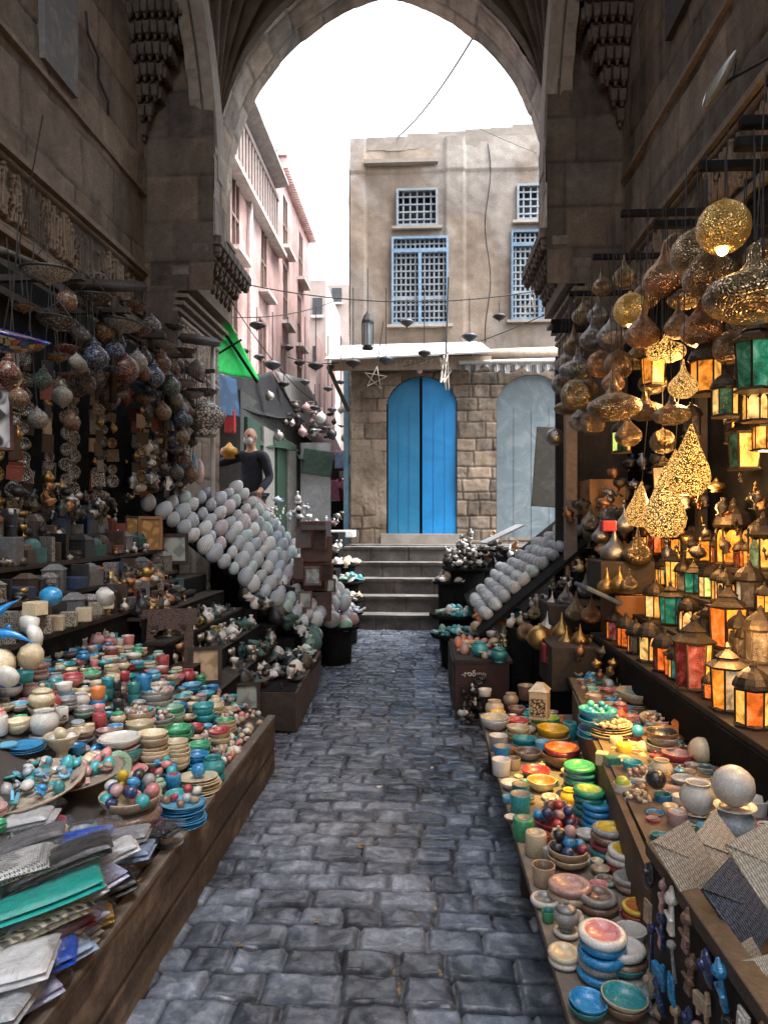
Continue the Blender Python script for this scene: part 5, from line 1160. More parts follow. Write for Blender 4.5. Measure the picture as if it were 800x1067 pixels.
# dolphins, ball in box, shells at the frame edge
def dolphin():
    bm = bmesh.new(); n = 9; rings = []
    for i in range(15):
        t = i / 14; x = (t - .5) * 2; rr = .24 * math.sin(PI * min(1, t * 1.02 + .02)) ** .8 * (1 - .5 * t) + .015; zc = .30 * math.sin(PI * t) 
        if t < .12: rr = .05 + .3 * t
        rings.append([bm.verts.new((x, rr * .8 * math.cos(2 * PI * k / n), zc + rr * math.sin(2 * PI * k / n))) for k in range(n)])
    for A_, B_ in zip(rings, rings[1:]):
        for k in range(n): bm.faces.new((A_[k], A_[(k + 1) % n], B_[(k + 1) % n], B_[k]))
    bm.faces.new(rings[0]); bm.faces.new(rings[-1])
    bmesh.ops.recalc_face_normals(bm, faces=bm.faces[:])
    add_box(bm, (-.02, 0, .58), (.22, .03, .22), rot=(0, R(25), 0), taper=.3)
    add_box(bm, (1.05, 0, .02), (.14, .5, .03), rot=(0, R(-20), 0), taper=.6)
    for s in (-1, 1): add_box(bm, (-.3, s * .25, .12), (.12, .28, .03), rot=(R(s * -35), 0, R(s * -20)), taper=.5)
    return mesh_bm('dolphin', bm, True)
DOL = dolphin(); DB = M('dolphin_blue', (.006, .20, .55), .28, c2=(.02, .30, .68), coat=.5)
thing('dolphin_figure', DOL, DB, 'bright blue stone dolphin, upper of two by the cream shells', 'dolphin figure', 'blue dolphins', loc=P(4, 643, 3.05), rot=(0, R(-50), R(20)), scale=.10)
thing('dolphin_figure', DOL, DB, 'bright blue stone dolphin, lower of two with its tail pointing at the aisle', 'dolphin figure', 'blue dolphins', loc=P(8, 668, 3.0), rot=(0, R(5), R(10)), scale=.105)
HEX = LM('hexbox', [(.7, 0), (1, 0), (1, .9), (.75, .95), (.6, .9), (.55, .5), (.001, .5)], 6, smooth=False)
hb = thing('candle_box', HEX, GL('cream'), 'cream hexagonal stone box beside the blue ball', 'stone box', loc=P(37, 640, 3.35), scale=.065)
p = P(54, 621, 3.45); ball(p.x, p.y, p.z, .058, 'blue', 'large glossy blue stone egg on the cream boxes', None, 1)
CARV = tex_mat('carved_cream', (.10, .08, .06), (.58, .52, .42), 9, 'vor', .6, 0, .5)
for k_, (px, py, s_) in enumerate(((45, 652, .06), (58, 649, .06), (72, 645, .06), (88, 640, .06), (100, 634, .055), (112, 628, .055))):
    thing('carved_box', box_mesh('carved_box', (1.4, 1.1, 1.3), .08), CARV if k_ % 2 == 0 else GL('cream'), f'cream carved stone box, {ORD[k_]} in the row behind the blue ball', 'carved box', 'cream carved boxes', loc=P(px, py, 3.4 + .16 * k_), rot=(0, 0, R(20)), scale=s_)
for k_, (px, py, Y, s_, c) in enumerate(((30, 652, 3.2, .055, 'white'), (36, 662, 3.15, .055, 'white'), (32, 684, 3.1, .065, 'cream'), (4, 690, 3.0, .06, 'cream'), (110, 622, 3.9, .06, 'white'), (8, 705, 2.95, .05, 'white'))):
    thing('large_shell', SHELLK[k_ % 2], GL(c), f'large {c} shell, {ORD[k_]} down from the blue dolphins', 'shell', 'large shells by the dolphins', loc=P(px, py, Y), rot=(R(70), U(-.5, .5), U(0, 6)), scale=s_ * 1.1)

BK = empty('stepped_stand', 'dark stepped stand of brass and silver trinkets behind the pottery slope', 'stand')
for i in range(5): put('step_board', box_mesh(None, (.2, 1.9, .02)), WOOD_DK, loc=(-1.45 - .17 * i, 5.55, .45 + .16 * i), parent=BK); put('step_riser', box_mesh(None, (.02, 1.9, .16)), BLACK, loc=(-1.36 - .17 * i, 5.55, .37 + .16 * i), parent=BK)
zst = lambda x, y, rg: .462 + .16 * max(0, min(4, int((-1.36 - x) / .17)))
heap(90, (-2.2, -1.65), (4.65, 5.6), zst, ['brass', 'dark metal', 'dark metal', 'copper', 'black', 'silver'], .08, '{c} trinket among the crowded brass figures behind the pottery slope', 'brass trinkets on the stepped stand', seed=2)
heap(95, (-1.85, -1.36), (5.2, 6.45), zst, ['silver', 'dark metal', 'silver', 'dark green', 'black', 'white', 'dark green'], .078, '{c} trinket in the silvery crowd above the framed pictures', 'silvery trinkets on the stepped stand', seed=3)
# second left box: black trinket trays
B2 = empty('trinket_box_table', 'low dark box table of black and silver trinkets at the walkway edge', 'stall table')
put('box_side', quad_slab('box_side', [(-.93, 5.15, .02), (-.96, 6.6, .12), (-.96, 6.6, .36), (-.93, 5.15, .32)], .025, None), WOOD, parent=B2)
put('box_front', box_mesh(None, (.75, .025, .28)), WOOD_DK, loc=(-1.31, 5.15, .18), parent=B2); put('box_top', box_mesh(None, (.75, 1.42, .02)), BLACK, loc=(-1.32, 5.87, .315), parent=B2)
for px in (0, 1): put('leg', box_mesh(None, (.04, .04, .3)), WOOD_DK, loc=(-1.0 - .6 * px, 5.2, .15), parent=B2)
heap(80, (-1.75, -1.05), (6.62, 7.1), lambda x, y, rg: .36 + .75 * (-1.05 - x) + rg.random() * .08, ['dark green', 'silver', 'white', 'dark metal', 'black', 'mint'], .075, '{c} ornament crammed below the left egg rack', 'ornaments below the left egg rack', 'small_ornament', 'ornament', 15, [TRK[2], TRK[0], TRK[7], kmesh('egg'), FIGS[5]])
for i in range(4): put('corner_step', box_mesh(None, (.2, .5, .3 + .15 * i)), BLACK, loc=(-1.14 - .18 * i, 6.86, (.3 + .15 * i) / 2), parent=B2)
heap(120, (-1.66, -.97), (5.2, 6.55), lambda x, y, rg: .335 + rg.random() * .05, ['black', 'dark metal', 'silver', 'white', 'black', 'dark metal', 'dark green'], .06, '{c} ornament scattered on the low dark box table', 'ornaments on the low dark box', 'small_ornament', 'ornament', 5, [ORN[3], ORN[2], TRK[2], TRK[1], FIGS[1], TRK[7], ORN[0]])
heap(34, (-1.28, -.98), (6.05, 6.5), lambda x, y, rg: .36 + rg.random() * .06, ['mint', 'white', 'cream', 'teal'], .04, '{c} ornament on the far corner of the low dark box', 'ornaments on the low dark box', 'small_ornament', 'ornament', 6, [ORN[0], ORN[1], ORN[3]])
# framed pictures and arched mirror frame leaning
def picture(px0, py0, px1, py1, Y, label, art, frame=WOOD_DK, rz=18, tilt=-8, cat='framed picture'):
    c = P((px0 + px1) / 2, (py0 + py1) / 2, Y); k = depth(c) / FOC; w, h_ = (px1 - px0) * k, (py1 - py0) * k
    o = empty('framed_picture', label, cat, 'framed pictures', loc=c, rot=(R(tilt), 0, R(rz)))
    bm = bmesh.new(); t = min(w, h_) * .12
    for cc, ss in (((-w / 2 + t / 2, 0, 0), (t, .03, h_)), ((w / 2 - t / 2, 0, 0), (t, .03, h_)), ((0, 0, h_ / 2 - t / 2), (w - 2 * t, .0285, t)), ((0, 0, -h_ / 2 + t / 2), (w - 2 * t, .0285, t))): add_box(bm, cc, ss)
    put('frame', mesh_bm('frame', bm), frame, parent=o); put('artwork', box_mesh(None, (w - 2 * t + .004, .01, h_ - 2 * t + .004)), art, loc=(0, .005, 0), parent=o)
    return o
ART1 = tex_mat('papyrus', (.30, .20, .11), (.50, .37, .24), 6, 'magic', .7, 0, .5, .1); ART2 = tex_mat('grey_print', (.16, .18, .18), (.33, .36, .34), 5, 'magic', .6, 0, .5, .1); ART3 = tex_mat('gold_print', (.22, .11, .02), (.40, .22, .06), 14, 'vor', .5, .2, .5, .1)
picture(196, 674, 231, 713, 4.75, 'dark framed picture with a tan papyrus behind the pottery', ART1)
picture(234, 712, 271, 742, 5.05, 'dark framed grey print standing on the ground by the low box', ART2)
picture(168, 556, 196, 588, 6.0, 'dark framed dim grey print under the stone eggs', ART2, rz=25); picture(145, 538, 169, 573, 5.75, 'orange gold plaque leaning beside the stone eggs', ART3, WOOD_OR, rz=25); picture(131, 538, 145, 566, 5.7, 'narrower brown plaque behind the orange gold one', ART3, WOOD_DK, rz=25)
picture(176, 690, 196, 715, 4.7, 'small dark framed print beside the tan papyrus', ART2)
AFr = bmesh.new()
for s in (-1, 1): add_box(AFr, (s * .105, 0, -.02), (.05, .03, .22))
add_box(AFr, (0, 0, .13), (.30, .03, .09))
for i in range(7): a = PI * i / 6; add_box(AFr, (.085 * math.cos(a), -.004, .06 + .03 * math.sin(a)), (.04, .028, .05))
thing('arched_frame', mesh_bm('arched_frame', AFr), tex_mat('carved_wood', (.02, .01, .007), (.10, .05, .035), 85, 'vor', .5), 'reddish carved arched wooden mirror frame above the pottery slope', 'frame', loc=P(176, 668, 4.7), rot=(R(-8), 0, R(20)), scale=1.25)

# ------------------------------------------------------------------ stone eggs on the sloping racks
EGGC = ['grey', 'slate', 'white', 'slate', 'mint', 'grey', 'rose', 'white']
for c in ('grey', 'slate', 'white', 'mint', 'rose'):
    a, b = CW[c]; a = tuple(.5 * x + .5 * y for x, y in zip(a, (.62, .68, .74)))
    TM['egg ' + c] = tex_mat('egg ' + c, tuple(x * .7 for x in a), tuple(min(.8, x * 1.2) for x in a), 1.6, 'wave', .42, 0, .5, .2)
ER = empty('egg_rack', 'dark sloping rack covered in rows of pale stone eggs, left of the steps', 'rack')
ea, eb, ec = P(156, 524, 6.3), P(322, 652, 6.95), P(246, 508, 7.7)
en = (eb - ea).cross(ec - ea).normalized(); en = en if en.z > 0 else -en
put('rack_board', quad_slab('rack_board', [ea - en * .08, eb - en * .08, eb + (ec - ea) * .7 - en * .08, ec - en * .08], .03, None), BLACK, parent=ER)
rg = random.Random(51)
for i in range(16):
    for j in range(7):
        q = ea + (eb - ea) * ((i + (j % 2) * .5) / 15.5) + (ec - ea) * (j / 6 * (1 - .3 * i / 15)) + Vector((rg.uniform(-.02, .02), rg.uniform(-.02, .02), rg.uniform(-.01, .01)))
        c = rg.choice(EGGC)
        thing('stone_egg', kmesh('egg'), TM['egg ' + c], f'{c} stone egg, {ORD[i]} down in the {ORD[j]} column from the near end, left rack', 'stone egg', 'stone eggs on the left rack', loc=q, rot=(R(rg.uniform(-25, 25)), R(rg.uniform(5, 40)), rg.uniform(-.5, .5)), scale=rg.uniform(.052, .082))
for k_, (px, py, Y, s_, c, lab) in enumerate(((264, 541, 8.2, .20, 'rose', 'largest brown-grey patterned stone egg below the man'), (262, 563, 8.0, .125, 'grey', 'medium speckled grey stone egg in front of the largest one'), (283, 562, 8.1, .135, 'white', 'round pale ribbed stone egg beside the speckled one'), (243, 507, 8.3, .12, 'white', 'small white stone egg left of the man'))):
    if k_ < 3: thing('large_stone_egg', kmesh('egg'), tex_mat('egg_pattern' + c, tuple(x * .4 for x in CW[c][0]), tuple(min(.6, x * 1.0) for x in CW[c][1]), 16, 'vor', .5, 0, .5), lab, 'stone egg', 'large stone eggs', loc=P(px, py, Y), rot=(0, 0, U(0, 6)), scale=s_)
heap(60, (-2.3, -1.5), (8.3, 8.9), lambda x, y, rg: 1.45 - .5 * (x + 2.3) + rg.random() * .12, ['white', 'slate', 'white', 'silver', 'rose', 'grey'], .07, '{c} stone ornament in the pale crowd behind the big eggs', 'pale ornaments behind the eggs', 'small_ornament', 'ornament', 8, [kmesh('egg'), TRK[0], TRK[2], TRK[6]])
put('rear_shelf', box_mesh(None, (1.1, .8, 1.0)), BLACK, loc=(-2.0, 8.7, .75), parent=ER)
# right rack: rows of pale carved eggs strung like rolls
RR = empty('egg_rack', 'dark sloping rack with long rows of pale ribbed stone eggs, right of the steps', 'rack')
put('rack_board', quad_slab('rack_board', [(.52, 6.3, .55), (.55, 9.1, .62), (1.75, 9.1, 1.60), (1.75, 6.3, 1.60)], .03, None), BLACK, parent=RR)
for i in range(13):
    x = .60 + .092 * i; z = .66 + .0785 * i; n = (13, 14, 15, 15, 15, 14, 14, 13, 12, 11, 10, 9, 9)[i]; y0 = 6.5 + rg.uniform(0, .12) + .02 * i
    y = y0
    for j in range(n):
        y += rg.uniform(.10, .14)
        if i in (4, 8) and j == 5: y += .3
        c = rg.choice(['grey', 'slate', 'white', 'grey', 'white', 'mint', 'rose', 'white'])
        r = rg.uniform(.052, .064)
        thing('ribbed_stone_egg', kmesh('egg'), TM['egg ' + c], f'{c} ribbed stone egg, {ORD[j]} from near end, {ORD[i]} row up, right rack', 'stone egg', 'stone eggs on the right rack', loc=(x + rg.uniform(-.012, .012), y, z + .05), rot=(R(60 + rg.uniform(-30, 40)), R(rg.uniform(-30, 30)), rg.uniform(-.5, .5)), scale=r * U(.92, 1.12))
for i in range(6): put('front_step', box_mesh(None, (.2, .3, .5 + .16 * i)), BLACK, loc=(.66 + .19 * i, 6.22, (.5 + .16 * i) / 2), parent=RR)
heap(64, (.58, 1.7), (6.1, 6.36), lambda x, y, rg: .52 + .16 * max(0, int((x - .56) / .19)), ['white', 'silver', 'grey', 'dark metal', 'cream', 'brass', 'dark metal'], .062, '{c} piece on the dark steps below the right egg rack', 'pieces below the right egg rack', seed=109)
thing('white_sheet', box_mesh(None, (.55, .35, .02)), M('sheet_white', (.32, .32, .33), .8), 'pale plastic sheet over the upper end of the right egg rack', 'sheet', loc=(1.02, 9.1, 1.42), rot=(0, R(-25), R(10)))

# ------------------------------------------------------------------ by the steps: tower of frames, tray shelves, round tables
TW = empty('frame_tower', 'tower of dark wooden boxes and photo frames left of the steps', 'box tower', loc=P(328, 640, 7.4))
rg = random.Random(61)
for k_, (dx, dz, w, h_, rz) in enumerate(((0, -.05, .36, .3, 5), (-.02, .26, .34, .3, -6), (.02, .56, .33, .28, 8), (0, .83, .30, .16, -4))):
    put('wooden_box', box_mesh(None, (w, .3, h_), .01, (0, 0, h_ / 2)), M('mahogany', (.075, .024, .015), .4, c2=(.14, .055, .035), bump=.2), loc=(dx, 0, dz), rot=(0, 0, R(rz)), parent=TW)
for k_, (px, py, w, h_, rz, c) in enumerate(((316, 560, 16, 22, 12, 0), (333, 562, 14, 22, -8, 0), (326, 600, 18, 20, 5, 1), (340, 596, 14, 18, -12, 0), (318, 625, 14, 18, 10, 1), (326, 549, 26, 7, 0, 0), (345, 610, 9, 14, -10, 1), (311, 592, 10, 22, 15, 0))):
    picture(px - w / 2, py - h_ / 2, px + w / 2, py + h_ / 2, 7.1 - .05 * k_ / 3, f'small wooden picture frame on the box tower, {ORD[k_]} of its frames', ART2 if c else M('frame_dark_art', (.04, .025, .02), .3), MATS['mahogany'], rz=rz, cat='picture frame')
heap(24, (-1.5, -1.15), (7.0, 7.6), lambda x, y, rg: .5 + rg.random() * .5, ['black', 'dark metal', 'copper'], .09, 'dark {c} box piece crammed beside the frame tower', 'dark pieces by the frame tower', 'dark_box', 'box', 13, [PLAIN, FLATB, DOMEB])
def round_table(name, px, py, Y, rpx, label, mat=BLACK, h_=None, cat='round stand'):
    c = P(px, py, Y); r = rpx * depth(c) / FOC; hh = c.z - (0 if h_ is None else c.z - h_)
    o = empty(name, label, cat, 'round black stands', loc=(c.x, c.y, c.z))
    put('top', LM('round_top', [(.001, -.10), (.94, -.10), (1, -.04), (1, .05), (.95, .05), (.93, 0), (.001, 0)], 24), mat, scale=r, parent=o)
    put('drum', LM('drum', [(.001, -1), (.8, -1), (.86, -.03), (.001, -.03)], 18), mat, scale=(r * .8, r * .8, hh), parent=o)
    return c, r
def on_round(c, r, n, cols, s, label, group, kinds, seed, h_=.06, name='small_ornament', cat='ornament'):
    rg = random.Random(seed)
    for i in range(n):
        a = rg.uniform(0, 6.28); d = r * .9 * math.sqrt(rg.random()); cc = rg.choice(cols)
        me_ = rg.choice(kinds); thing(KN.get(me_.name, name), me_, MET[cc] if cc in MET else GL(cc), label.format(c=cc), cat, group, loc=(c.x + d * math.cos(a), c.y + d * math.sin(a), c.z + s * .4 + rg.random() * h_ * (1 - d / r)), rot=(rg.uniform(-.5, .5), rg.uniform(-.5, .5), rg.uniform(0, 6)), scale=s * rg.uniform(.75, 1.25))
c, r = round_table('round_stand', 350, 652, 7.75, 25, 'round black stand of pale stone balls at the foot of the steps')
on_round(c, r, 26, ['slate', 'white', 'mint', 'grey', 'rose'], .075, '{c} stone ball on the round black stand left of the steps', 'balls on the left round stand', [kmesh('sphere'), kmesh('egg')], 71, .12, 'stone_ball', 'stone ball')
p = P(316, 653, 7.5); ball(p.x, p.y, p.z, .085, 'rose', 'large pinkish stone egg low beside the box tower', None, 1)
p = P(326, 640, 7.45); ball(p.x, p.y, p.z, .075, 'black', 'black stone ball under the frame tower', None, 0)
p = P(294, 648, 7.4); ball(p.x, p.y, p.z, .10, 'mint', 'large mint stone egg at the end of the left rack', None, 1)
p = P(288, 634, 7.6); ball(p.x, p.y, p.z, .09, 'turquoise', 'dull turquoise stone egg at the end of the left rack', None, 1)
p = P(345, 645, 7.4); ball(p.x, p.y, p.z, .10, 'grey', 'large grey stone ball in front of the round stand', None, 0)
for k_, (py, Y, w_) in enumerate(((606, 10.1, 30), (588, 10.5, 28), (625, 9.6, 30), (638, 9.0, 30))):
    c, r = round_table('round_stand', 358 + (3, 0, 2, 2)[k_], py, Y, w_ * .62, f'low black stand of pale trinkets climbing left of the steps, {("second", "top", "third", "lowest")[k_]} one')
    on_round(c, r, 26, [['white', 'turquoise', 'mint'], ['white', 'cream', 'rose'], ['orange', 'cream', 'white'], ['white', 'grey', 'slate']][k_], .055, '{c} trinket on the black stands left of the steps', 'trinkets beside the steps', ORN + [TRK[2]], 80 + k_, .08)
SB = empty('side_bank', 'dark cloth covered boxes stacked left of the steps', 'box stack')
for k_, (x, y, z, w_, d_, h_) in enumerate(((-1.45, 10.2, .45, .5, 1.0, .9), (-1.6, 11.3, .7, .6, 1.0, 1.4), (-1.5, 9.3, .3, .5, .9, .6))): put('dark_box', box_mesh(None, (w_, d_, h_)), BLACK, loc=(x, y, z), parent=SB)
heap(70, (-1.85, -1.25), (9.0, 11.4), lambda x, y, rg: .62 + .45 * (y > 9.8) + .4 * (y > 10.8) + rg.random() * .15, ['white', 'silver', 'slate', 'black', 'dark metal', 'rose', 'white'], .075, '{c} trinket in the crowd on dark boxes left of the steps', 'trinkets beside the steps', seed=91)
# right of the steps: silver pile, trays, dark box with white writing
c, r = round_table('round_stand', 487, 592, 9.4, 26, 'round black stand heaped with silver pots right of the steps')
rg = random.Random(95)
for i in range(95):
    a = rg.uniform(0, 6.28); d = r * .92 * math.sqrt(rg.random()); hz = rg.random() * .50 * (1 - (d / r) ** 1.6)
    thing('silver_trinket', rg.choice([TRK[0], TRK[1], TRK[2], TRK[7], TRK[6]]), rg.choice([SILVER, SILVER, DKMETAL, MET['white'], MET['black']]), 'small shiny pot or figure in the silver heap right of the steps', 'trinket', 'silver heap right of the steps', loc=(c.x + d * math.cos(a), c.y + d * math.sin(a), c.z + hz), rot=(rg.uniform(-.8, .8), rg.uniform(-.8, .8), rg.uniform(0, 6)), scale=.062 * rg.uniform(.8, 1.25))
tb = thing('silver_cone', LM('cone_base', [(.001, 0), (.9, 0), (.8, .3), (.5, .9), (.1, 1.5), (.001, 1.5)], 14), BLACK, 'black cloth mound under the silver heap right of the steps', 'stand', loc=c, scale=(r * .6, r * .6, r * .7))
heap(30, (.85, 1.25), (9.2, 9.9), lambda x, y, rg: 1.0 + rg.random() * .3, ['black', 'dark metal', 'copper', 'silver', 'white'], .09, '{c} piece on the dark ledge between silver heap and grey door', 'pieces on the dark ledge', seed=96)
DL = empty('dark_ledge', 'dark wooden ledge of boxes under the grey door', 'ledge'); put('ledge_top', box_mesh(None, (1.3, 1.1, .9)), BLACK, loc=(1.25, 10.0, .75), parent=DL); put('ledge_rail', box_mesh(None, (1.3, .04, .03)), SILVER, loc=(1.3, 9.42, 1.32), parent=DL)
c, r = round_table('round_stand', 478, 640, 8.5, 31, 'round black tray stand of pale turquoise pieces beside the right steps'); on_round(c, r, 46, ['turquoise', 'white', 'mint', 'teal', 'white'], .042, '{c} piece on the upper round tray right of the steps', 'pieces on the round trays', ORN, 101, .05)
c, r = round_table('round_stand', 482, 660, 7.6, 34, 'nearest round black tray stand of turquoise pieces on the right'); on_round(c, r, 46, ['turquoise', 'teal', 'white', 'mint', 'turquoise'], .042, '{c} piece on the lower round tray right of the walkway', 'pieces on the round trays', ORN, 102, .05)
c, r = round_table('round_stand', 470, 606, 9.4, 20, 'small round black stand with white ornaments close to the steps'); on_round(c, r, 16, ['white', 'cream', 'grey'], .07, '{c} ornament on the small stand close to the right steps', 'pieces on the round trays', ORN + [TRK[0]], 103, .05)
heap(70, (.52, 1.0), (7.3, 8.4), lambda x, y, rg: .55 + .55 * (x - .5) + rg.random() * .1, ['white', 'white', 'grey', 'black', 'cream'], .055, '{c} figurine in the pale crowd below the ribbed eggs', 'pale figurines below the ribbed eggs', 'figurine', 'figurine', 104, [FIGS[0], FIGS[3], FIGS[4], TRK[0]])
heap(26, (.48, 1.05), (6.35, 7.2), lambda x, y, rg: .52 + rg.random() * .12, ['orange', 'cream', 'turquoise', 'sand', 'cream'], .07, '{c} stone lump around the turquoise jar above the dark box', 'stone lumps above the dark box', 'stone_lump', 'stone lump', 105, [kmesh('egg'), HOUSE, TRK[2], SHELLK[1]])
BX = empty('dark_crate', 'dark red crate with white writing on its front beside the walkway', 'crate')
p0, p1 = P(474, 690, 5.55), P(530, 690, 5.55); bw_ = p1.x - p0.x; bz = p0.z
put('crate_front', box_mesh(None, (bw_, .03, .36)), M('crate_red', (.035, .010, .010), .45, c2=(.06, .02, .02)), loc=((p0.x + p1.x) / 2, 5.55, bz - .18), parent=BX); put('crate_top', box_mesh(None, (bw_ + .03, 1.0, .025)), WOOD_DK, loc=((p0.x + p1.x) / 2 + .01, 6.02, bz + .01), parent=BX)
put('crate_side', box_mesh(None, (.03, .96, .36)), WOOD_DK, loc=(p0.x - .005, 6.05, bz - .18), parent=BX); put('crate_body', box_mesh(None, (bw_ - .04, .9, .5)), BLACK, loc=((p0.x + p1.x) / 2, 6.05, bz - .27), parent=BX)
for x in (p0.x + .02, p1.x - .02): put('leg', box_mesh(None, (.04, .04, max(.1, bz - .3))), WOOD_DK, loc=(x, 5.56, (bz - .3) / 2), parent=BX)
bm = bmesh.new(); zc = P(500, 704, 5.53).z; xc0 = P(481, 704, 5.53).x; u_ = .026
def wr(pts): add_tube(bm, [(xc0 + x * u_, 5.531, zc + z * u_) for x, z in pts], .0035, 4)
wr([(0, .2), (.4, .2), (.4, 0)]); wr([(.9, 1), (.9, -.4)]); wr([(.9, .8), (1.5, .5), (1.9, .9)])
for k_ in (2.4, 3.6): wr([(k_ + .45 * math.cos(a), .35 + .5 * math.sin(a)) for a in [i * PI / 5 for i in range(11)]])
wr([(3.2, 1.2), (4.0, 1.5)]); wr([(4.5, .9), (4.9, -.2), (5.3, .9)]); wr([(5.7, .9), (6.1, -.2), (6.5, .9)]); wr([(6.8, .7), (7.2, .3), (6.8, 0)])
put('white_writing', mesh_bm('white_writing', bm), WHITEP, parent=BX)
heap(26, (p0.x + .04, p1.x - .03), (5.6, 6.3), lambda x, y, rg: bz + .035 + rg.random() * .03, ['pink', 'rose', 'orange', 'cream', 'pink', 'sand'], .04, '{c} stone piece spread on top of the dark red crate', 'pieces on the dark red crate', 'small_ornament', 'ornament', 106, ORN)
for (px, py, sp, lab) in ((500, 669, 'pot.turquoise', ''), (520, 677, 'jar.teal.teal', ''), (512, 680, 'bowl.azure', ''), (486, 668, 'bowl.cream', '')): px_stack(px, py, 9, sp, bz + .02, 'crate top', 'dark red crate')
heap(24, (.30, .50), (5.35, 5.52), lambda x, y, rg: .02 + rg.random() * .3, ['black', 'dark metal', 'white', 'black'], .06, '{c} trinket in the jumble hanging below the dark red crate', 'jumble below the crate', seed=108)
# house shaped candle holder
CHH = empty('candle_house', 'cream house shaped candle holder with pierced front near the crate', 'candle holder', loc=P(562, 748, 3.9) , rot=(0, 0, R(-20)))
put('body', HOUSE, GL('cream'), scale=(.12, .12, .17), parent=CHH); put('pierced_front', box_mesh(None, (.08, .01, .09)), tex_mat('pierced', (.02, .015, .01), (.5, .38, .2), 60, 'vor', .5), loc=(0, -.052, .07), parent=CHH)

# ------------------------------------------------------------------ brass lamps that stand below the right rack
ONION = [(.001, 0), (.42, 0), (.46, .04), (.62, .12), (.92, .42), (1, .72), (.94, 1.0), (.70, 1.32), (.40, 1.62), (.20, 1.95), (.10, 2.35), (.05, 2.7), (.001, 2.75)]
FLATON = [(.001, .02), (.5, 0), (.52, .05), (.80, .14), (.98, .36), (1, .52), (.90, .72), (.60, .88), (.32, 1.0), (.18, 1.2), (.12, 1.45), (.08, 1.6), (.001, 1.62)]
GLOBE = [(.45, .10), (.48, .08), (.75, .3), (.95, .62), (1, .98), (.93, 1.35), (.72, 1.68), (.40, 1.9), (.12, 1.98), (.10, 2.1), (.001, 2.12)]
TEAR = [(.001, 0), (.5, 0), (.62, .06), (.92, .5), (1, .9), (.86, 1.4), (.58, 2.0), (.34, 2.6), (.14, 3.1), (.05, 3.35), (.001, 3.4)]
LAMPK = {'onion': LM('onion', ONION, 24), 'flat': LM('flaton', FLATON, 28), 'globe': LM('globe_lamp', GLOBE, 26), 'tear': LM('tear', TEAR, 22)}
TOPZ = {'onion': 2.75, 'flat': 1.62, 'globe': 2.12, 'tear': 3.4}
def pierced(name, c1, c2, lit=0.0, sc=16, warm=(1, .50, .12)):
    """Hammered metal with a pierced pattern; where a bulb burns inside, the holes give off its light."""
    if name in TM: return TM[name]
    m, nt, b = new_mat(name); L = nt.links.new; co = coords(nt)
    v = node(nt, 'ShaderNodeTexVoronoi', Scale=float(sc), feature='F1'); L(co, v.inputs['Vector'])
    v2 = node(nt, 'ShaderNodeTexVoronoi', Scale=float(sc * .35), feature='DISTANCE_TO_EDGE'); L(co, v2.inputs['Vector'])
    nz = node(nt, 'ShaderNodeTexNoise', Scale=3.0, Detail=5.0); L(co, nz.inputs['Vector'])
    rp = ramp(nt, [(.35, c1), (.65, c2)]); L(nz.outputs['Fac'], rp.inputs[0])
    hole = ramp(nt, [(.22, (1, 1, 1)), (.34, (0, 0, 0))]); L(v.outputs['Distance'], hole.inputs[0])
    dark = node(nt, 'ShaderNodeMix', data_type='RGBA', blend_type='MIX'); L(hole.outputs[0], dark.inputs[0]); L(rp.outputs[0], dark.inputs[6]); dark.inputs[7].default_value = (.012, .008, .005, 1)
    L(dark.outputs[2], b.inputs['Base Color']); b.inputs['Metallic'].default_value = .9; b.inputs['Roughness'].default_value = .28
    bp = node(nt, 'ShaderNodeBump', Strength=.6, Distance=.03); L(v2.outputs['Distance'], bp.inputs['Height']); L(bp.outputs[0], b.inputs['Normal'])
    if lit:
        mm = node(nt, 'ShaderNodeMath', operation='MULTIPLY'); L(hole.outputs[0], mm.inputs[0]); mm.inputs[1].default_value = lit
        b.inputs['Emission Color'].default_value = rgba(warm); L(mm.outputs[0], b.inputs['Emission Strength'])
    TM[name] = m; return m
LMAT = {'dark brass': pierced('dark brass', (.25, .185, .11), (.42, .32, .19), 0, 34), 'bronze': pierced('bronze', (.22, .145, .085), (.38, .27, .165), 0, 34), 'copper': pierced('copper lamp', (.33, .185, .11), (.50, .30, .18), 0, 34), 'grey metal': pierced('grey metal', (.24, .22, .205), (.42, .39, .355), 0, 34),
        'lit brass': pierced('lit brass', (.09, .055, .025), (.34, .22, .09), 2.2, 20), 'lit silver': pierced('lit silver', (.12, .10, .075), (.34, .29, .22), 1.9, 20), 'gold': pierced('gold lamp', (.42, .28, .09), (.58, .42, .17), .25, 30), 'silver': SILVER, 'plain brass': BRASS}
BULBM = M('warm_bulb', (1, .7, .35), .5, emit=(1, .60, .22), es=7.0)
BULB = kmesh('egg')
CHAIN = LM('chain', [(.001, 0), (1, 0), (1, 1), (.001, 1)], 5)
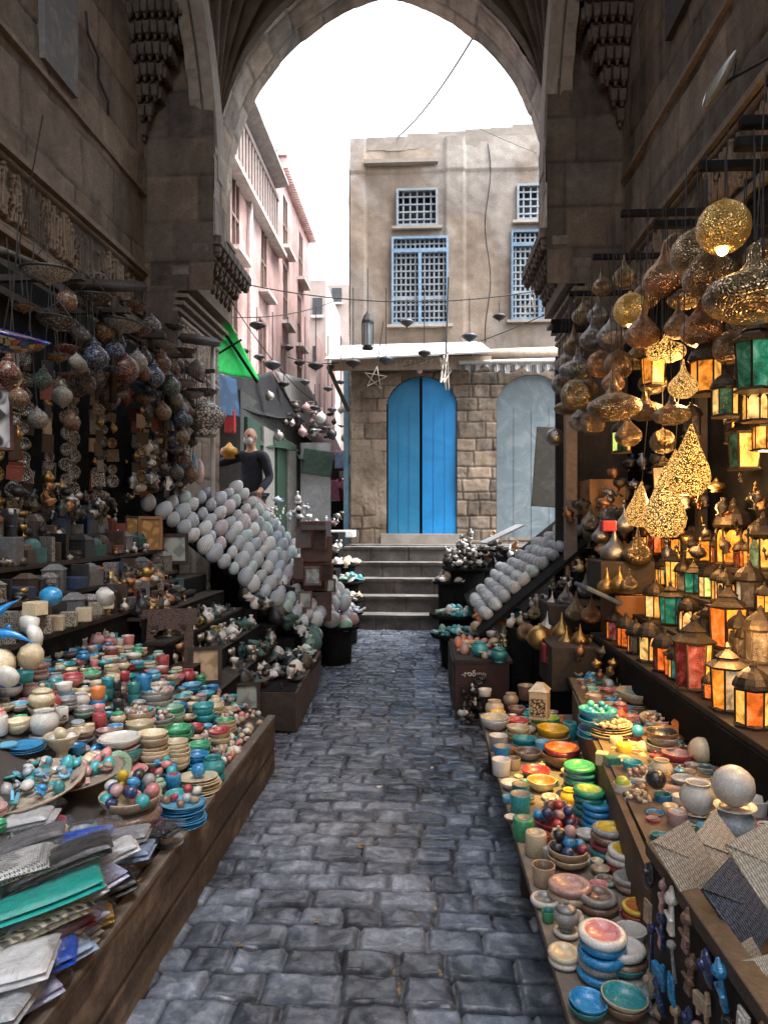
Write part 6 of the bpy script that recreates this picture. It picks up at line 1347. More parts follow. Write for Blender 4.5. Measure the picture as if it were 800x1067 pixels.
def hang_lamp(px, py, wpx, kind, mat, Y, label, topz=None, bulb=False, group='metal lamps hanging over the right stall', tilt=0, sq=1.0):
    c = P(px, py, Y); r = wpx / 2 * depth(c) / FOC; H = TOPZ[kind] * r * sq
    z0 = c.z - {'onion': .7, 'flat': .5, 'globe': 1.0, 'tear': .9}[kind] * r * sq
    o = thing('hanging_lamp', LAMPK[kind], LMAT[mat], label, 'hanging lamp', group, loc=(c.x, c.y, z0), rot=(R(U(-4, 4)), R(U(-4, 4) + tilt), U(0, 6)), scale=(r, r, r * sq))
    tz = (topz or 3.55)
    if z0 + H < tz - .02: put('chain', CHAIN, IRON, loc=(0, 0, TOPZ[kind] - .01), scale=(.0025 / r, .0025 / r, (tz - z0 - H) / r / sq), parent=o)
    if bulb:
        put('bulb', BULB, BULBM, loc=(0, 0, .28 if kind != 'globe' else .12), scale=(.22, .22, .22), parent=o)
    return o
HL = [
 (752, 236, 54, 'globe', 'gold', 2.75, 1), (722, 264, 48, 'globe', 'dark brass', 3.1, 1), (783, 308, 98, 'flat', 'dark brass', 2.45, 1), (690, 293, 42, 'onion', 'copper', 3.6, 1), (740, 290, 56, 'onion', 'bronze', 3.0, 0), (752, 300, 50, 'globe', 'bronze', 3.3, 1),
 (668, 350, 36, 'onion', 'copper', 3.9, 0), (657, 323, 35, 'globe', 'gold', 4.2, 1), (637, 352, 32, 'onion', 'grey metal', 4.5, 0), (707, 342, 30, 'onion', 'bronze', 3.5, 0), (730, 345, 42, 'onion', 'copper', 3.2, 1), (760, 362, 34, 'globe', 'bronze', 3.0, 0),
 (640, 424, 56, 'flat', 'bronze', 3.7, 0), (711, 404, 30, 'onion', 'lit silver', 3.1, 1), (602, 385, 40, 'flat', 'grey metal', 5.2, 0), (625, 379, 28, 'globe', 'copper', 4.8, 0), (600, 411, 32, 'globe', 'dark brass', 5.0, 0), (693, 366, 40, 'flat', 'lit brass', 3.8, 0), (672, 310, 30, 'onion', 'bronze', 4.3, 0),
 (616, 355, 26, 'onion', 'grey metal', 5.0, 0), (598, 362, 24, 'onion', 'bronze', 5.8, 0), (591, 380, 26, 'onion', 'grey metal', 6.2, 0), (606, 330, 22, 'onion', 'dark brass', 5.6, 0), (622, 330, 22, 'onion', 'grey metal', 5.2, 0), (638, 400, 24, 'onion', 'copper', 4.3, 1), (672, 428, 38, 'flat', 'bronze', 3.9, 0), (700, 432, 40, 'flat', 'dark brass', 3.6, 0),
 (590, 425, 26, 'flat', 'dark brass', 5.6, 0), (603, 440, 24, 'onion', 'grey metal', 5.3, 0), (618, 440, 26, 'globe', 'bronze', 5.0, 0), (577, 455, 18, 'globe', 'silver', 6.0, 0), (645, 380, 30, 'globe', 'bronze', 4.4, 0), (775, 345, 40, 'globe', 'bronze', 3.1, 0), (716, 310, 40, 'flat', 'dark brass', 3.6, 0), (790, 375, 40, 'flat', 'dark brass', 3.0, 0),
 (745, 325, 30, 'onion', 'copper', 3.6, 0), (680, 400, 30, 'onion', 'dark brass', 4.2, 0), (655, 455, 28, 'onion', 'bronze', 4.3, 0), (690, 460, 26, 'globe', 'dark brass', 4.0, 0), (585, 400, 22, 'globe', 'grey metal', 6.4, 0), (612, 405, 22, 'onion', 'bronze', 5.4, 0), (665, 375, 28, 'onion', 'dark brass', 4.5, 0), (628, 300, 22, 'onion', 'bronze', 5.2, 0), (650, 290, 24, 'onion', 'dark brass', 4.8, 0), (795, 270, 40, 'globe', 'bronze', 3.2, 0), (705, 258, 30, 'globe', 'bronze', 3.9, 0),
 (716, 496, 44, 'tear', 'lit brass', 3.5, 1), (664, 536, 28, 'tear', 'lit silver', 4.2, 1), (692, 540, 44, 'tear', 'lit silver', 3.8, 1), (700, 505, 30, 'tear', 'lit brass', 4.0, 1)]
KW = {'onion': 'onion lamp with a long neck', 'flat': 'wide flattened onion lamp', 'globe': 'globe lamp', 'tear': 'tall pierced teardrop lamp'}
order = sorted(range(len(HL)), key=lambda i: HL[i][5]); cnt = {}
for i in order:
    px, py, w_, k, m, Y, bl = HL[i]; q = (k, m); cnt[q] = cnt.get(q, -1) + 1
    hang_lamp(px, py, w_, k, m, Y, f'{m} {KW[k]}' + (', bulb glowing inside' if bl else '') + f', {ORD[cnt[q]]} nearest of that look', bulb=bool(bl), topz=3.12 if Y < 4.2 else 3.45)
AWF = empty('lamp_rail_frame', 'dark iron and wood frame the brass lamps hang from, along the right wall', 'frame')
for x in (1.80, 1.97): put('rail', box_mesh(None, (.05, 2.0, .05)), BLACK, loc=(x, 3.2, 3.10), parent=AWF); put('rail', box_mesh(None, (.05, 2.8, .05)), BLACK, loc=(x, 5.6, 3.42), parent=AWF)
for y in (2.5, 3.1, 3.7, 4.3, 5.0, 5.8, 6.6): put('cross_beam', box_mesh(None, (.85, .035, .035)), BLACK, loc=(1.62, y, 3.13 if y < 4.2 else 3.45), parent=AWF)
for y in (4.9, 6.9): put('post', box_mesh(None, (.06, .06, 3.7)), WOOD_DK, loc=(1.15 + (.3 if y > 5 else .75), y, 1.85), parent=AWF)
put('end_plank', box_mesh(None, (.35, .10, .06)), BLACK, loc=P(595, 342, 6.6), parent=AWF); put('end_post', box_mesh(None, (.10, .10, 2.2)), M('worn_post', (.26, .20, .16), .8, c2=(.36, .29, .24), bump=.4), loc=P(594, 480, 6.4), parent=AWF)
for (px, py, Y, w_) in ((778, 150, 3.0, .34), (775, 128, 3.2, .28)): put('iron_bracket', box_mesh(None, (w_, .05, .05), .01), BLACK, loc=P(px, py, Y) + Vector((.12, 0, 0)), parent=AWF)
thing('glass_sconce', LM('sconce', [(.001, 0), (.4, .05), (.8, .4), (1, .9), (.8, 1.5), (.3, 2.0), (.001, 2.1)], 14), M('pale_glass', (.20, .20, .18), .12, coat=1), 'pale glass lamp shade on an arm high on the right wall', 'wall lamp', loc=P(733, 112, 3.6), rot=(R(20), R(28), 0), scale=(.035, .035, .13))
bm = bmesh.new(); add_tube(bm, [P(745, 95, 3.6), P(762, 80, 3.6), P(765, 62, 3.6)], .012, 5); add_tube(bm, [P(757, 84, 3.6), P(800, 60, 3.7)], .012, 5)
thing('sconce_arm', mesh_bm('sconce_arm', bm), IRON, 'thin curling iron arm holding the pale glass shade', 'lamp arm')
bm = bmesh.new(); bmesh.ops.create_cone(bm, segments=16, radius1=.05, radius2=.05, depth=.03, matrix=Matrix.Rotation(PI / 2, 4, 'Y'))
thing('wall_ring', mesh_bm('wall_ring', bm), IRON, 'round iron boss fixed on the right inscription band', 'wall boss', loc=PX(748, 181, 2.0))
# the standing metal lamps
SL = [(640, 578, 30, 'onion', 'silver', 5.0), (664, 578, 30, 'onion', 'dark brass', 4.8), (632, 612, 20, 'onion', 'plain brass', 4.8), (645, 610, 20, 'onion', 'plain brass', 4.7), (622, 604, 16, 'onion', 'silver', 5.2), (600, 640, 24, 'onion', 'dark brass', 5.4), (616, 642, 22, 'onion', 'copper', 5.0), (585, 660, 22, 'onion', 'plain brass', 5.3), (570, 655, 18, 'onion', 'silver', 5.6), (562, 668, 26, 'globe', 'plain brass', 5.2), (590, 672, 20, 'onion', 'plain brass', 5.0), (577, 690, 16, 'globe', 'plain brass', 4.9), (604, 668, 18, 'onion', 'plain brass', 4.9), (548, 662, 20, 'globe', 'copper', 5.6), (575, 632, 16, 'onion', 'silver', 5.8), (557, 640, 16, 'onion', 'dark brass', 6.0), (590, 625, 18, 'onion', 'grey metal', 5.7), (610, 615, 18, 'onion', 'grey metal', 5.4), (655, 610, 18, 'onion', 'dark brass', 4.6), (625, 560, 18, 'onion', 'silver', 5.4), (650, 548, 20, 'onion', 'silver', 5.2), (635, 540, 22, 'globe', 'grey metal', 5.6), (615, 545, 20, 'onion', 'grey metal', 5.8)]
cnt = {}
for px, py, w_, k, m, Y in SL:
    cnt[m] = cnt.get(m, -1) + 1; c = P(px, py, Y); r = w_ / 2 * depth(c) / FOC
    thing('standing_lamp', LAMPK[k], LMAT[m], f'small {m} {("onion shaped" if k == "onion" else "round")} lamp standing below the right egg rack, {ORD[cnt[m]]} of its metal', 'small lamp', 'small metal lamps standing below the rack', loc=(c.x, c.y, c.z - r * .7), rot=(0, 0, U(0, 6)), scale=r)
WB = empty('wooden_step_stand', 'orange-brown wooden stand carrying the small metal lamps, partly draped with grey cloth', 'stand')
for (px, py, Y, w_, d_, h_) in ((655, 640, 5.0, .30, .4, .30), (625, 520, 6.2, .30, .5, .32), (605, 690, 5.0, .5, .5, .3), (645, 600, 5.0, .36, .4, .22), (598, 640, 5.8, .5, .5, .2)): c = P(px, py, Y); put('plank_box', box_mesh(None, (w_, d_, h_), .008), WOOD_OR if py in (640, 520) and px != 598 else WOOD_DK, loc=c, parent=WB)
thing('grey_drape', box_mesh(None, (.26, .4, .03), .012), M('grey_blue_cloth', (.12, .15, .17), .85, c2=(.22, .26, .28), bump=.5), 'grey blue cloth draped on the orange-brown stand', 'cloth', loc=P(622, 618, 4.9), rot=(0, R(25), 0))
thing('red_cube', box_mesh(None, (.10, .10, .13), .008), M('red_box', (.30, .015, .03), .4), 'small plain red box among the brass lamps', 'box', loc=P(572, 680, 5.0))
thing('red_tin', box_mesh(None, (.09, .09, .07), .008), MATS['red_box'], 'small red tin beside the pierced teardrop lamps', 'box', loc=P(633, 548, 4.6))

# ------------------------------------------------------------------ glass lanterns
def glass_mat(name, c, es, dark=.35):
    key = 'lampglass ' + name
    if key in TM: return TM[key]
    m, nt, b = new_mat(key); L = nt.links.new; co = coords(nt)
    n = node(nt, 'ShaderNodeTexNoise', Scale=2.2, Detail=3.0, Distortion=1.0); L(co, n.inputs['Vector'])
    n2 = node(nt, 'ShaderNodeTexNoise', Scale=34.0, Detail=2.0); L(co, n2.inputs['Vector'])
    rp = ramp(nt, [(.30, tuple(x * dark * .6 for x in c)), (.52, c), (.72, tuple(min(1, x * 1.25 + .10) for x in c))]); L(n.outputs['Fac'], rp.inputs[0])
    L(rp.outputs[0], b.inputs['Base Color']); L(rp.outputs[0], b.inputs['Emission Color']); b.inputs['Emission Strength'].default_value = es; b.inputs['Roughness'].default_value = .18
    bp = node(nt, 'ShaderNodeBump', Strength=.5, Distance=.02); L(n2.outputs['Fac'], bp.inputs['Height']); L(bp.outputs[0], b.inputs['Normal'])
    TM[key] = m; return m
GC = {'amber': glass_mat('amber', (1, .31, .03), .28), 'yellow': glass_mat('yellow', (1, .47, .08), .28), 'orange': glass_mat('orange', (.9, .16, .015), .26), 'red': glass_mat('red', (.16, .010, .008), .12), 'green': glass_mat('green', (.03, .14, .07), .09), 'teal': glass_mat('teal', (.03, .20, .19), .12), 'pale': glass_mat('pale', (1, .56, .18), .28), 'dark green': glass_mat('dark green', (.01, .16, .09), .25), 'frosted': glass_mat('frosted', (.50, .40, .24), .16), 'lime': glass_mat('lime', (.62, .75, .16), .32), 'dark': glass_mat('dark', (.09, .07, .05), .05), 'blue': glass_mat('blue', (.05, .2, .5), .3)}
LFR = M('lantern_frame', (.06, .045, .032), .42, metal=.7, c2=(.13, .10, .075), scale=8, bump=.3)
def ngon(bm, n, r0, z0, r1, z1, cap=True):
    r = bmesh.ops.create_cone(bm, cap_ends=cap, segments=n, radius1=r0, radius2=r1, depth=z1 - z0, matrix=Matrix.Translation((0, 0, (z0 + z1) / 2)) @ Matrix.Rotation(PI / n, 4, 'Z'))
def lantern_frame(n, taper, body):
    bm = bmesh.new(); ngon(bm, n, .50, 0, .50, .06); ngon(bm, n, .46, .06, .42, .10); ngon(bm, n, .50 * taper, body, .54 * taper, body + .07)
    for k in range(n):
        a = 2 * PI * k / n + PI / n; p = Vector((math.cos(a) * .41, math.sin(a) * .41, .08)); q = Vector((math.cos(a) * .42 * taper, math.sin(a) * .42 * taper, body + .02)); add_tube(bm, [p, q], .030, 4)
    return mesh_bm('lantern_frame', bm)
def lantern_roof(n, taper, body, dome):
    bm = bmesh.new()
    if dome:
        v, f, _m = lathe([(.50 * taper, 0), (.48 * taper, .10), (.40 * taper, .26), (.25 * taper, .40), (.10, .50), (.08, .56)], n * 2)
    else: v, f, _m = lathe([(.54 * taper, 0), (.30 * taper, .16), (.26 * taper, .22), (.30 * taper, .26), (.12, .44), (.08, .5)], n)
    vs = [bm.verts.new((p[0], p[1], p[2] + body + .07)) for p in v]
    for q in f: bm.faces.new([vs[i] for i in q])
    ngon(bm, 8, .06, body + .57, .10, body + .63); ngon(bm, 8, .10, body + .63, .02, body + .76)
    return mesh_bm('lantern_roof', bm)
def lantern_pane(n, taper, body, k, arch):
    a0 = 2 * PI * k / n + PI / n; a1 = a0 + 2 * PI / n; bm = bmesh.new(); vs = []
    def pt(t, z, r): 
        A_ = Vector((math.cos(a0), math.sin(a0), 0)); B_ = Vector((math.cos(a1), math.sin(a1), 0)); q = A_.lerp(B_, t) * r; return (q.x, q.y, z)
    r0, r1 = .395, .405 * taper; zt = body + .02
    if not arch: vs = [pt(.04, .08, r0), pt(.96, .08, r0), pt(.96, zt, r1), pt(.04, zt, r1)]
    else: vs = [pt(.10, .12, r0), pt(.90, .12, r0)] + [pt(.5 + .40 * math.cos(t), body * .62 + body * .32 * math.sin(t), r0 + (r1 - r0) * .8) for t in [PI * i / 8 for i in range(9)]]
    f = bm.faces.new([bm.verts.new(p) for p in vs]); r = bmesh.ops.extrude_face_region(bm, geom=[f])
    for v in r['geom']:
        if isinstance(v, bmesh.types.BMVert): v.co *= .965; v.co.z /= .965
    bmesh.ops.recalc_face_normals(bm, faces=bm.faces[:])
    return mesh_bm('lantern_pane', bm)
LT_ = {}
for key, n, tp, body, dome, arch in (('six', 6, 1.0, .95, True, False), ('four', 4, 1.12, 1.1, False, False), ('tall', 6, 1.15, 1.25, False, False), ('arch', 6, 1.0, 1.0, True, True)):
    LT_[key] = (lantern_frame(n, tp, body), lantern_roof(n, tp, body, dome), [lantern_pane(n, tp, body, k, arch) for k in range(n)], n, body + .76)
def lantern(loc, w_, key, cols, label, group, rz=0, hang=None, hs=1.0):
    fr, rf, pn, n, H = LT_[key]
    o = empty('glass_lantern', label, 'lantern', group, loc=loc, rot=(0, 0, R(rz))); o.scale = (w_, w_, w_ * hs)
    put('frame', fr, LFR, parent=o); put('roof', rf, LFR, parent=o)
    for k in range(n): put('glass_pane', pn[k], GC[cols[k % len(cols)]], parent=o)
    if hang: put('chain', CHAIN, IRON, loc=(0, 0, H), scale=(.003 / w_, .003 / w_, (hang - loc[2]) / w_ / hs - H), parent=o)
    return o
LSH = empty('lantern_shelf', 'dark stepped shelves of glowing glass lanterns along the right wall', 'shelf')
LS_ = [(1.17, .80, 2.1, 5.1), (1.38, .97, 2.3, 5.2), (1.58, 1.14, 2.6, 5.4), (1.78, 1.32, 2.9, 5.4)]
for i, (x, z, y0, y1) in enumerate(LS_):
    put('shelf_board', box_mesh(None, (.20, y1 - y0, .03), .004), WOOD_DK, loc=(x + .13, (y0 + y1) / 2, z - .016), parent=LSH)
    put('shelf_front', box_mesh(None, (.02, y1 - y0, .16)), BLACK, loc=(x + .03, (y0 + y1) / 2, z - .112), parent=LSH)  # black strip standing in for the shaded gap below each shelf
put('lower_front', box_mesh(None, (.02, 2.9, .5)), BLACK, loc=(1.25, 3.6, .5), parent=LSH)
put('back_panel', box_mesh(None, (.03, 4.4, 2.1)), BLACK, loc=(2.0, 4.7, 2.4), parent=LSH)
LN = [  # px, py (base), width px, shelf, style, colours, label
 (784, 760, 46, 0, 'six', ['yellow', 'amber', 'yellow', 'orange'], 'glowing yellow and amber lantern nearest on the lowest shelf', 12), (757, 748, 40, 0, 'tall', ['frosted', 'teal', 'amber'], 'frosted and teal lantern beside the nearest yellow one', 30), (722, 712, 44, 0, 'tall', ['yellow', 'orange', 'red', 'red'], 'yellow, orange and red patterned lantern on the lowest shelf', 20),
 (692, 698, 30, 0, 'six', ['orange', 'amber', 'red'], 'small orange lantern left of the patterned one', 0), (676, 682, 30, 0, 'arch', ['yellow', 'lime', 'pale'], 'pale yellow arched lantern low on the shelf', 40), (652, 672, 24, 0, 'six', ['orange', 'amber', 'orange'], 'small dim orange lantern at the far shelf end', 10),
 (665, 648, 32, 1, 'six', ['amber', 'yellow', 'amber'], 'bright amber lantern, left one of the upper pair', 20), (682, 652, 28, 1, 'six', ['amber', 'yellow', 'pale'], 'bright amber lantern, right one of the upper pair', 35), (698, 660, 26, 1, 'tall', ['dark green', 'teal', 'dark green'], 'dark green bubble glass lantern', 10), (717, 650, 26, 1, 'arch', ['pale', 'amber', 'pale'], 'small pierced pale lantern in the second shelf row', 0),
 (758, 672, 44, 1, 'four', ['teal', 'orange', 'amber', 'orange'], 'large lantern with teal and swirled orange panes', 15), (792, 690, 40, 1, 'six', ['dark', 'frosted', 'dark'], 'dark lantern cut by the picture edge, second shelf', 0), (742, 690, 30, 1, 'six', ['dark', 'red', 'dark'], 'unlit dark red lantern behind the patterned one', 0),
 (704, 618, 26, 2, 'tall', ['yellow', 'lime', 'yellow'], 'yellow and lime lantern on the third shelf', 10), (690, 612, 18, 2, 'tall', ['dark green', 'green', 'dark green'], 'slim dark green lantern on the third shelf', 0), (722, 622, 22, 2, 'four', ['teal', 'dark green'], 'slim teal lantern on the third shelf', 25), (738, 630, 26, 2, 'six', ['lime', 'yellow', 'pale'], 'yellow-green lantern with white flame shape', 10), (750, 628, 24, 2, 'arch', ['pale', 'frosted', 'amber'], 'pale peach lantern beside the yellow-green one', 0),
 (780, 640, 34, 2, 'six', ['dark', 'dark', 'frosted'], 'unlit dark lantern on the third shelf', 0), (764, 588, 46, 3, 'arch', ['amber', 'yellow', 'amber'], 'large lantern with big glowing amber arches on the top shelf', 0), (795, 590, 40, 3, 'arch', ['yellow', 'amber', 'green'], 'glowing yellow arched lantern at the picture edge, top shelf', 20), (735, 580, 26, 3, 'six', ['dark', 'amber'], 'dim dark lantern beside the big amber arches', 0),
 (770, 705, 30, 1, 'arch', ['dark', 'amber', 'dark'], 'dim lantern with amber spots behind the frosted one', 10), (662, 690, 22, 0, 'six', ['amber', 'dark', 'orange'], 'smallest amber lantern beside the coloured bowls', 0), (705, 702, 24, 0, 'six', ['teal', 'dark', 'amber'], 'small teal lantern under the patterned one', 0), (640, 655, 20, 1, 'six', ['amber', 'yellow', 'amber'], 'little amber lantern at the far end of the second row', 0), (655, 615, 20, 2, 'six', ['dark', 'amber', 'dark'], 'dim lantern at the far end of the third row', 0), (675, 600, 20, 2, 'six', ['dark', 'green', 'dark'], 'dim green lantern at the far end of the third row', 0)]
rg = random.Random(171)
SPARE = [(640, 668, 0), (662, 668, 0), (700, 708, 0), (738, 728, 0), (650, 640, 1), (730, 668, 1), (776, 672, 1), (712, 672, 1), (690, 640, 2), (668, 628, 2), (756, 648, 2), (796, 648, 2), (712, 640, 2), (700, 590, 3), (718, 586, 3), (748, 592, 3), (782, 596, 3), (682, 598, 3), (730, 600, 3), (666, 590, 3), (772, 612, 3), (752, 608, 3)]
for k_, (px, py, sh) in enumerate(SPARE):
    cols = rg.choice((['dark', 'amber', 'dark'], ['amber', 'dark', 'orange'], ['yellow', 'amber', 'dark'], ['dark green', 'dark', 'teal'], ['amber', 'yellow', 'amber'], ['frosted', 'dark', 'pale'], ['orange', 'amber', 'red']))
    LN.append((px, py, rg.uniform(17, 24), sh, rg.choice(('six', 'arch', 'tall', 'six')), cols, f'small {cols[0]} and {cols[1]} lantern, {ORD[k_]} of the small ones, {("lowest", "second", "third", "top")[sh]} lantern shelf', rg.uniform(0, 60)))
for (px, py, w_, sh, key, cols, lab, rz) in LN:
    x, z, y0, y1 = LS_[sh]; p = PX(px, py, x + .11); s_ = w_ * depth(p) / FOC * .88
    lantern((p.x, p.y, z), s_, key, cols, lab, 'glass lanterns on the right shelves', rz)
HN = [(735, 412, 36, 3.2, 'six', ['amber', 'yellow', 'amber'], 'hanging hexagonal lantern with amber arched panes'), (755, 435, 30, 3.0, 'six', ['green', 'yellow', 'pale'], 'hanging green and yellow lantern below the amber one'), (785, 408, 40, 2.8, 'tall', ['dark green', 'frosted', 'green'], 'large dark green hanging lantern at the picture edge'), (680, 402, 26, 4.0, 'four', ['teal', 'amber', 'yellow'], 'small hanging teal and amber lantern'), (647, 472, 22, 4.4, 'six', ['green', 'amber', 'lime'], 'small green hanging lantern deep in the stall'), (786, 440, 30, 2.9, 'arch', ['pale', 'yellow', 'pale'], 'round pierced pale hanging lantern'), (775, 490, 34, 3.2, 'four', ['pale', 'green', 'yellow'], 'lit box lantern with a green pane deep on the right'), (690, 512, 22, 4.2, 'four', ['yellow', 'pale'], 'small lit yellow box lantern behind the teardrops'), (795, 470, 26, 3.0, 'six', ['orange', 'amber', 'yellow'], 'small orange hanging lantern at the picture edge'), (765, 462, 22, 3.4, 'six', ['dark', 'amber'], 'dim hanging lantern between the glowing ones'), (720, 455, 22, 3.6, 'six', ['dark', 'dark'], 'unlit hanging lantern above the teardrops')]
for (px, py, w_, Y, key, cols, lab) in HN:
    p = P(px, py, Y); s_ = w_ * depth(p) / FOC; lantern((p.x, p.y, p.z), s_, key, cols, lab, 'glass lanterns hanging over the right stall', U(0, 60), 3.12 if Y < 4.2 else 3.45)
# round figures packed between the lanterns
heap(60, (1.62, 1.95), (3.6, 5.2), lambda x, y, rg: 1.36 + rg.random() * .5, ['dark metal', 'black', 'copper', 'brass', 'dark metal'], .06, '{c} trinket in the dark crowd behind the lanterns', 'trinkets behind the lanterns', seed=120)
heap(40, (1.0, 1.3), (4.2, 5.6), lambda x, y, rg: .60 + rg.random() * .12, ['brass', 'copper', 'dark metal', 'brass'], .055, '{c} trinket between the coloured bowls and the far lanterns', 'trinkets by the far lanterns', seed=121)
heap(70, (1.3, 1.95), (5.2, 6.6), lambda x, y, rg: 1.0 + .5 * (x - 1.3) + rg.random() * .8, ['dark metal', 'black', 'copper', 'silver', 'dark metal'], .085, '{c} lamp part in the dim crowd at the back of the lamp stall', 'dim crowd at the back of the lamp stall', seed=122)
BKR = thing('stall_boarding', box_mesh(None, (.9, .05, 3.0)), WOOD_DK, 'dark boarded end of the lamp stall beside the right pier', 'boarding', loc=(1.75, 6.95, 1.7))
for k_, (x, y, z, e) in enumerate(((1.5, 3.2, 1.9, 8), (1.45, 2.5, 1.5, 8), (1.5, 4.3, 1.7, 8), (1.3, 3.0, 1.15, 5), (1.45, 3.9, 2.3, 7))):
    ld = bpy.data.lights.new('lantern_glow', 'POINT'); ld.energy = e; ld.color = (1, .55, .20); ld.shadow_soft_size = .08
    lo = bpy.data.objects.new('lantern_glow', ld); COL.objects.link(lo); lo.location = (x, y, z)

# the yellow beam that a lamp throws along the right table
sl = bpy.data.lights.new('table_spot', 'SPOT'); sl.energy = 150; sl.color = (1, .62, .12); sl.spot_size = R(22); sl.spot_blend = .5; sl.shadow_soft_size = .04
so_ = bpy.data.objects.new('table_spot', sl); COL.objects.link(so_); so_.location = (1.02, 2.9, 2.25); so_.rotation_euler = (so_.location - Vector((.78, 3.3, .45))).to_track_quat('Z', 'Y').to_euler()
# ------------------------------------------------------------------ left wall: hanging lamps, strings of plaques, framed tiles
MOS = {}
def mosaic(name, cols, sc=9):
    """Glass cells set in dark grout."""
    if name in TM: return TM[name]
    m, nt, b = new_mat(name); L = nt.links.new; co = coords(nt)
    v = node(nt, 'ShaderNodeTexVoronoi', Scale=float(sc)); L(co, v.inputs['Vector']); e = node(nt, 'ShaderNodeTexVoronoi', Scale=float(sc), feature='DISTANCE_TO_EDGE'); L(co, e.inputs['Vector'])
    sp = nt.nodes.new('ShaderNodeSeparateColor'); L(v.outputs['Color'], sp.inputs[0])
    n = len(cols); rp = ramp(nt, [((i + .5) / n, c) for i, c in enumerate(cols)]); rp.color_ramp.interpolation = 'CONSTANT'; L(sp.outputs[0], rp.inputs[0])
    ed = ramp(nt, [(.03, (0, 0, 0)), (.06, (1, 1, 1))]); L(e.outputs['Distance'], ed.inputs[0])
    mx = node(nt, 'ShaderNodeMix', data_type='RGBA', blend_type='MULTIPLY'); mx.inputs[0].default_value = .93; L(rp.outputs[0], mx.inputs[6]); L(ed.outputs[0], mx.inputs[7]); L(mx.outputs[2], b.inputs['Base Color'])
    b.inputs['Roughness'].default_value = .25
    bp = node(nt, 'ShaderNodeBump', Strength=.5, Distance=.01); L(ed.outputs[0], bp.inputs['Height']); L(bp.outputs[0], b.inputs['Normal'])
    TM[name] = m; return m
MM = {'white mosaic': mosaic('mos white', [(.32, .31, .29), (.2, .2, .195), (.4, .38, .35)], 12), 'blue mosaic': mosaic('mos blue', [(.015, .025, .08), (.06, .11, .19), (.22, .22, .22), (.02, .02, .05)], 12), 'red mosaic': mosaic('mos red', [(.12, .02, .02), (.18, .08, .04), (.22, .18, .15), (.07, .01, .012)], 12), 'green mosaic': mosaic('mos green', [(.04, .09, .075), (.12, .19, .155), (.24, .24, .22)], 12), 'dark mosaic': mosaic('mos dark', [(.05, .045, .045), (.12, .10, .09), (.25, .22, .2)], 11), 'brown mosaic': mosaic('mos brown', [(.16, .09, .05), (.3, .2, .12), (.08, .05, .04)], 10)}
BOWLL = LM('bowl_lamp', [(.001, -.55), (.10, -.55), (.12, -.45), (.45, -.38), (.78, -.22), (.97, .0), (1, .06), (.94, .08), (.90, .0), (.70, -.16), (.001, -.3)], 24)
GLOBL = LM('globe_small', [(.30, -.95), (.62, -.82), (.9, -.45), (1, 0), (.9, .45), (.62, .8), (.34, .92), (.36, 1.05), (.15, 1.15), (.06, 1.4), (.001, 1.4)], 18)
DROPL = LM('drop_lamp', [(.001, -1.3), (.1, -1.2), (.3, -1.0), (.8, -.6), (1, -.1), (.85, .35), (.5, .7), (.4, .85), (.5, .95), (.2, 1.15), (.05, 1.5), (.001, 1.5)], 16)
LKIND = {'bowl lamp': BOWLL, 'globe lamp': GLOBL, 'drop lamp': DROPL}
def left_lamp(px, py, wpx, kind, mat, Y, label, top=3.08):
    c = P(px, py, Y); r = wpx / 2 * depth(c) / FOC
    o = thing('mosaic_lamp', LKIND[kind], MM[mat], label, 'hanging lamp', 'mosaic lamps hanging over the left stall', loc=c, rot=(R(U(-6, 6)), R(U(-6, 6)), U(0, 6)), scale=r)
    zt = {'bowl lamp': .06, 'globe lamp': 1.4, 'drop lamp': 1.5}[kind]
    if kind == 'bowl lamp':
        bm = bmesh.new()
        for k in range(3): a = 2 * PI * k / 3; add_tube(bm, [(.95 * math.cos(a), .95 * math.sin(a), .06), (0, 0, 1.1)], .018, 4)
        put('hanging_wires', mesh_bm('hanging_wires', bm), IRON, parent=o); zt = 1.1
        put('rim_band', LM('rim_band', [(1.0, .0), (1.03, .02), (1.03, .09), (.97, .1), (.95, .02), (1.0, .0)], 24), IRON, parent=o)
    if c.z + zt * r < top: put('chain', CHAIN, IRON, loc=(0, 0, zt), scale=(.0035 / r, .0035 / r, (top - c.z) / r - zt), parent=o)
    return o
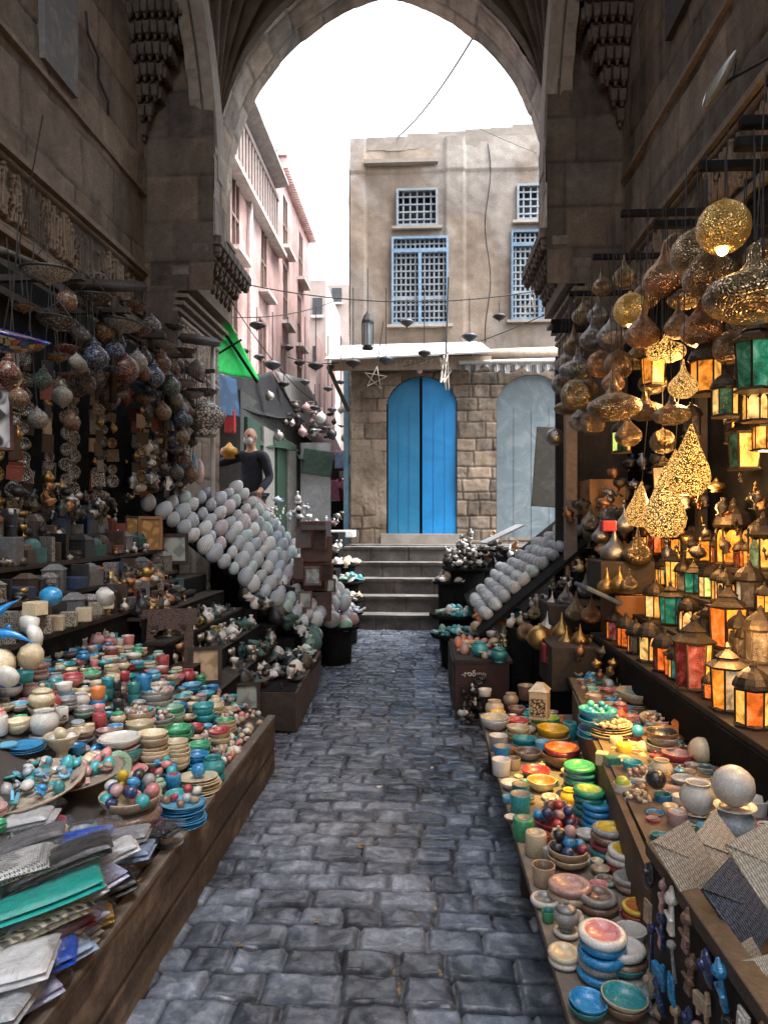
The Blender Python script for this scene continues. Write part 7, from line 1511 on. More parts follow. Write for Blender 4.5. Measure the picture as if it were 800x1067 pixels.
LL = [(50, 283, 52, 'bowl lamp', 'white mosaic', 3.6), (127, 337, 42, 'bowl lamp', 'white mosaic', 5.0), (60, 335, 40, 'bowl lamp', 'dark mosaic', 3.9), (98, 310, 36, 'bowl lamp', 'dark mosaic', 4.8), (170, 358, 30, 'bowl lamp', 'white mosaic', 6.0), (8, 388, 28, 'drop lamp', 'red mosaic', 3.3), (100, 372, 28, 'drop lamp', 'blue mosaic', 4.6), (130, 385, 30, 'globe lamp', 'red mosaic', 5.1),
      (160, 392, 24, 'drop lamp', 'blue mosaic', 5.6), (178, 402, 22, 'drop lamp', 'green mosaic', 6.1), (192, 398, 26, 'bowl lamp', 'white mosaic', 6.4), (200, 410, 24, 'bowl lamp', 'white mosaic', 6.6), (215, 408, 22, 'bowl lamp', 'dark mosaic', 7.0), (150, 415, 24, 'bowl lamp', 'brown mosaic', 5.6), (65, 412, 22, 'drop lamp', 'white mosaic', 4.2), (40, 437, 20, 'globe lamp', 'white mosaic', 3.9), (90, 400, 22, 'globe lamp', 'dark mosaic', 4.7), (115, 415, 22, 'drop lamp', 'dark mosaic', 5.2), (80, 378, 16, 'globe lamp', 'white mosaic', 4.4), (30, 360, 30, 'bowl lamp', 'dark mosaic', 3.6), (140, 318, 28, 'bowl lamp', 'brown mosaic', 5.4),
      (168, 378, 22, 'drop lamp', 'red mosaic', 5.9), (188, 425, 18, 'drop lamp', 'white mosaic', 6.4), (145, 345, 26, 'bowl lamp', 'red mosaic', 5.4), (75, 440, 18, 'globe lamp', 'brown mosaic', 4.5), (20, 415, 20, 'globe lamp', 'brown mosaic', 3.6), (182, 340, 20, 'bowl lamp', 'dark mosaic', 6.5), (110, 345, 26, 'drop lamp', 'brown mosaic', 5.0), (60, 372, 24, 'bowl lamp', 'brown mosaic', 4.2), (170, 430, 18, 'globe lamp', 'brown mosaic', 6.0), (205, 440, 18, 'drop lamp', 'dark mosaic', 6.8), (158, 340, 20, 'globe lamp', 'dark mosaic', 5.8),
      (45, 395, 20, 'drop lamp', 'green mosaic', 4.0), (122, 358, 20, 'globe lamp', 'blue mosaic', 5.2), (195, 365, 20, 'bowl lamp', 'brown mosaic', 6.7), (205, 385, 18, 'globe lamp', 'white mosaic', 6.9), (150, 372, 18, 'drop lamp', 'dark mosaic', 5.7), (85, 350, 20, 'drop lamp', 'dark mosaic', 4.6), (25, 320, 24, 'bowl lamp', 'brown mosaic', 3.7), (218, 432, 16, 'globe lamp', 'white mosaic', 7.1)]
cnt = {}
for px, py, w_, k, m, Y in sorted(LL, key=lambda a: a[5]):
    q = (k, m); cnt[q] = cnt.get(q, -1) + 1
    left_lamp(px, py, w_, k, m, Y, f'{m} {k} hanging over the dim left stall, {ORD[cnt[q]]} nearest of that look')
TF = empty('stained_glass_lamp', 'wide stained glass lamp shade with a blue rim at the picture edge', 'hanging lamp', loc=P(4, 345, 2.95), rot=(R(8), R(16), 0))
put('shade', LM('shade', [(1, 0), (.98, .03), (.8, .2), (.5, .38), (.2, .48), (.08, .5), (.08, .46), (.2, .44), (.5, .33), (.78, .16), (.96, 0)], 30), mosaic('mos tiffany', [(.45, .38, .22), (.35, .10, .02), (.5, .42, .3), (.03, .08, .3), (.4, .3, .05)], 5), rot=(PI, 0, 0), scale=.185, parent=TF)
put('blue_rim', LM('blue_rim', [(.88, .055), (1.02, -.02), (1.03, .02), (.89, .09), (.88, .055)], 30), mosaic('mos rim', [(.015, .02, .22), (.02, .04, .35), (.05, .06, .3)], 7), rot=(PI, 0, 0), scale=.185, parent=TF)
put('chain', CHAIN, IRON, loc=(0, 0, 0), scale=(.003, .003, .9), parent=TF)
BM_ = empty('lamp_beam_frame', 'dark timber beams the mosaic lamps hang from on the left wall', 'frame')
for (a, b, s_) in (((75, 296, 5.2), (150, 299, 6.7), .05), ((120, 310, 5.0), (118, 420, 5.0), .03), ((0, 262, 3.5), (78, 292, 5.2), .03), ((190, 352, 6.2), (226, 357, 7.1), .045)):
    put('beam', tube_mesh('beam', [P(*a), P(*b)], s_, 4), WOOD_DK, parent=BM_)
put('long_rail', box_mesh(None, (.05, 3.2, .05)), WOOD_DK, loc=(-2.35, 5.8, 3.10), parent=BM_); put('long_rail', box_mesh(None, (.05, 3.2, .05)), WOOD_DK, loc=(-2.75, 5.8, 3.10), parent=BM_)
put('white_pipe', tube_mesh('white_pipe', [P(222, 360, 7.1), P(222, 520, 7.1)], .025, 6), WHITEP, parent=BM_)
for i in range(5): put('cross_bar', box_mesh(None, (.75, .05, .04)), WOOD_DK, loc=(-2.5, 4.3 + .7 * i, 3.13), parent=BM_)
# strings of plaques, discs and small frames against the boards
DISC = LM('plaque_disc', [(.001, -.1), (1, -.1), (1.04, 0), (1, .1), (.72, .1), (.70, .04), (.001, .04)], 18)
SQT = bmesh.new()
for cc, ss in (((-.88, 0, 0), (.24, .2, 2)), ((.88, 0, 0), (.24, .2, 2)), ((0, 0, .88), (1.52, .19, .24)), ((0, 0, -.88), (1.52, .19, .24)), ((0, .04, 0), (1.55, .06, 1.55))): add_box(SQT, cc, ss)
SQT = mesh_bm('square_tile', SQT)
TALLF = box_mesh('tall_plaque', (1.3, .2, 2.2), .05); KHAMSA = FIGS[1]
MEDAL = tex_mat('medallion', (.03, .03, .035), (.50, .47, .42), 4.5, 'vor', .4, .1, .6); MEDAL2 = tex_mat('medal_brass', (.06, .035, .012), (.42, .28, .10), 5, 'vor', .4, .5, .6); TILEB = tex_mat('tile_black', (.012, .012, .013), (.22, .21, .2), 5, 'vor', .35, .1, .5); TILEW = tex_mat('tile_white', (.06, .06, .065), (.55, .53, .50), 3.5, 'vor', .4, 0, .5)
PLQ = [(DISC, MEDAL, 'round black and white medallion', 'medallion', (R(90), 0)), (DISC, MEDAL2, 'round brassy medallion', 'medallion', (R(90), 0)), (SQT, TILEB, 'black framed square tile', 'tile', (0, 0)), (SQT, TILEW, 'pale patterned square tile', 'tile', (0, 0)), (TALLF, LEATH['dark brown'], 'tall brown plaque', 'plaque', (0, 0)), (TALLF, M('parchment', (.30, .24, .17), .7, c2=(.38, .31, .23)), 'tall parchment plaque', 'plaque', (0, 0)), (SQT, LEATH['red-brown'], 'red-brown square tile', 'tile', (0, 0)), (TALLF, LEATH['black'], 'tall black plaque', 'plaque', (0, 0)), (SQT, LEATH['black'], 'plain black square tile', 'tile', (0, 0)), (DROPL, BRASS, 'small brass hanging lamp', 'pendant', (0, 0)), (TALLF, LEATH['silvery inlaid'], 'tall inlaid plaque', 'plaque', (0, 0))]
rg = random.Random(77)
for j in range(30):
    y = 3.25 + j * .128; x = -2.62 + rg.uniform(-.10, .08) + (.12 if j > 20 else 0); z = 2.68 - .012 * j
    rows = 0; z += .12; zlow = 1.62 if j < 19 else 1.85
    seq = rg.choice(((0, 0, 0, 0, 0, 0), None, None, None))
    while z > zlow:
        me, mt, wd, cat, ro = PLQ[seq[min(rows, 5) % 6] if seq else rg.randrange(len(PLQ))]
        s_ = rg.uniform(.036, .060)
        thing('hanging_' + cat, me, mt, f'{wd}, {ORD[rows]} down on the {ORD[j]} string from near end, left wall', cat, 'plaques strung on the left wall', loc=(x + rg.uniform(-.01, .01), y, z), rot=(ro[0], R(rg.uniform(-5, 5)), R(52 + rg.uniform(-18, 18))), scale=s_ * (.7 if me in (DROPL,) else 1))
        z -= s_ * (2.6 if me is TALLF else 2.35); rows += 1
rg = random.Random(78)
for k_ in range(110):
    y = rg.uniform(4.3, 7.0) if k_ < 60 else rg.uniform(6.2, 7.12); z = rg.uniform(2.5, 3.0) if k_ < 60 else rg.uniform(1.95, 3.0); x = rg.uniform(-2.62, -2.2); kd = rg.choice(list(LKIND)); mt = rg.choice(('dark mosaic', 'brown mosaic', 'dark mosaic', 'white mosaic', 'blue mosaic', 'red mosaic')); r = rg.uniform(.05, .085)
    o = thing('mosaic_lamp', LKIND[kd], MM[mt], f'small {mt} {kd} in the dim cluster under the left beams', 'hanging lamp', 'mosaic lamps hanging over the left stall', loc=(x, y, z), rot=(R(rg.uniform(-8, 8)), R(rg.uniform(-8, 8)), rg.uniform(0, 6)), scale=r)
    put('chain', CHAIN, IRON, loc=(0, 0, 1.0), scale=(.003 / r, .003 / r, (3.08 - z) / r - 1.0), parent=o)
# large dim items above the box shelves at the picture edge
picture(-12, 402, 12, 470, 3.6, 'dark red framed calligraphy panel at the left picture edge', tex_mat('calligraphy', (.012, .012, .014), (.4, .4, .4), 5, 'magic', .4, 0, .55, .1), M('frame_red', (.06, .012, .008), .4), rz=40)
heap(120, (-2.66, -2.45), (3.2, 5.9), lambda x, y, rg: 1.5 + rg.random() * .3, ['black', 'dark metal', 'brass', 'copper', 'black', 'silver'], .06, '{c} piece in the dim row above the dark box shelves', 'dim pieces above the box shelves', seed=131)
heap(46, (-2.6, -2.3), (5.9, 7.0), lambda x, y, rg: 1.85 + rg.random() * .5, ['white', 'silver', 'slate', 'dark metal', 'rose', 'white'], .07, '{c} ornament hung near the white pipe on the left pier', 'ornaments by the white pipe', seed=132)
for k_, (x, y, z, c) in enumerate(((-2.33, 7.0, 2.15, 'azure'), (-2.4, 6.8, 2.1, 'white'), (-2.3, 7.12, 2.1, 'rose'))): thing('oval_mirror', LM('oval', [(.001, -.1), (.9, -.1), (1, 0), (.9, .1), (.001, .1)], 16), GL(c), f'{c} oval plaque hanging by the white pipe', 'plaque', 'oval plaques', loc=(x, y, z), rot=(R(90), 0, R(50)), scale=(.065, .13, .08))
WT = thing('white_tiered_lantern', LM('tiered', [(.001, 0), (.5, 0), (.6, .2), (.5, .3), (.7, .45), (.95, .9), (1, 1.1), (.7, 1.2), (.75, 1.35), (.5, 1.5), (.1, 1.8), (.001, 1.8)], 12, ripple=6, ramp_=.06), tex_mat('pale_lantern', (.05, .04, .035), (.55, .52, .48), 6, 'vor', .5), 'large pale tiered lantern with dark openings at the near side of the green cloth', 'lantern', loc=P(214, 455, 6.9) + Vector((0, 0, 0)), scale=.21)

# ------------------------------------------------------------------ lane beyond the arch
def cloth(name, ps, mat, label, cat, sag=.12, seed=1, parent=None, th=.008):
    """A hanging sheet between four corners, sagging and creased."""
    N = 16; a, b, c, d = [np.array(p) for p in ps]; s, t = np.meshgrid(np.linspace(0, 1, N), np.linspace(0, 1, N))
    co = (a * (1 - s[..., None]) + b * s[..., None]) * (1 - t[..., None]) + (d * (1 - s[..., None]) + c * s[..., None]) * t[..., None]
    co[..., 2] -= sag * np.sin(PI * s) * np.sin(PI * t) + (fnoise(s * 2, t * 2, 3, seed, 3) - .5) * sag * .7
    me = surf(name, co, np.ones(co.shape[:2])); o = thing(name, me, mat, label, cat); md = o.modifiers.new('thickness', 'SOLIDIFY'); md.thickness = th
    return o
GREEN = M('green_cloth', (.015, .55, .10), .6, c2=(.03, .68, .16), bump=.2)
cloth('green_awning', [P(224, 332, 8.9), P(240, 336, 8.9), P(270, 396, 10.2), P(222, 388, 8.9)], GREEN, 'bright green cloth awning hanging beyond the left pier', 'awning', .03, 3)
bm = bmesh.new(); add_tube(bm, [P(226, 334, 8.72), P(268, 398, 9.9)], .022, 5); add_tube(bm, [P(222, 372, 8.75), P(252, 354, 8.8)], .014, 5)
thing('awning_pole', mesh_bm('awning_pole', bm), BLACK, 'dark poles crossing the bright green awning', 'pole')
cloth('blue_tarp', [P(224, 388, 8.95), P(246, 396, 9.4), P(250, 436, 9.4), P(226, 430, 8.95)], tex_mat('tarp_blue', (.012, .05, .12), (.03, .10, .22), 3, 'vor', .5, 0, .5, .1), 'dark blue tarpaulin under the green awning', 'tarpaulin', .06, 5)
thing('red_cloth', box_mesh(None, (.14, .1, .3), .02), M('red_cl', (.3, .02, .02), .8), 'small red cloth below the blue tarpaulin', 'cloth', loc=P(240, 440, 9.3))
BAW = M('black_awning', (.012, .012, .014), .7, c2=(.03, .03, .035))
cloth('black_awning', [P(240, 392, 9.6), P(282, 388, 12.0), P(318, 440, 14.0), P(250, 428, 9.8)], BAW, 'black cloth awning over the lane shops, nearer one', 'awning', .15, 7)
cloth('black_awning', [P(275, 398, 12.5), P(312, 402, 15), P(330, 440, 16), P(300, 432, 12.8)], BAW, 'black cloth awning over the lane shops, farther one', 'awning', .12, 9)
SHEETG = M('sheet_grey', (.42, .42, .40), .7, c2=(.6, .58, .56), scale=4, bump=.3); SHEETP = M('sheet_pink', (.58, .42, .42), .7, c2=(.68, .56, .55), scale=4, bump=.3); SHEETT = M('sheet_green', (.26, .40, .34), .7, c2=(.38, .50, .44), bump=.3); 
for m_ in (SHEETG, SHEETP, SHEETT):
    nt_ = m_.node_tree; pb = nt_.nodes['Principled BSDF']; tr = nt_.nodes.new('ShaderNodeBsdfTranslucent'); mxs = nt_.nodes.new('ShaderNodeMixShader'); mxs.inputs[0].default_value = .55
    nt_.links.new(pb.inputs['Base Color'].links[0].from_socket, tr.inputs['Color']); nt_.links.new(pb.outputs[0], mxs.inputs[1]); nt_.links.new(tr.outputs[0], mxs.inputs[2]); nt_.links.new(mxs.outputs[0], nt_.nodes['Material Output'].inputs['Surface'])
SHD = M('shutter_dark', (.05, .055, .05), .7, c2=(.09, .095, .09)); DGR = M('dark_green', (.02, .055, .035), .7, c2=(.05, .09, .06))
cloth('pale_sheet_roof', [P(286, 386, 12), P(318, 396, 15), P(346, 450, 18), P(318, 452, 14)], SHEETG, 'tattered pale sheet roof sloping down along the lane', 'sheet roof', .1, 11)
cloth('pale_sheet_roof', [P(300, 420, 15), P(336, 425, 19), P(360, 480, 20), P(338, 482, 15)], SHEETP, 'pinkish sheet roof hanging over the far lane stalls', 'sheet roof', .1, 13)
cloth('dark_green_awning', [P(252, 436, 10.2), P(268, 430, 11.5), P(312, 470, 13.5), P(262, 464, 10.4)], DGR, 'dark green awning over the shop behind the man', 'awning', .08, 15)
cloth('pale_green_awning', [P(300, 460, 14.5), P(330, 466, 16), P(338, 486, 15), P(312, 478, 13.8)], SHEETT, 'mint awning above the white shop door', 'awning', .06, 17)
SHOP = empty('lane_shops', 'row of dark shop fronts under awnings along the pink building', 'shops')
put('shop_front', box_mesh(None, (.3, 7.6, 2.3)), SHD, loc=(-2.72, 13.6, 2.3), parent=SHOP)
for k_ in range(7): put('shutter', box_mesh('lane_shutter', (.05, .8, 1.9), .01), M('grey_shutter', (.24, .23, .21), .7, c2=(.34, .33, .31)) if k_ % 2 else DGR, loc=(-2.54, 10.4 + k_ * 1.05, 2.15), parent=SHOP)
thing('white_door_panel', box_mesh(None, (.62, .06, 1.9)), M('panel_white', (.78, .82, .86), .6), 'tall white panel standing in the lane beside the red clothes', 'panel', loc=P(329, 510, 14.2))
thing('white_curtain', box_mesh(None, (.62, .08, .5), .02), MATS['sheet_green'], 'pale cloth hanging across the top of the white panel', 'cloth', loc=P(331, 482, 14.1), rot=(0, R(8), 0))
rg = random.Random(141); CLM = [M('cl red', (.35, .03, .06), .8), M('cl pink', (.55, .2, .26), .8), M('cl white', (.62, .62, .64), .8), M('cl dark', (.03, .03, .035), .8), M('cl blue', (.25, .34, .5), .8), M('cl maroon', (.16, .02, .04), .8)]
CLN = ['red', 'pink', 'white', 'dark', 'pale blue', 'maroon']
GAR = bmesh.new(); add_box(GAR, (0, 0, 0), (.34, .08, .55), taper=.8); add_box(GAR, (-.22, 0, .16), (.16, .07, .16), rot=(0, R(-35), 0)); add_box(GAR, (.22, 0, .16), (.16, .07, .16), rot=(0, R(35), 0)); bmesh.ops.bevel(GAR, geom=GAR.edges[:], offset=.02, segments=1, affect='EDGES'); GAR = mesh_bm('garment', GAR)
for i in range(18):
    k_ = rg.randrange(6) if i > 5 else rg.choice((0, 1, 5)); px = rg.uniform(338, 362); py = rg.uniform(478, 535)
    thing('hanging_garment', GAR, CLM[k_], f'{CLN[k_]} garment hanging in the far lane stall by the blue post', 'garment', 'clothes in the far lane stall', loc=P(px, py, rg.uniform(15.5, 17)), rot=(0, 0, rg.uniform(-.5, .5)), scale=rg.uniform(.7, 1.1))
thing('dark_stall', box_mesh(None, (.9, .6, 1.1)), BLACK, 'dark low stall under the red clothes in the lane', 'stall', loc=P(350, 548, 15.6))
thing('white_table', box_mesh(None, (.8, .5, .12), .01), M('cl white', (.6, .6, .6)), 'small white table top at the lane corner', 'table', loc=P(346, 556, 12.2))
heap(46, (-2.3, -1.7), (9.2, 10.6), lambda x, y, rg: 1.25 + rg.random() * .7, ['white', 'silver', 'slate', 'white', 'grey'], .075, '{c} glassy ornament on the crowded stand behind the man', 'pale ornaments behind the man', seed=142)
heap(40, (-2.5, -1.5), (10.6, 15), lambda x, y, rg: 2.9 + (y - 10.6) * .1 + rg.random() * .7, ['white', 'grey', 'rose', 'silver', 'black', 'dark metal'], .075, '{c} lamp hanging in the crowd under the lane awnings', 'lamps under the lane awnings', seed=143, kinds=[GLOBL, DROPL, BOWLL])
yl = thing('yellow_lantern', LM('tiered2', [(.001, 0), (.6, 0), (.5, .3), (.9, .5), (.8, 1.0), (.4, 1.2), (.1, 1.6), (.001, 1.6)], 8), M('amber_lamp', (.42, .20, .03), .4, c2=(.55, .32, .08)), 'amber lantern hanging left of the man', 'lantern', loc=P(239, 478, 8.8), scale=.13)

# lanterns, pods and stars strung across
POD = LM('pod', [(.001, -.9), (.08, -.6), (.5, -.4), (.95, -.08), (1, .06), (.8, .28), (.4, .42), (.12, .5), (.001, .52)], 18)
PODM = [M('pod_brown', (.045, .035, .035), .5, metal=.3, c2=(.10, .08, .08)), M('pod_grey', (.07, .075, .085), .45, metal=.3, c2=(.16, .17, .19))]
PD = [(368, 378, 14, 300), (402, 375, 14, 300), (442, 368, 12, 300), (489, 351, 15, 310), (520, 330, 12, 316), (424, 336, 13, 312), (268, 339, 14, 320), (284, 380, 16, 325), (329, 381, 14, 320), (244, 374, 12, 335), (252, 366, 13, 335), (270, 372, 10, 330), (328, 425, 9, 400), (346, 427, 9, 400), (333, 432, 8, 400), (318, 398, 9, 330), (300, 362, 10, 330), (342, 405, 9, 350), (312, 378, 10, 335), (355, 398, 8, 350), (296, 400, 10, 350), (260, 345, 11, 322), (338, 446, 8, 410)]
for k_, (px, py, w_, ptop) in enumerate(PD):
    Y = 11.0 + (k_ % 4) * .25 if px > 300 else 10.2 + .1 * k_
    c = P(px, py, Y); r = w_ / 1.7 * depth(c) / FOC
    o = thing('hanging_pod_lamp', POD, PODM[k_ % 2], f'dark {("brown", "grey")[k_ % 2]} pod lamp strung beyond the arch, ' + ('over the canopy' if px > 360 else 'over the lane') + f', {ORD[k_]} along', 'pod lamp', 'pod lamps strung beyond the arch', loc=c, scale=r)
    put('cord', CHAIN, CABLE, loc=(0, 0, .5), scale=(.008 / r, .008 / r, (P(px, ptop, Y).z - c.z) / r - .5), parent=o)
LC = empty('street_lantern', 'old black iron lantern with glass sides hanging before the lattice window', 'lantern', loc=P(383, 364, 11.2))
bm = bmesh.new(); ngon(bm, 8, .09, 0, .10, .03); ngon(bm, 8, .075, .03, .075, .06); ngon(bm, 8, .10, .42, .10, .45); ngon(bm, 8, .10, .45, .05, .56); ngon(bm, 8, .04, .56, .01, .62)
for k_ in range(8): a = 2 * PI * k_ / 8; add_tube(bm, [(.085 * math.cos(a), .085 * math.sin(a), .05), (.09 * math.cos(a), .09 * math.sin(a), .43)], .009, 4)
put('frame', mesh_bm('frame', bm), IRON, parent=LC); bm = bmesh.new(); ngon(bm, 8, .07, .06, .078, .42); put('glass', mesh_bm('glass', bm), M('smoky_glass', (.30, .33, .36), .15, c2=(.4, .43, .46)), parent=LC)
put('cord', CHAIN, CABLE, loc=(0, 0, .6), scale=(.008, .008, .7), parent=LC)
def star(px, py, Y, s_, rz, label):
    bm = bmesh.new(); pt = [(math.cos(PI / 2 + 2 * PI * k * 2 / 5), math.sin(PI / 2 + 2 * PI * k * 2 / 5)) for k in range(6)]
    for z in (-.08, .08): add_tube(bm, [(x, z, y) for x, y in pt], .04, 4)
    o = thing('star_ornament', mesh_bm('star_ornament', bm), M('pale_rattan', (.55, .5, .44), .7), label, 'star ornament', 'hanging wire stars', loc=P(px, py, Y), rot=(0, R(8), R(rz)), scale=s_)
    put('cord', CHAIN, CABLE, loc=(0, 0, .95), scale=(.05, .05, 4.0), parent=o)
star(391, 394, 12.0, .20, 10, 'pale five-pointed wire star hanging left of the blue door'); star(464, 386, 12.0, .34, 76, 'pale wire star seen nearly edge-on by the blue door'); star(552, 322, 12.2, .2, 0, 'pale wire star in front of the lower lattice window on the right')
def cable(pts, r, label, sag=0):
    a, b = Vector(pts[0]), Vector(pts[-1])
    if len(pts) == 2: pts = [a.lerp(b, t / 14) + Vector((0, 0, -sag * 4 * (t / 14) * (1 - t / 14))) for t in range(15)]
    thing('overhead_cable', tube_mesh('overhead_cable', pts, r, 5), CABLE, label, 'cable')
cable([P(228, 290, 10.5), P(600, 295, 11.5)], .010, 'long dark wire sagging across the alley below the lattice window', .33)
cable([P(415, 142, 13), P(492, 40, 9)], .012, 'dark cable crossing the sky at the right of the arch', .12)
cable([P(365, 145, 13), P(300, 60, 9)], .005, 'thin pale cable crossing the sky at the left of the arch', .05)
cable([P(330, 40, 9), P(560, 160, 13)], .004, 'very thin cable running down across the house front', .1)
cable([P(232, 330, 10), P(352, 312, 13)], .008, 'thin dark wire from the pink building to the house corner', .12)
cable([P(300, 372, 11), P(352, 378, 12.3)], .01, 'dark wire reaching the canopy bracket', .05)
cable([P(230, 296, 9.6), P(330, 420, 14)], .008, 'slack wire along the pink building', .2)
cable([P(420, 382, 12), P(585, 320, 11.0)], .008, 'pale wire rising over the canopy toward the lamp stall', .06)
c_ = [P(508, 150 + 9 * i, 12.93) + Vector((.05 * math.sin(i * .5), 0, 0)) for i in range(24)]
thing('facade_cable', tube_mesh('facade_cable', c_, .012, 5), CABLE, 'dark cable running down the plastered house front', 'cable')
thing('dark_banner', box_mesh(None, (.52, .03, 1.15), .01), M('banner', (.035, .03, .022), .8), 'dark narrow cloth panel hanging before the grey door', 'banner', loc=P(575, 487, 10.2), rot=(0, R(4), 0))

# ------------------------------------------------------------------ the man at the left
def skin_body(name, verts, edges, radii, mat, parent=None, sub=2, root=0):
    me = bpy.data.meshes.new(name); me.from_pydata(verts, edges, []); o = put(name, me, mat, parent=parent)
    md = o.modifiers.new('skin', 'SKIN'); md.use_smooth_shade = True; md.branch_smoothing = .6
    for i, r in enumerate(radii):
        sv = me.skin_vertices[0].data[i]; sv.radius = r if isinstance(r, tuple) else (r, r); sv.use_root = i == root
    o.modifiers.new('sub', 'SUBSURF').levels = sub; o.modifiers['sub'].render_levels = sub
    return o
SKIN = M('skin', (.36, .20, .135), .5, c2=(.42, .25, .17), scale=3); NAVYC = M('navy_jacket', (.012, .014, .024), .8, c2=(.03, .033, .05), bump=.4); TROU = M('trousers', (.02, .02, .024), .85)
fz = 1.0; mp = P(262, 500, 8.9); MX, MY = mp.x, mp.y
V = [(0, 0, .95), (0, 0, 1.12), (0, 0, 1.32), (0, .01, 1.46), (0, 0, 1.53), (0, -.02, 1.62), (0, -.02, 1.72), (-.10, 0, .88), (-.11, -.02, .50), (-.11, .03, .08), (-.11, -.12, .03), (.10, 0, .88), (.11, -.02, .50), (.11, .03, .08), (.11, -.12, .03),
     (-.19, 0, 1.42), (-.42, -.10, 1.33), (-.60, -.28, 1.36), (-.68, -.34, 1.36), (.19, 0, 1.42), (.25, .04, 1.14), (.22, -.16, .96), (.21, -.22, .92)]
E_ = [(0, 1), (1, 2), (2, 3), (3, 4), (4, 5), (5, 6), (0, 7), (7, 8), (8, 9), (9, 10), (0, 11), (11, 12), (12, 13), (13, 14), (3, 15), (15, 16), (16, 17), (17, 18), (3, 19), (19, 20), (20, 21), (21, 22)]
RD = [(.15, .11), (.14, .105), (.16, .11), (.10, .085), (.055, .055), (.075, .09), (.06, .075), .085, .062, .045, .035, .085, .062, .045, .035, .06, .045, .034, .03, .06, .045, .034, .03]
MAN = skin_body('person', V, E_, RD, SKIN); tag(MAN, 'bald man in a dark navy jacket and pale face mask reaching to a lamp', 'person'); MAN.location = (MX, MY, fz)
jv = [(0, 0, .90), (0, 0, 1.12), (0, 0, 1.32), (0, .01, 1.455), (-.19, 0, 1.42), (-.42, -.10, 1.33), (-.575, -.26, 1.358), (.19, 0, 1.42), (.25, .04, 1.14), (.222, -.14, .975)]
skin_body('jacket', jv, [(0, 1), (1, 2), (2, 3), (3, 4), (4, 5), (5, 6), (3, 7), (7, 8), (8, 9)], [(.175, .135), (.17, .13), (.185, .135), (.115, .10), .078, .06, .048, .078, .06, .048], NAVYC, parent=MAN)
skin_body('trousers', [(0, 0, .93), (-.10, 0, .86), (-.11, -.02, .50), (-.11, .03, .10), (.10, 0, .86), (.11, -.02, .50), (.11, .03, .10)], [(0, 1), (1, 2), (2, 3), (0, 4), (4, 5), (5, 6)], [(.16, .12), .10, .078, .065, .10, .078, .065], TROU, parent=MAN)
bm = bmesh.new()                     # head details: brow, nose, ears
bmesh.ops.create_icosphere(bm, subdivisions=3, radius=1, matrix=Matrix.Translation((0, -.02, 1.665)) @ Matrix.Diagonal((.078, .098, .115, 1)))
for s in (-1, 1): bmesh.ops.create_icosphere(bm, subdivisions=2, radius=1, matrix=Matrix.Translation((s * .078, -.01, 1.655)) @ Matrix.Diagonal((.012, .022, .032, 1)))
add_box(bm, (0, -.118, 1.655), (.022, .03, .045), taper=.6); add_box(bm, (0, -.105, 1.69), (.11, .02, .012))
put('head', mesh_bm('head', bm, True), SKIN, parent=MAN)
put('face_mask', LM('mask', [(.001, -1), (.5, -.9), (.85, -.5), (1, 0), (.9, .5), (.55, .9), (.001, 1)], 14), M('mask_grey', (.5, .5, .52), .8), loc=(0, -.075, 1.615), scale=(.066, .055, .055), parent=MAN)
put('eyes', (lambda b: (add_box(b, (-.03, -.112, 1.672), (.022, .008, .008)), add_box(b, (.03, -.112, 1.672), (.022, .008, .008)), mesh_bm('eyes', b))[-1])(bmesh.new()), BLACK, parent=MAN)
for s, (hx, hy, hz) in ((-1, (-.69, -.35, 1.36)), (1, (.21, -.23, .91))):   # hands with five fingers
    hv = [(0, 0, 0)]; he = []; hr = [.022]
    for k_, (a, l) in enumerate(((-.5, .07), (-.2, .085), (.05, .09), (.3, .08), (.95, .06))):
        d = Vector((s * math.cos(a), -.35 if k_ < 4 else -.1, math.sin(a) * (1 if s < 0 else -1))).normalized(); b0 = len(hv)
        hv += [tuple(d * .035), tuple(d * (.035 + l * .5)), tuple(d * (.035 + l) + Vector((0, -.015, -.012)))]; he += [(0, b0), (b0, b0 + 1), (b0 + 1, b0 + 2)]; hr += [.011, .009, .007]
    h = skin_body('hand', hv, he, hr, SKIN, parent=MAN, sub=1); h.location = (hx, hy, hz)
MAN.rotation_euler = (0, 0, R(-18))

# scraps on the paving
rg = random.Random(201)
for k_, (px, py, w_) in enumerate(((376, 882, .035), (300, 700, .03), (410, 700, .025), (330, 960, .02), (450, 800, .02), (395, 820, .03), (250, 985, .02))):
    q = PZ(px, py, .022); bm = bmesh.new(); add_box(bm, (0, 0, 0), (w_, w_ * .7, .004), rot=(.2, .1, 0)); add_box(bm, (w_ * .35, 0, .004), (w_ * .5, w_ * .5, .004), rot=(-.3, .35, .4))
    thing('paper_scrap', mesh_bm('paper_scrap', bm), WHITEP if k_ % 3 else M('leaf_scrap', (.25, .18, .10), .8), 'tiny pale scrap of litter lying on the cobbles', 'litter', 'scraps on the paving', loc=q, rot=(0, 0, rg.uniform(0, 6)))
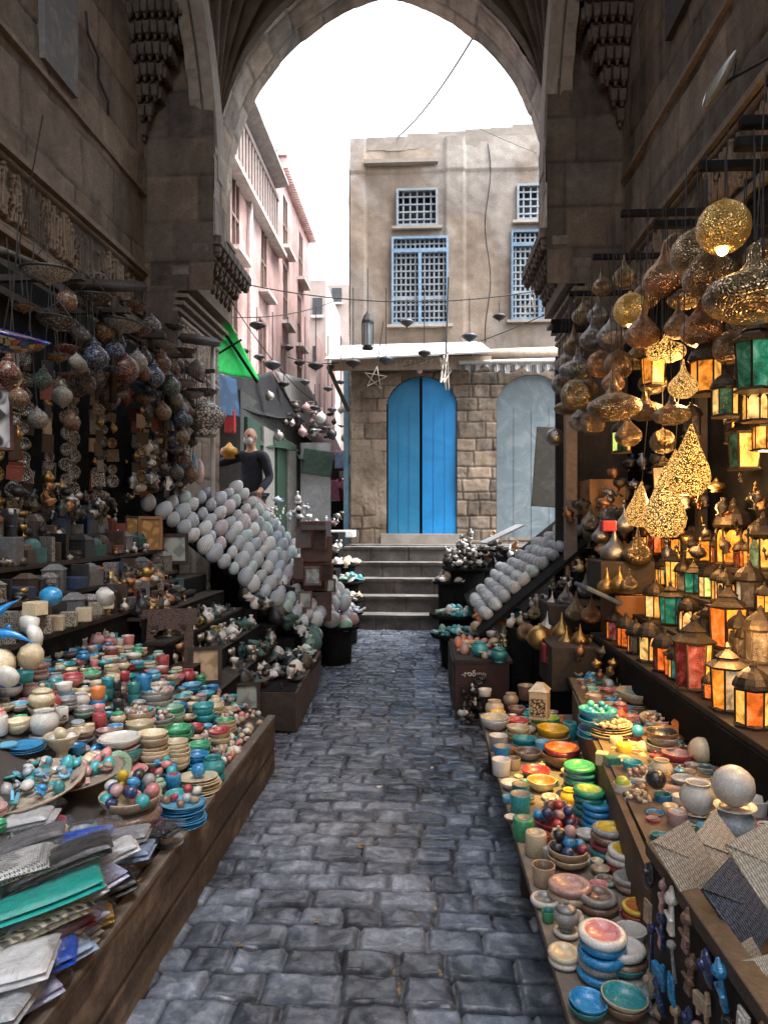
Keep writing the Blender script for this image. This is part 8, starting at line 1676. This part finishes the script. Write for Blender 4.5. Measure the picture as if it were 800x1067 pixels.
# ------------------------------------------------------------------ labels of the stacked pottery
PLACE = {RS: 'right stall', LS: 'left stall'}
rows = {}
for s in STACKS: rows.setdefault((s['stall'], s['row']), []).append(s)
for (stall, row), ss in rows.items():
    ss.sort(key=lambda s: s['y'])
    for i, s in enumerate(ss):
        n = len(s['objs'])
        for j, (o, c, c2, k) in enumerate(s['objs']):
            col = c if c == c2 or k in ('box', 'sphere', 'pot') else f'{c} and {c2}'
            pos = '' if n == 1 else ('topmost in ' if j == n - 1 else ('lowest in ' if j == 0 else ORD[j] + ' in '))
            what = 'place' if n == 1 else 'stack'
            num = ORD[i] if i < len(ORD) else f'{i + 1}th'
            if i + 1 > 30:
                tens = {3: 'thirty', 4: 'forty', 5: 'fifty', 6: 'sixty', 7: 'seventy', 8: 'eighty', 9: 'ninety'}.get((i + 1) // 10, 'hundred'); u = (i + 1) % 10; num = tens + ('-' + ORD[u - 1] if u else 'th')
            tag(o, f'{col} {WORD[k]}, {pos}{num} {what} from near end, {row}', WORD[k].split()[-1], f'stone pottery of the {stall}')
EXPOSURE = 1.85
# ------------------------------------------------------------------ light
SUN_EL, SUN_AZ = R(64), R(108)
w = bpy.data.worlds.new('World'); SC.world = w; w.use_nodes = True
nt = w.node_tree; bg = nt.nodes['Background']
sky = nt.nodes.new('ShaderNodeTexSky'); sky.sky_type = 'NISHITA'; sky.sun_disc = False
sky.sun_elevation = SUN_EL; sky.sun_rotation = SUN_AZ; sky.dust_density = 4; sky.air_density = 1.0
hs = nt.nodes.new('ShaderNodeHueSaturation'); hs.inputs['Saturation'].default_value = .22; hs.inputs['Value'].default_value = 1.0
tc = nt.nodes.new('ShaderNodeTexCoord'); nz = node(nt, 'ShaderNodeTexNoise', Scale=2.2, Detail=6.0)
nt.links.new(tc.outputs['Generated'], nz.inputs['Vector'])
rp = ramp(nt, [(.34, (1.0, 1.02, 1.07)), (.62, (1.9, 1.9, 1.9))]); nt.links.new(nz.outputs['Fac'], rp.inputs[0])
mx = node(nt, 'ShaderNodeMix', data_type='RGBA', blend_type='MULTIPLY'); mx.inputs[0].default_value = 1
nt.links.new(sky.outputs[0], hs.inputs['Color']); nt.links.new(hs.outputs[0], mx.inputs[6]); nt.links.new(rp.outputs[0], mx.inputs[7])
nt.links.new(mx.outputs[2], bg.inputs['Color']); bg.inputs['Strength'].default_value = .15
sd = bpy.data.lights.new('sun', 'SUN'); sd.energy = 1.2; sd.angle = R(25); sd.color = (1, .97, .93)
so = bpy.data.objects.new('sun', sd); COL.objects.link(so)
d = Vector((math.sin(SUN_AZ) * math.cos(SUN_EL), math.cos(SUN_AZ) * math.cos(SUN_EL), math.sin(SUN_EL)))
so.rotation_euler = d.to_track_quat('Z', 'Y').to_euler(); so.location = (0, 0, 30)
SC.view_settings.view_transform = 'Standard'; SC.view_settings.look = 'None'; SC.view_settings.gamma = 1; SC.view_settings.use_curve_mapping = False
SC.view_settings.exposure = EXPOSURE
SC.cycles.use_denoising = True
SC.cycles.max_bounces = 6; SC.cycles.diffuse_bounces = 3; SC.cycles.glossy_bounces = 3; SC.cycles.transmission_bounces = 4
SC.cycles.caustics_reflective = False; SC.cycles.caustics_refractive = False
SC.cycles.sample_clamp_indirect = 4.0
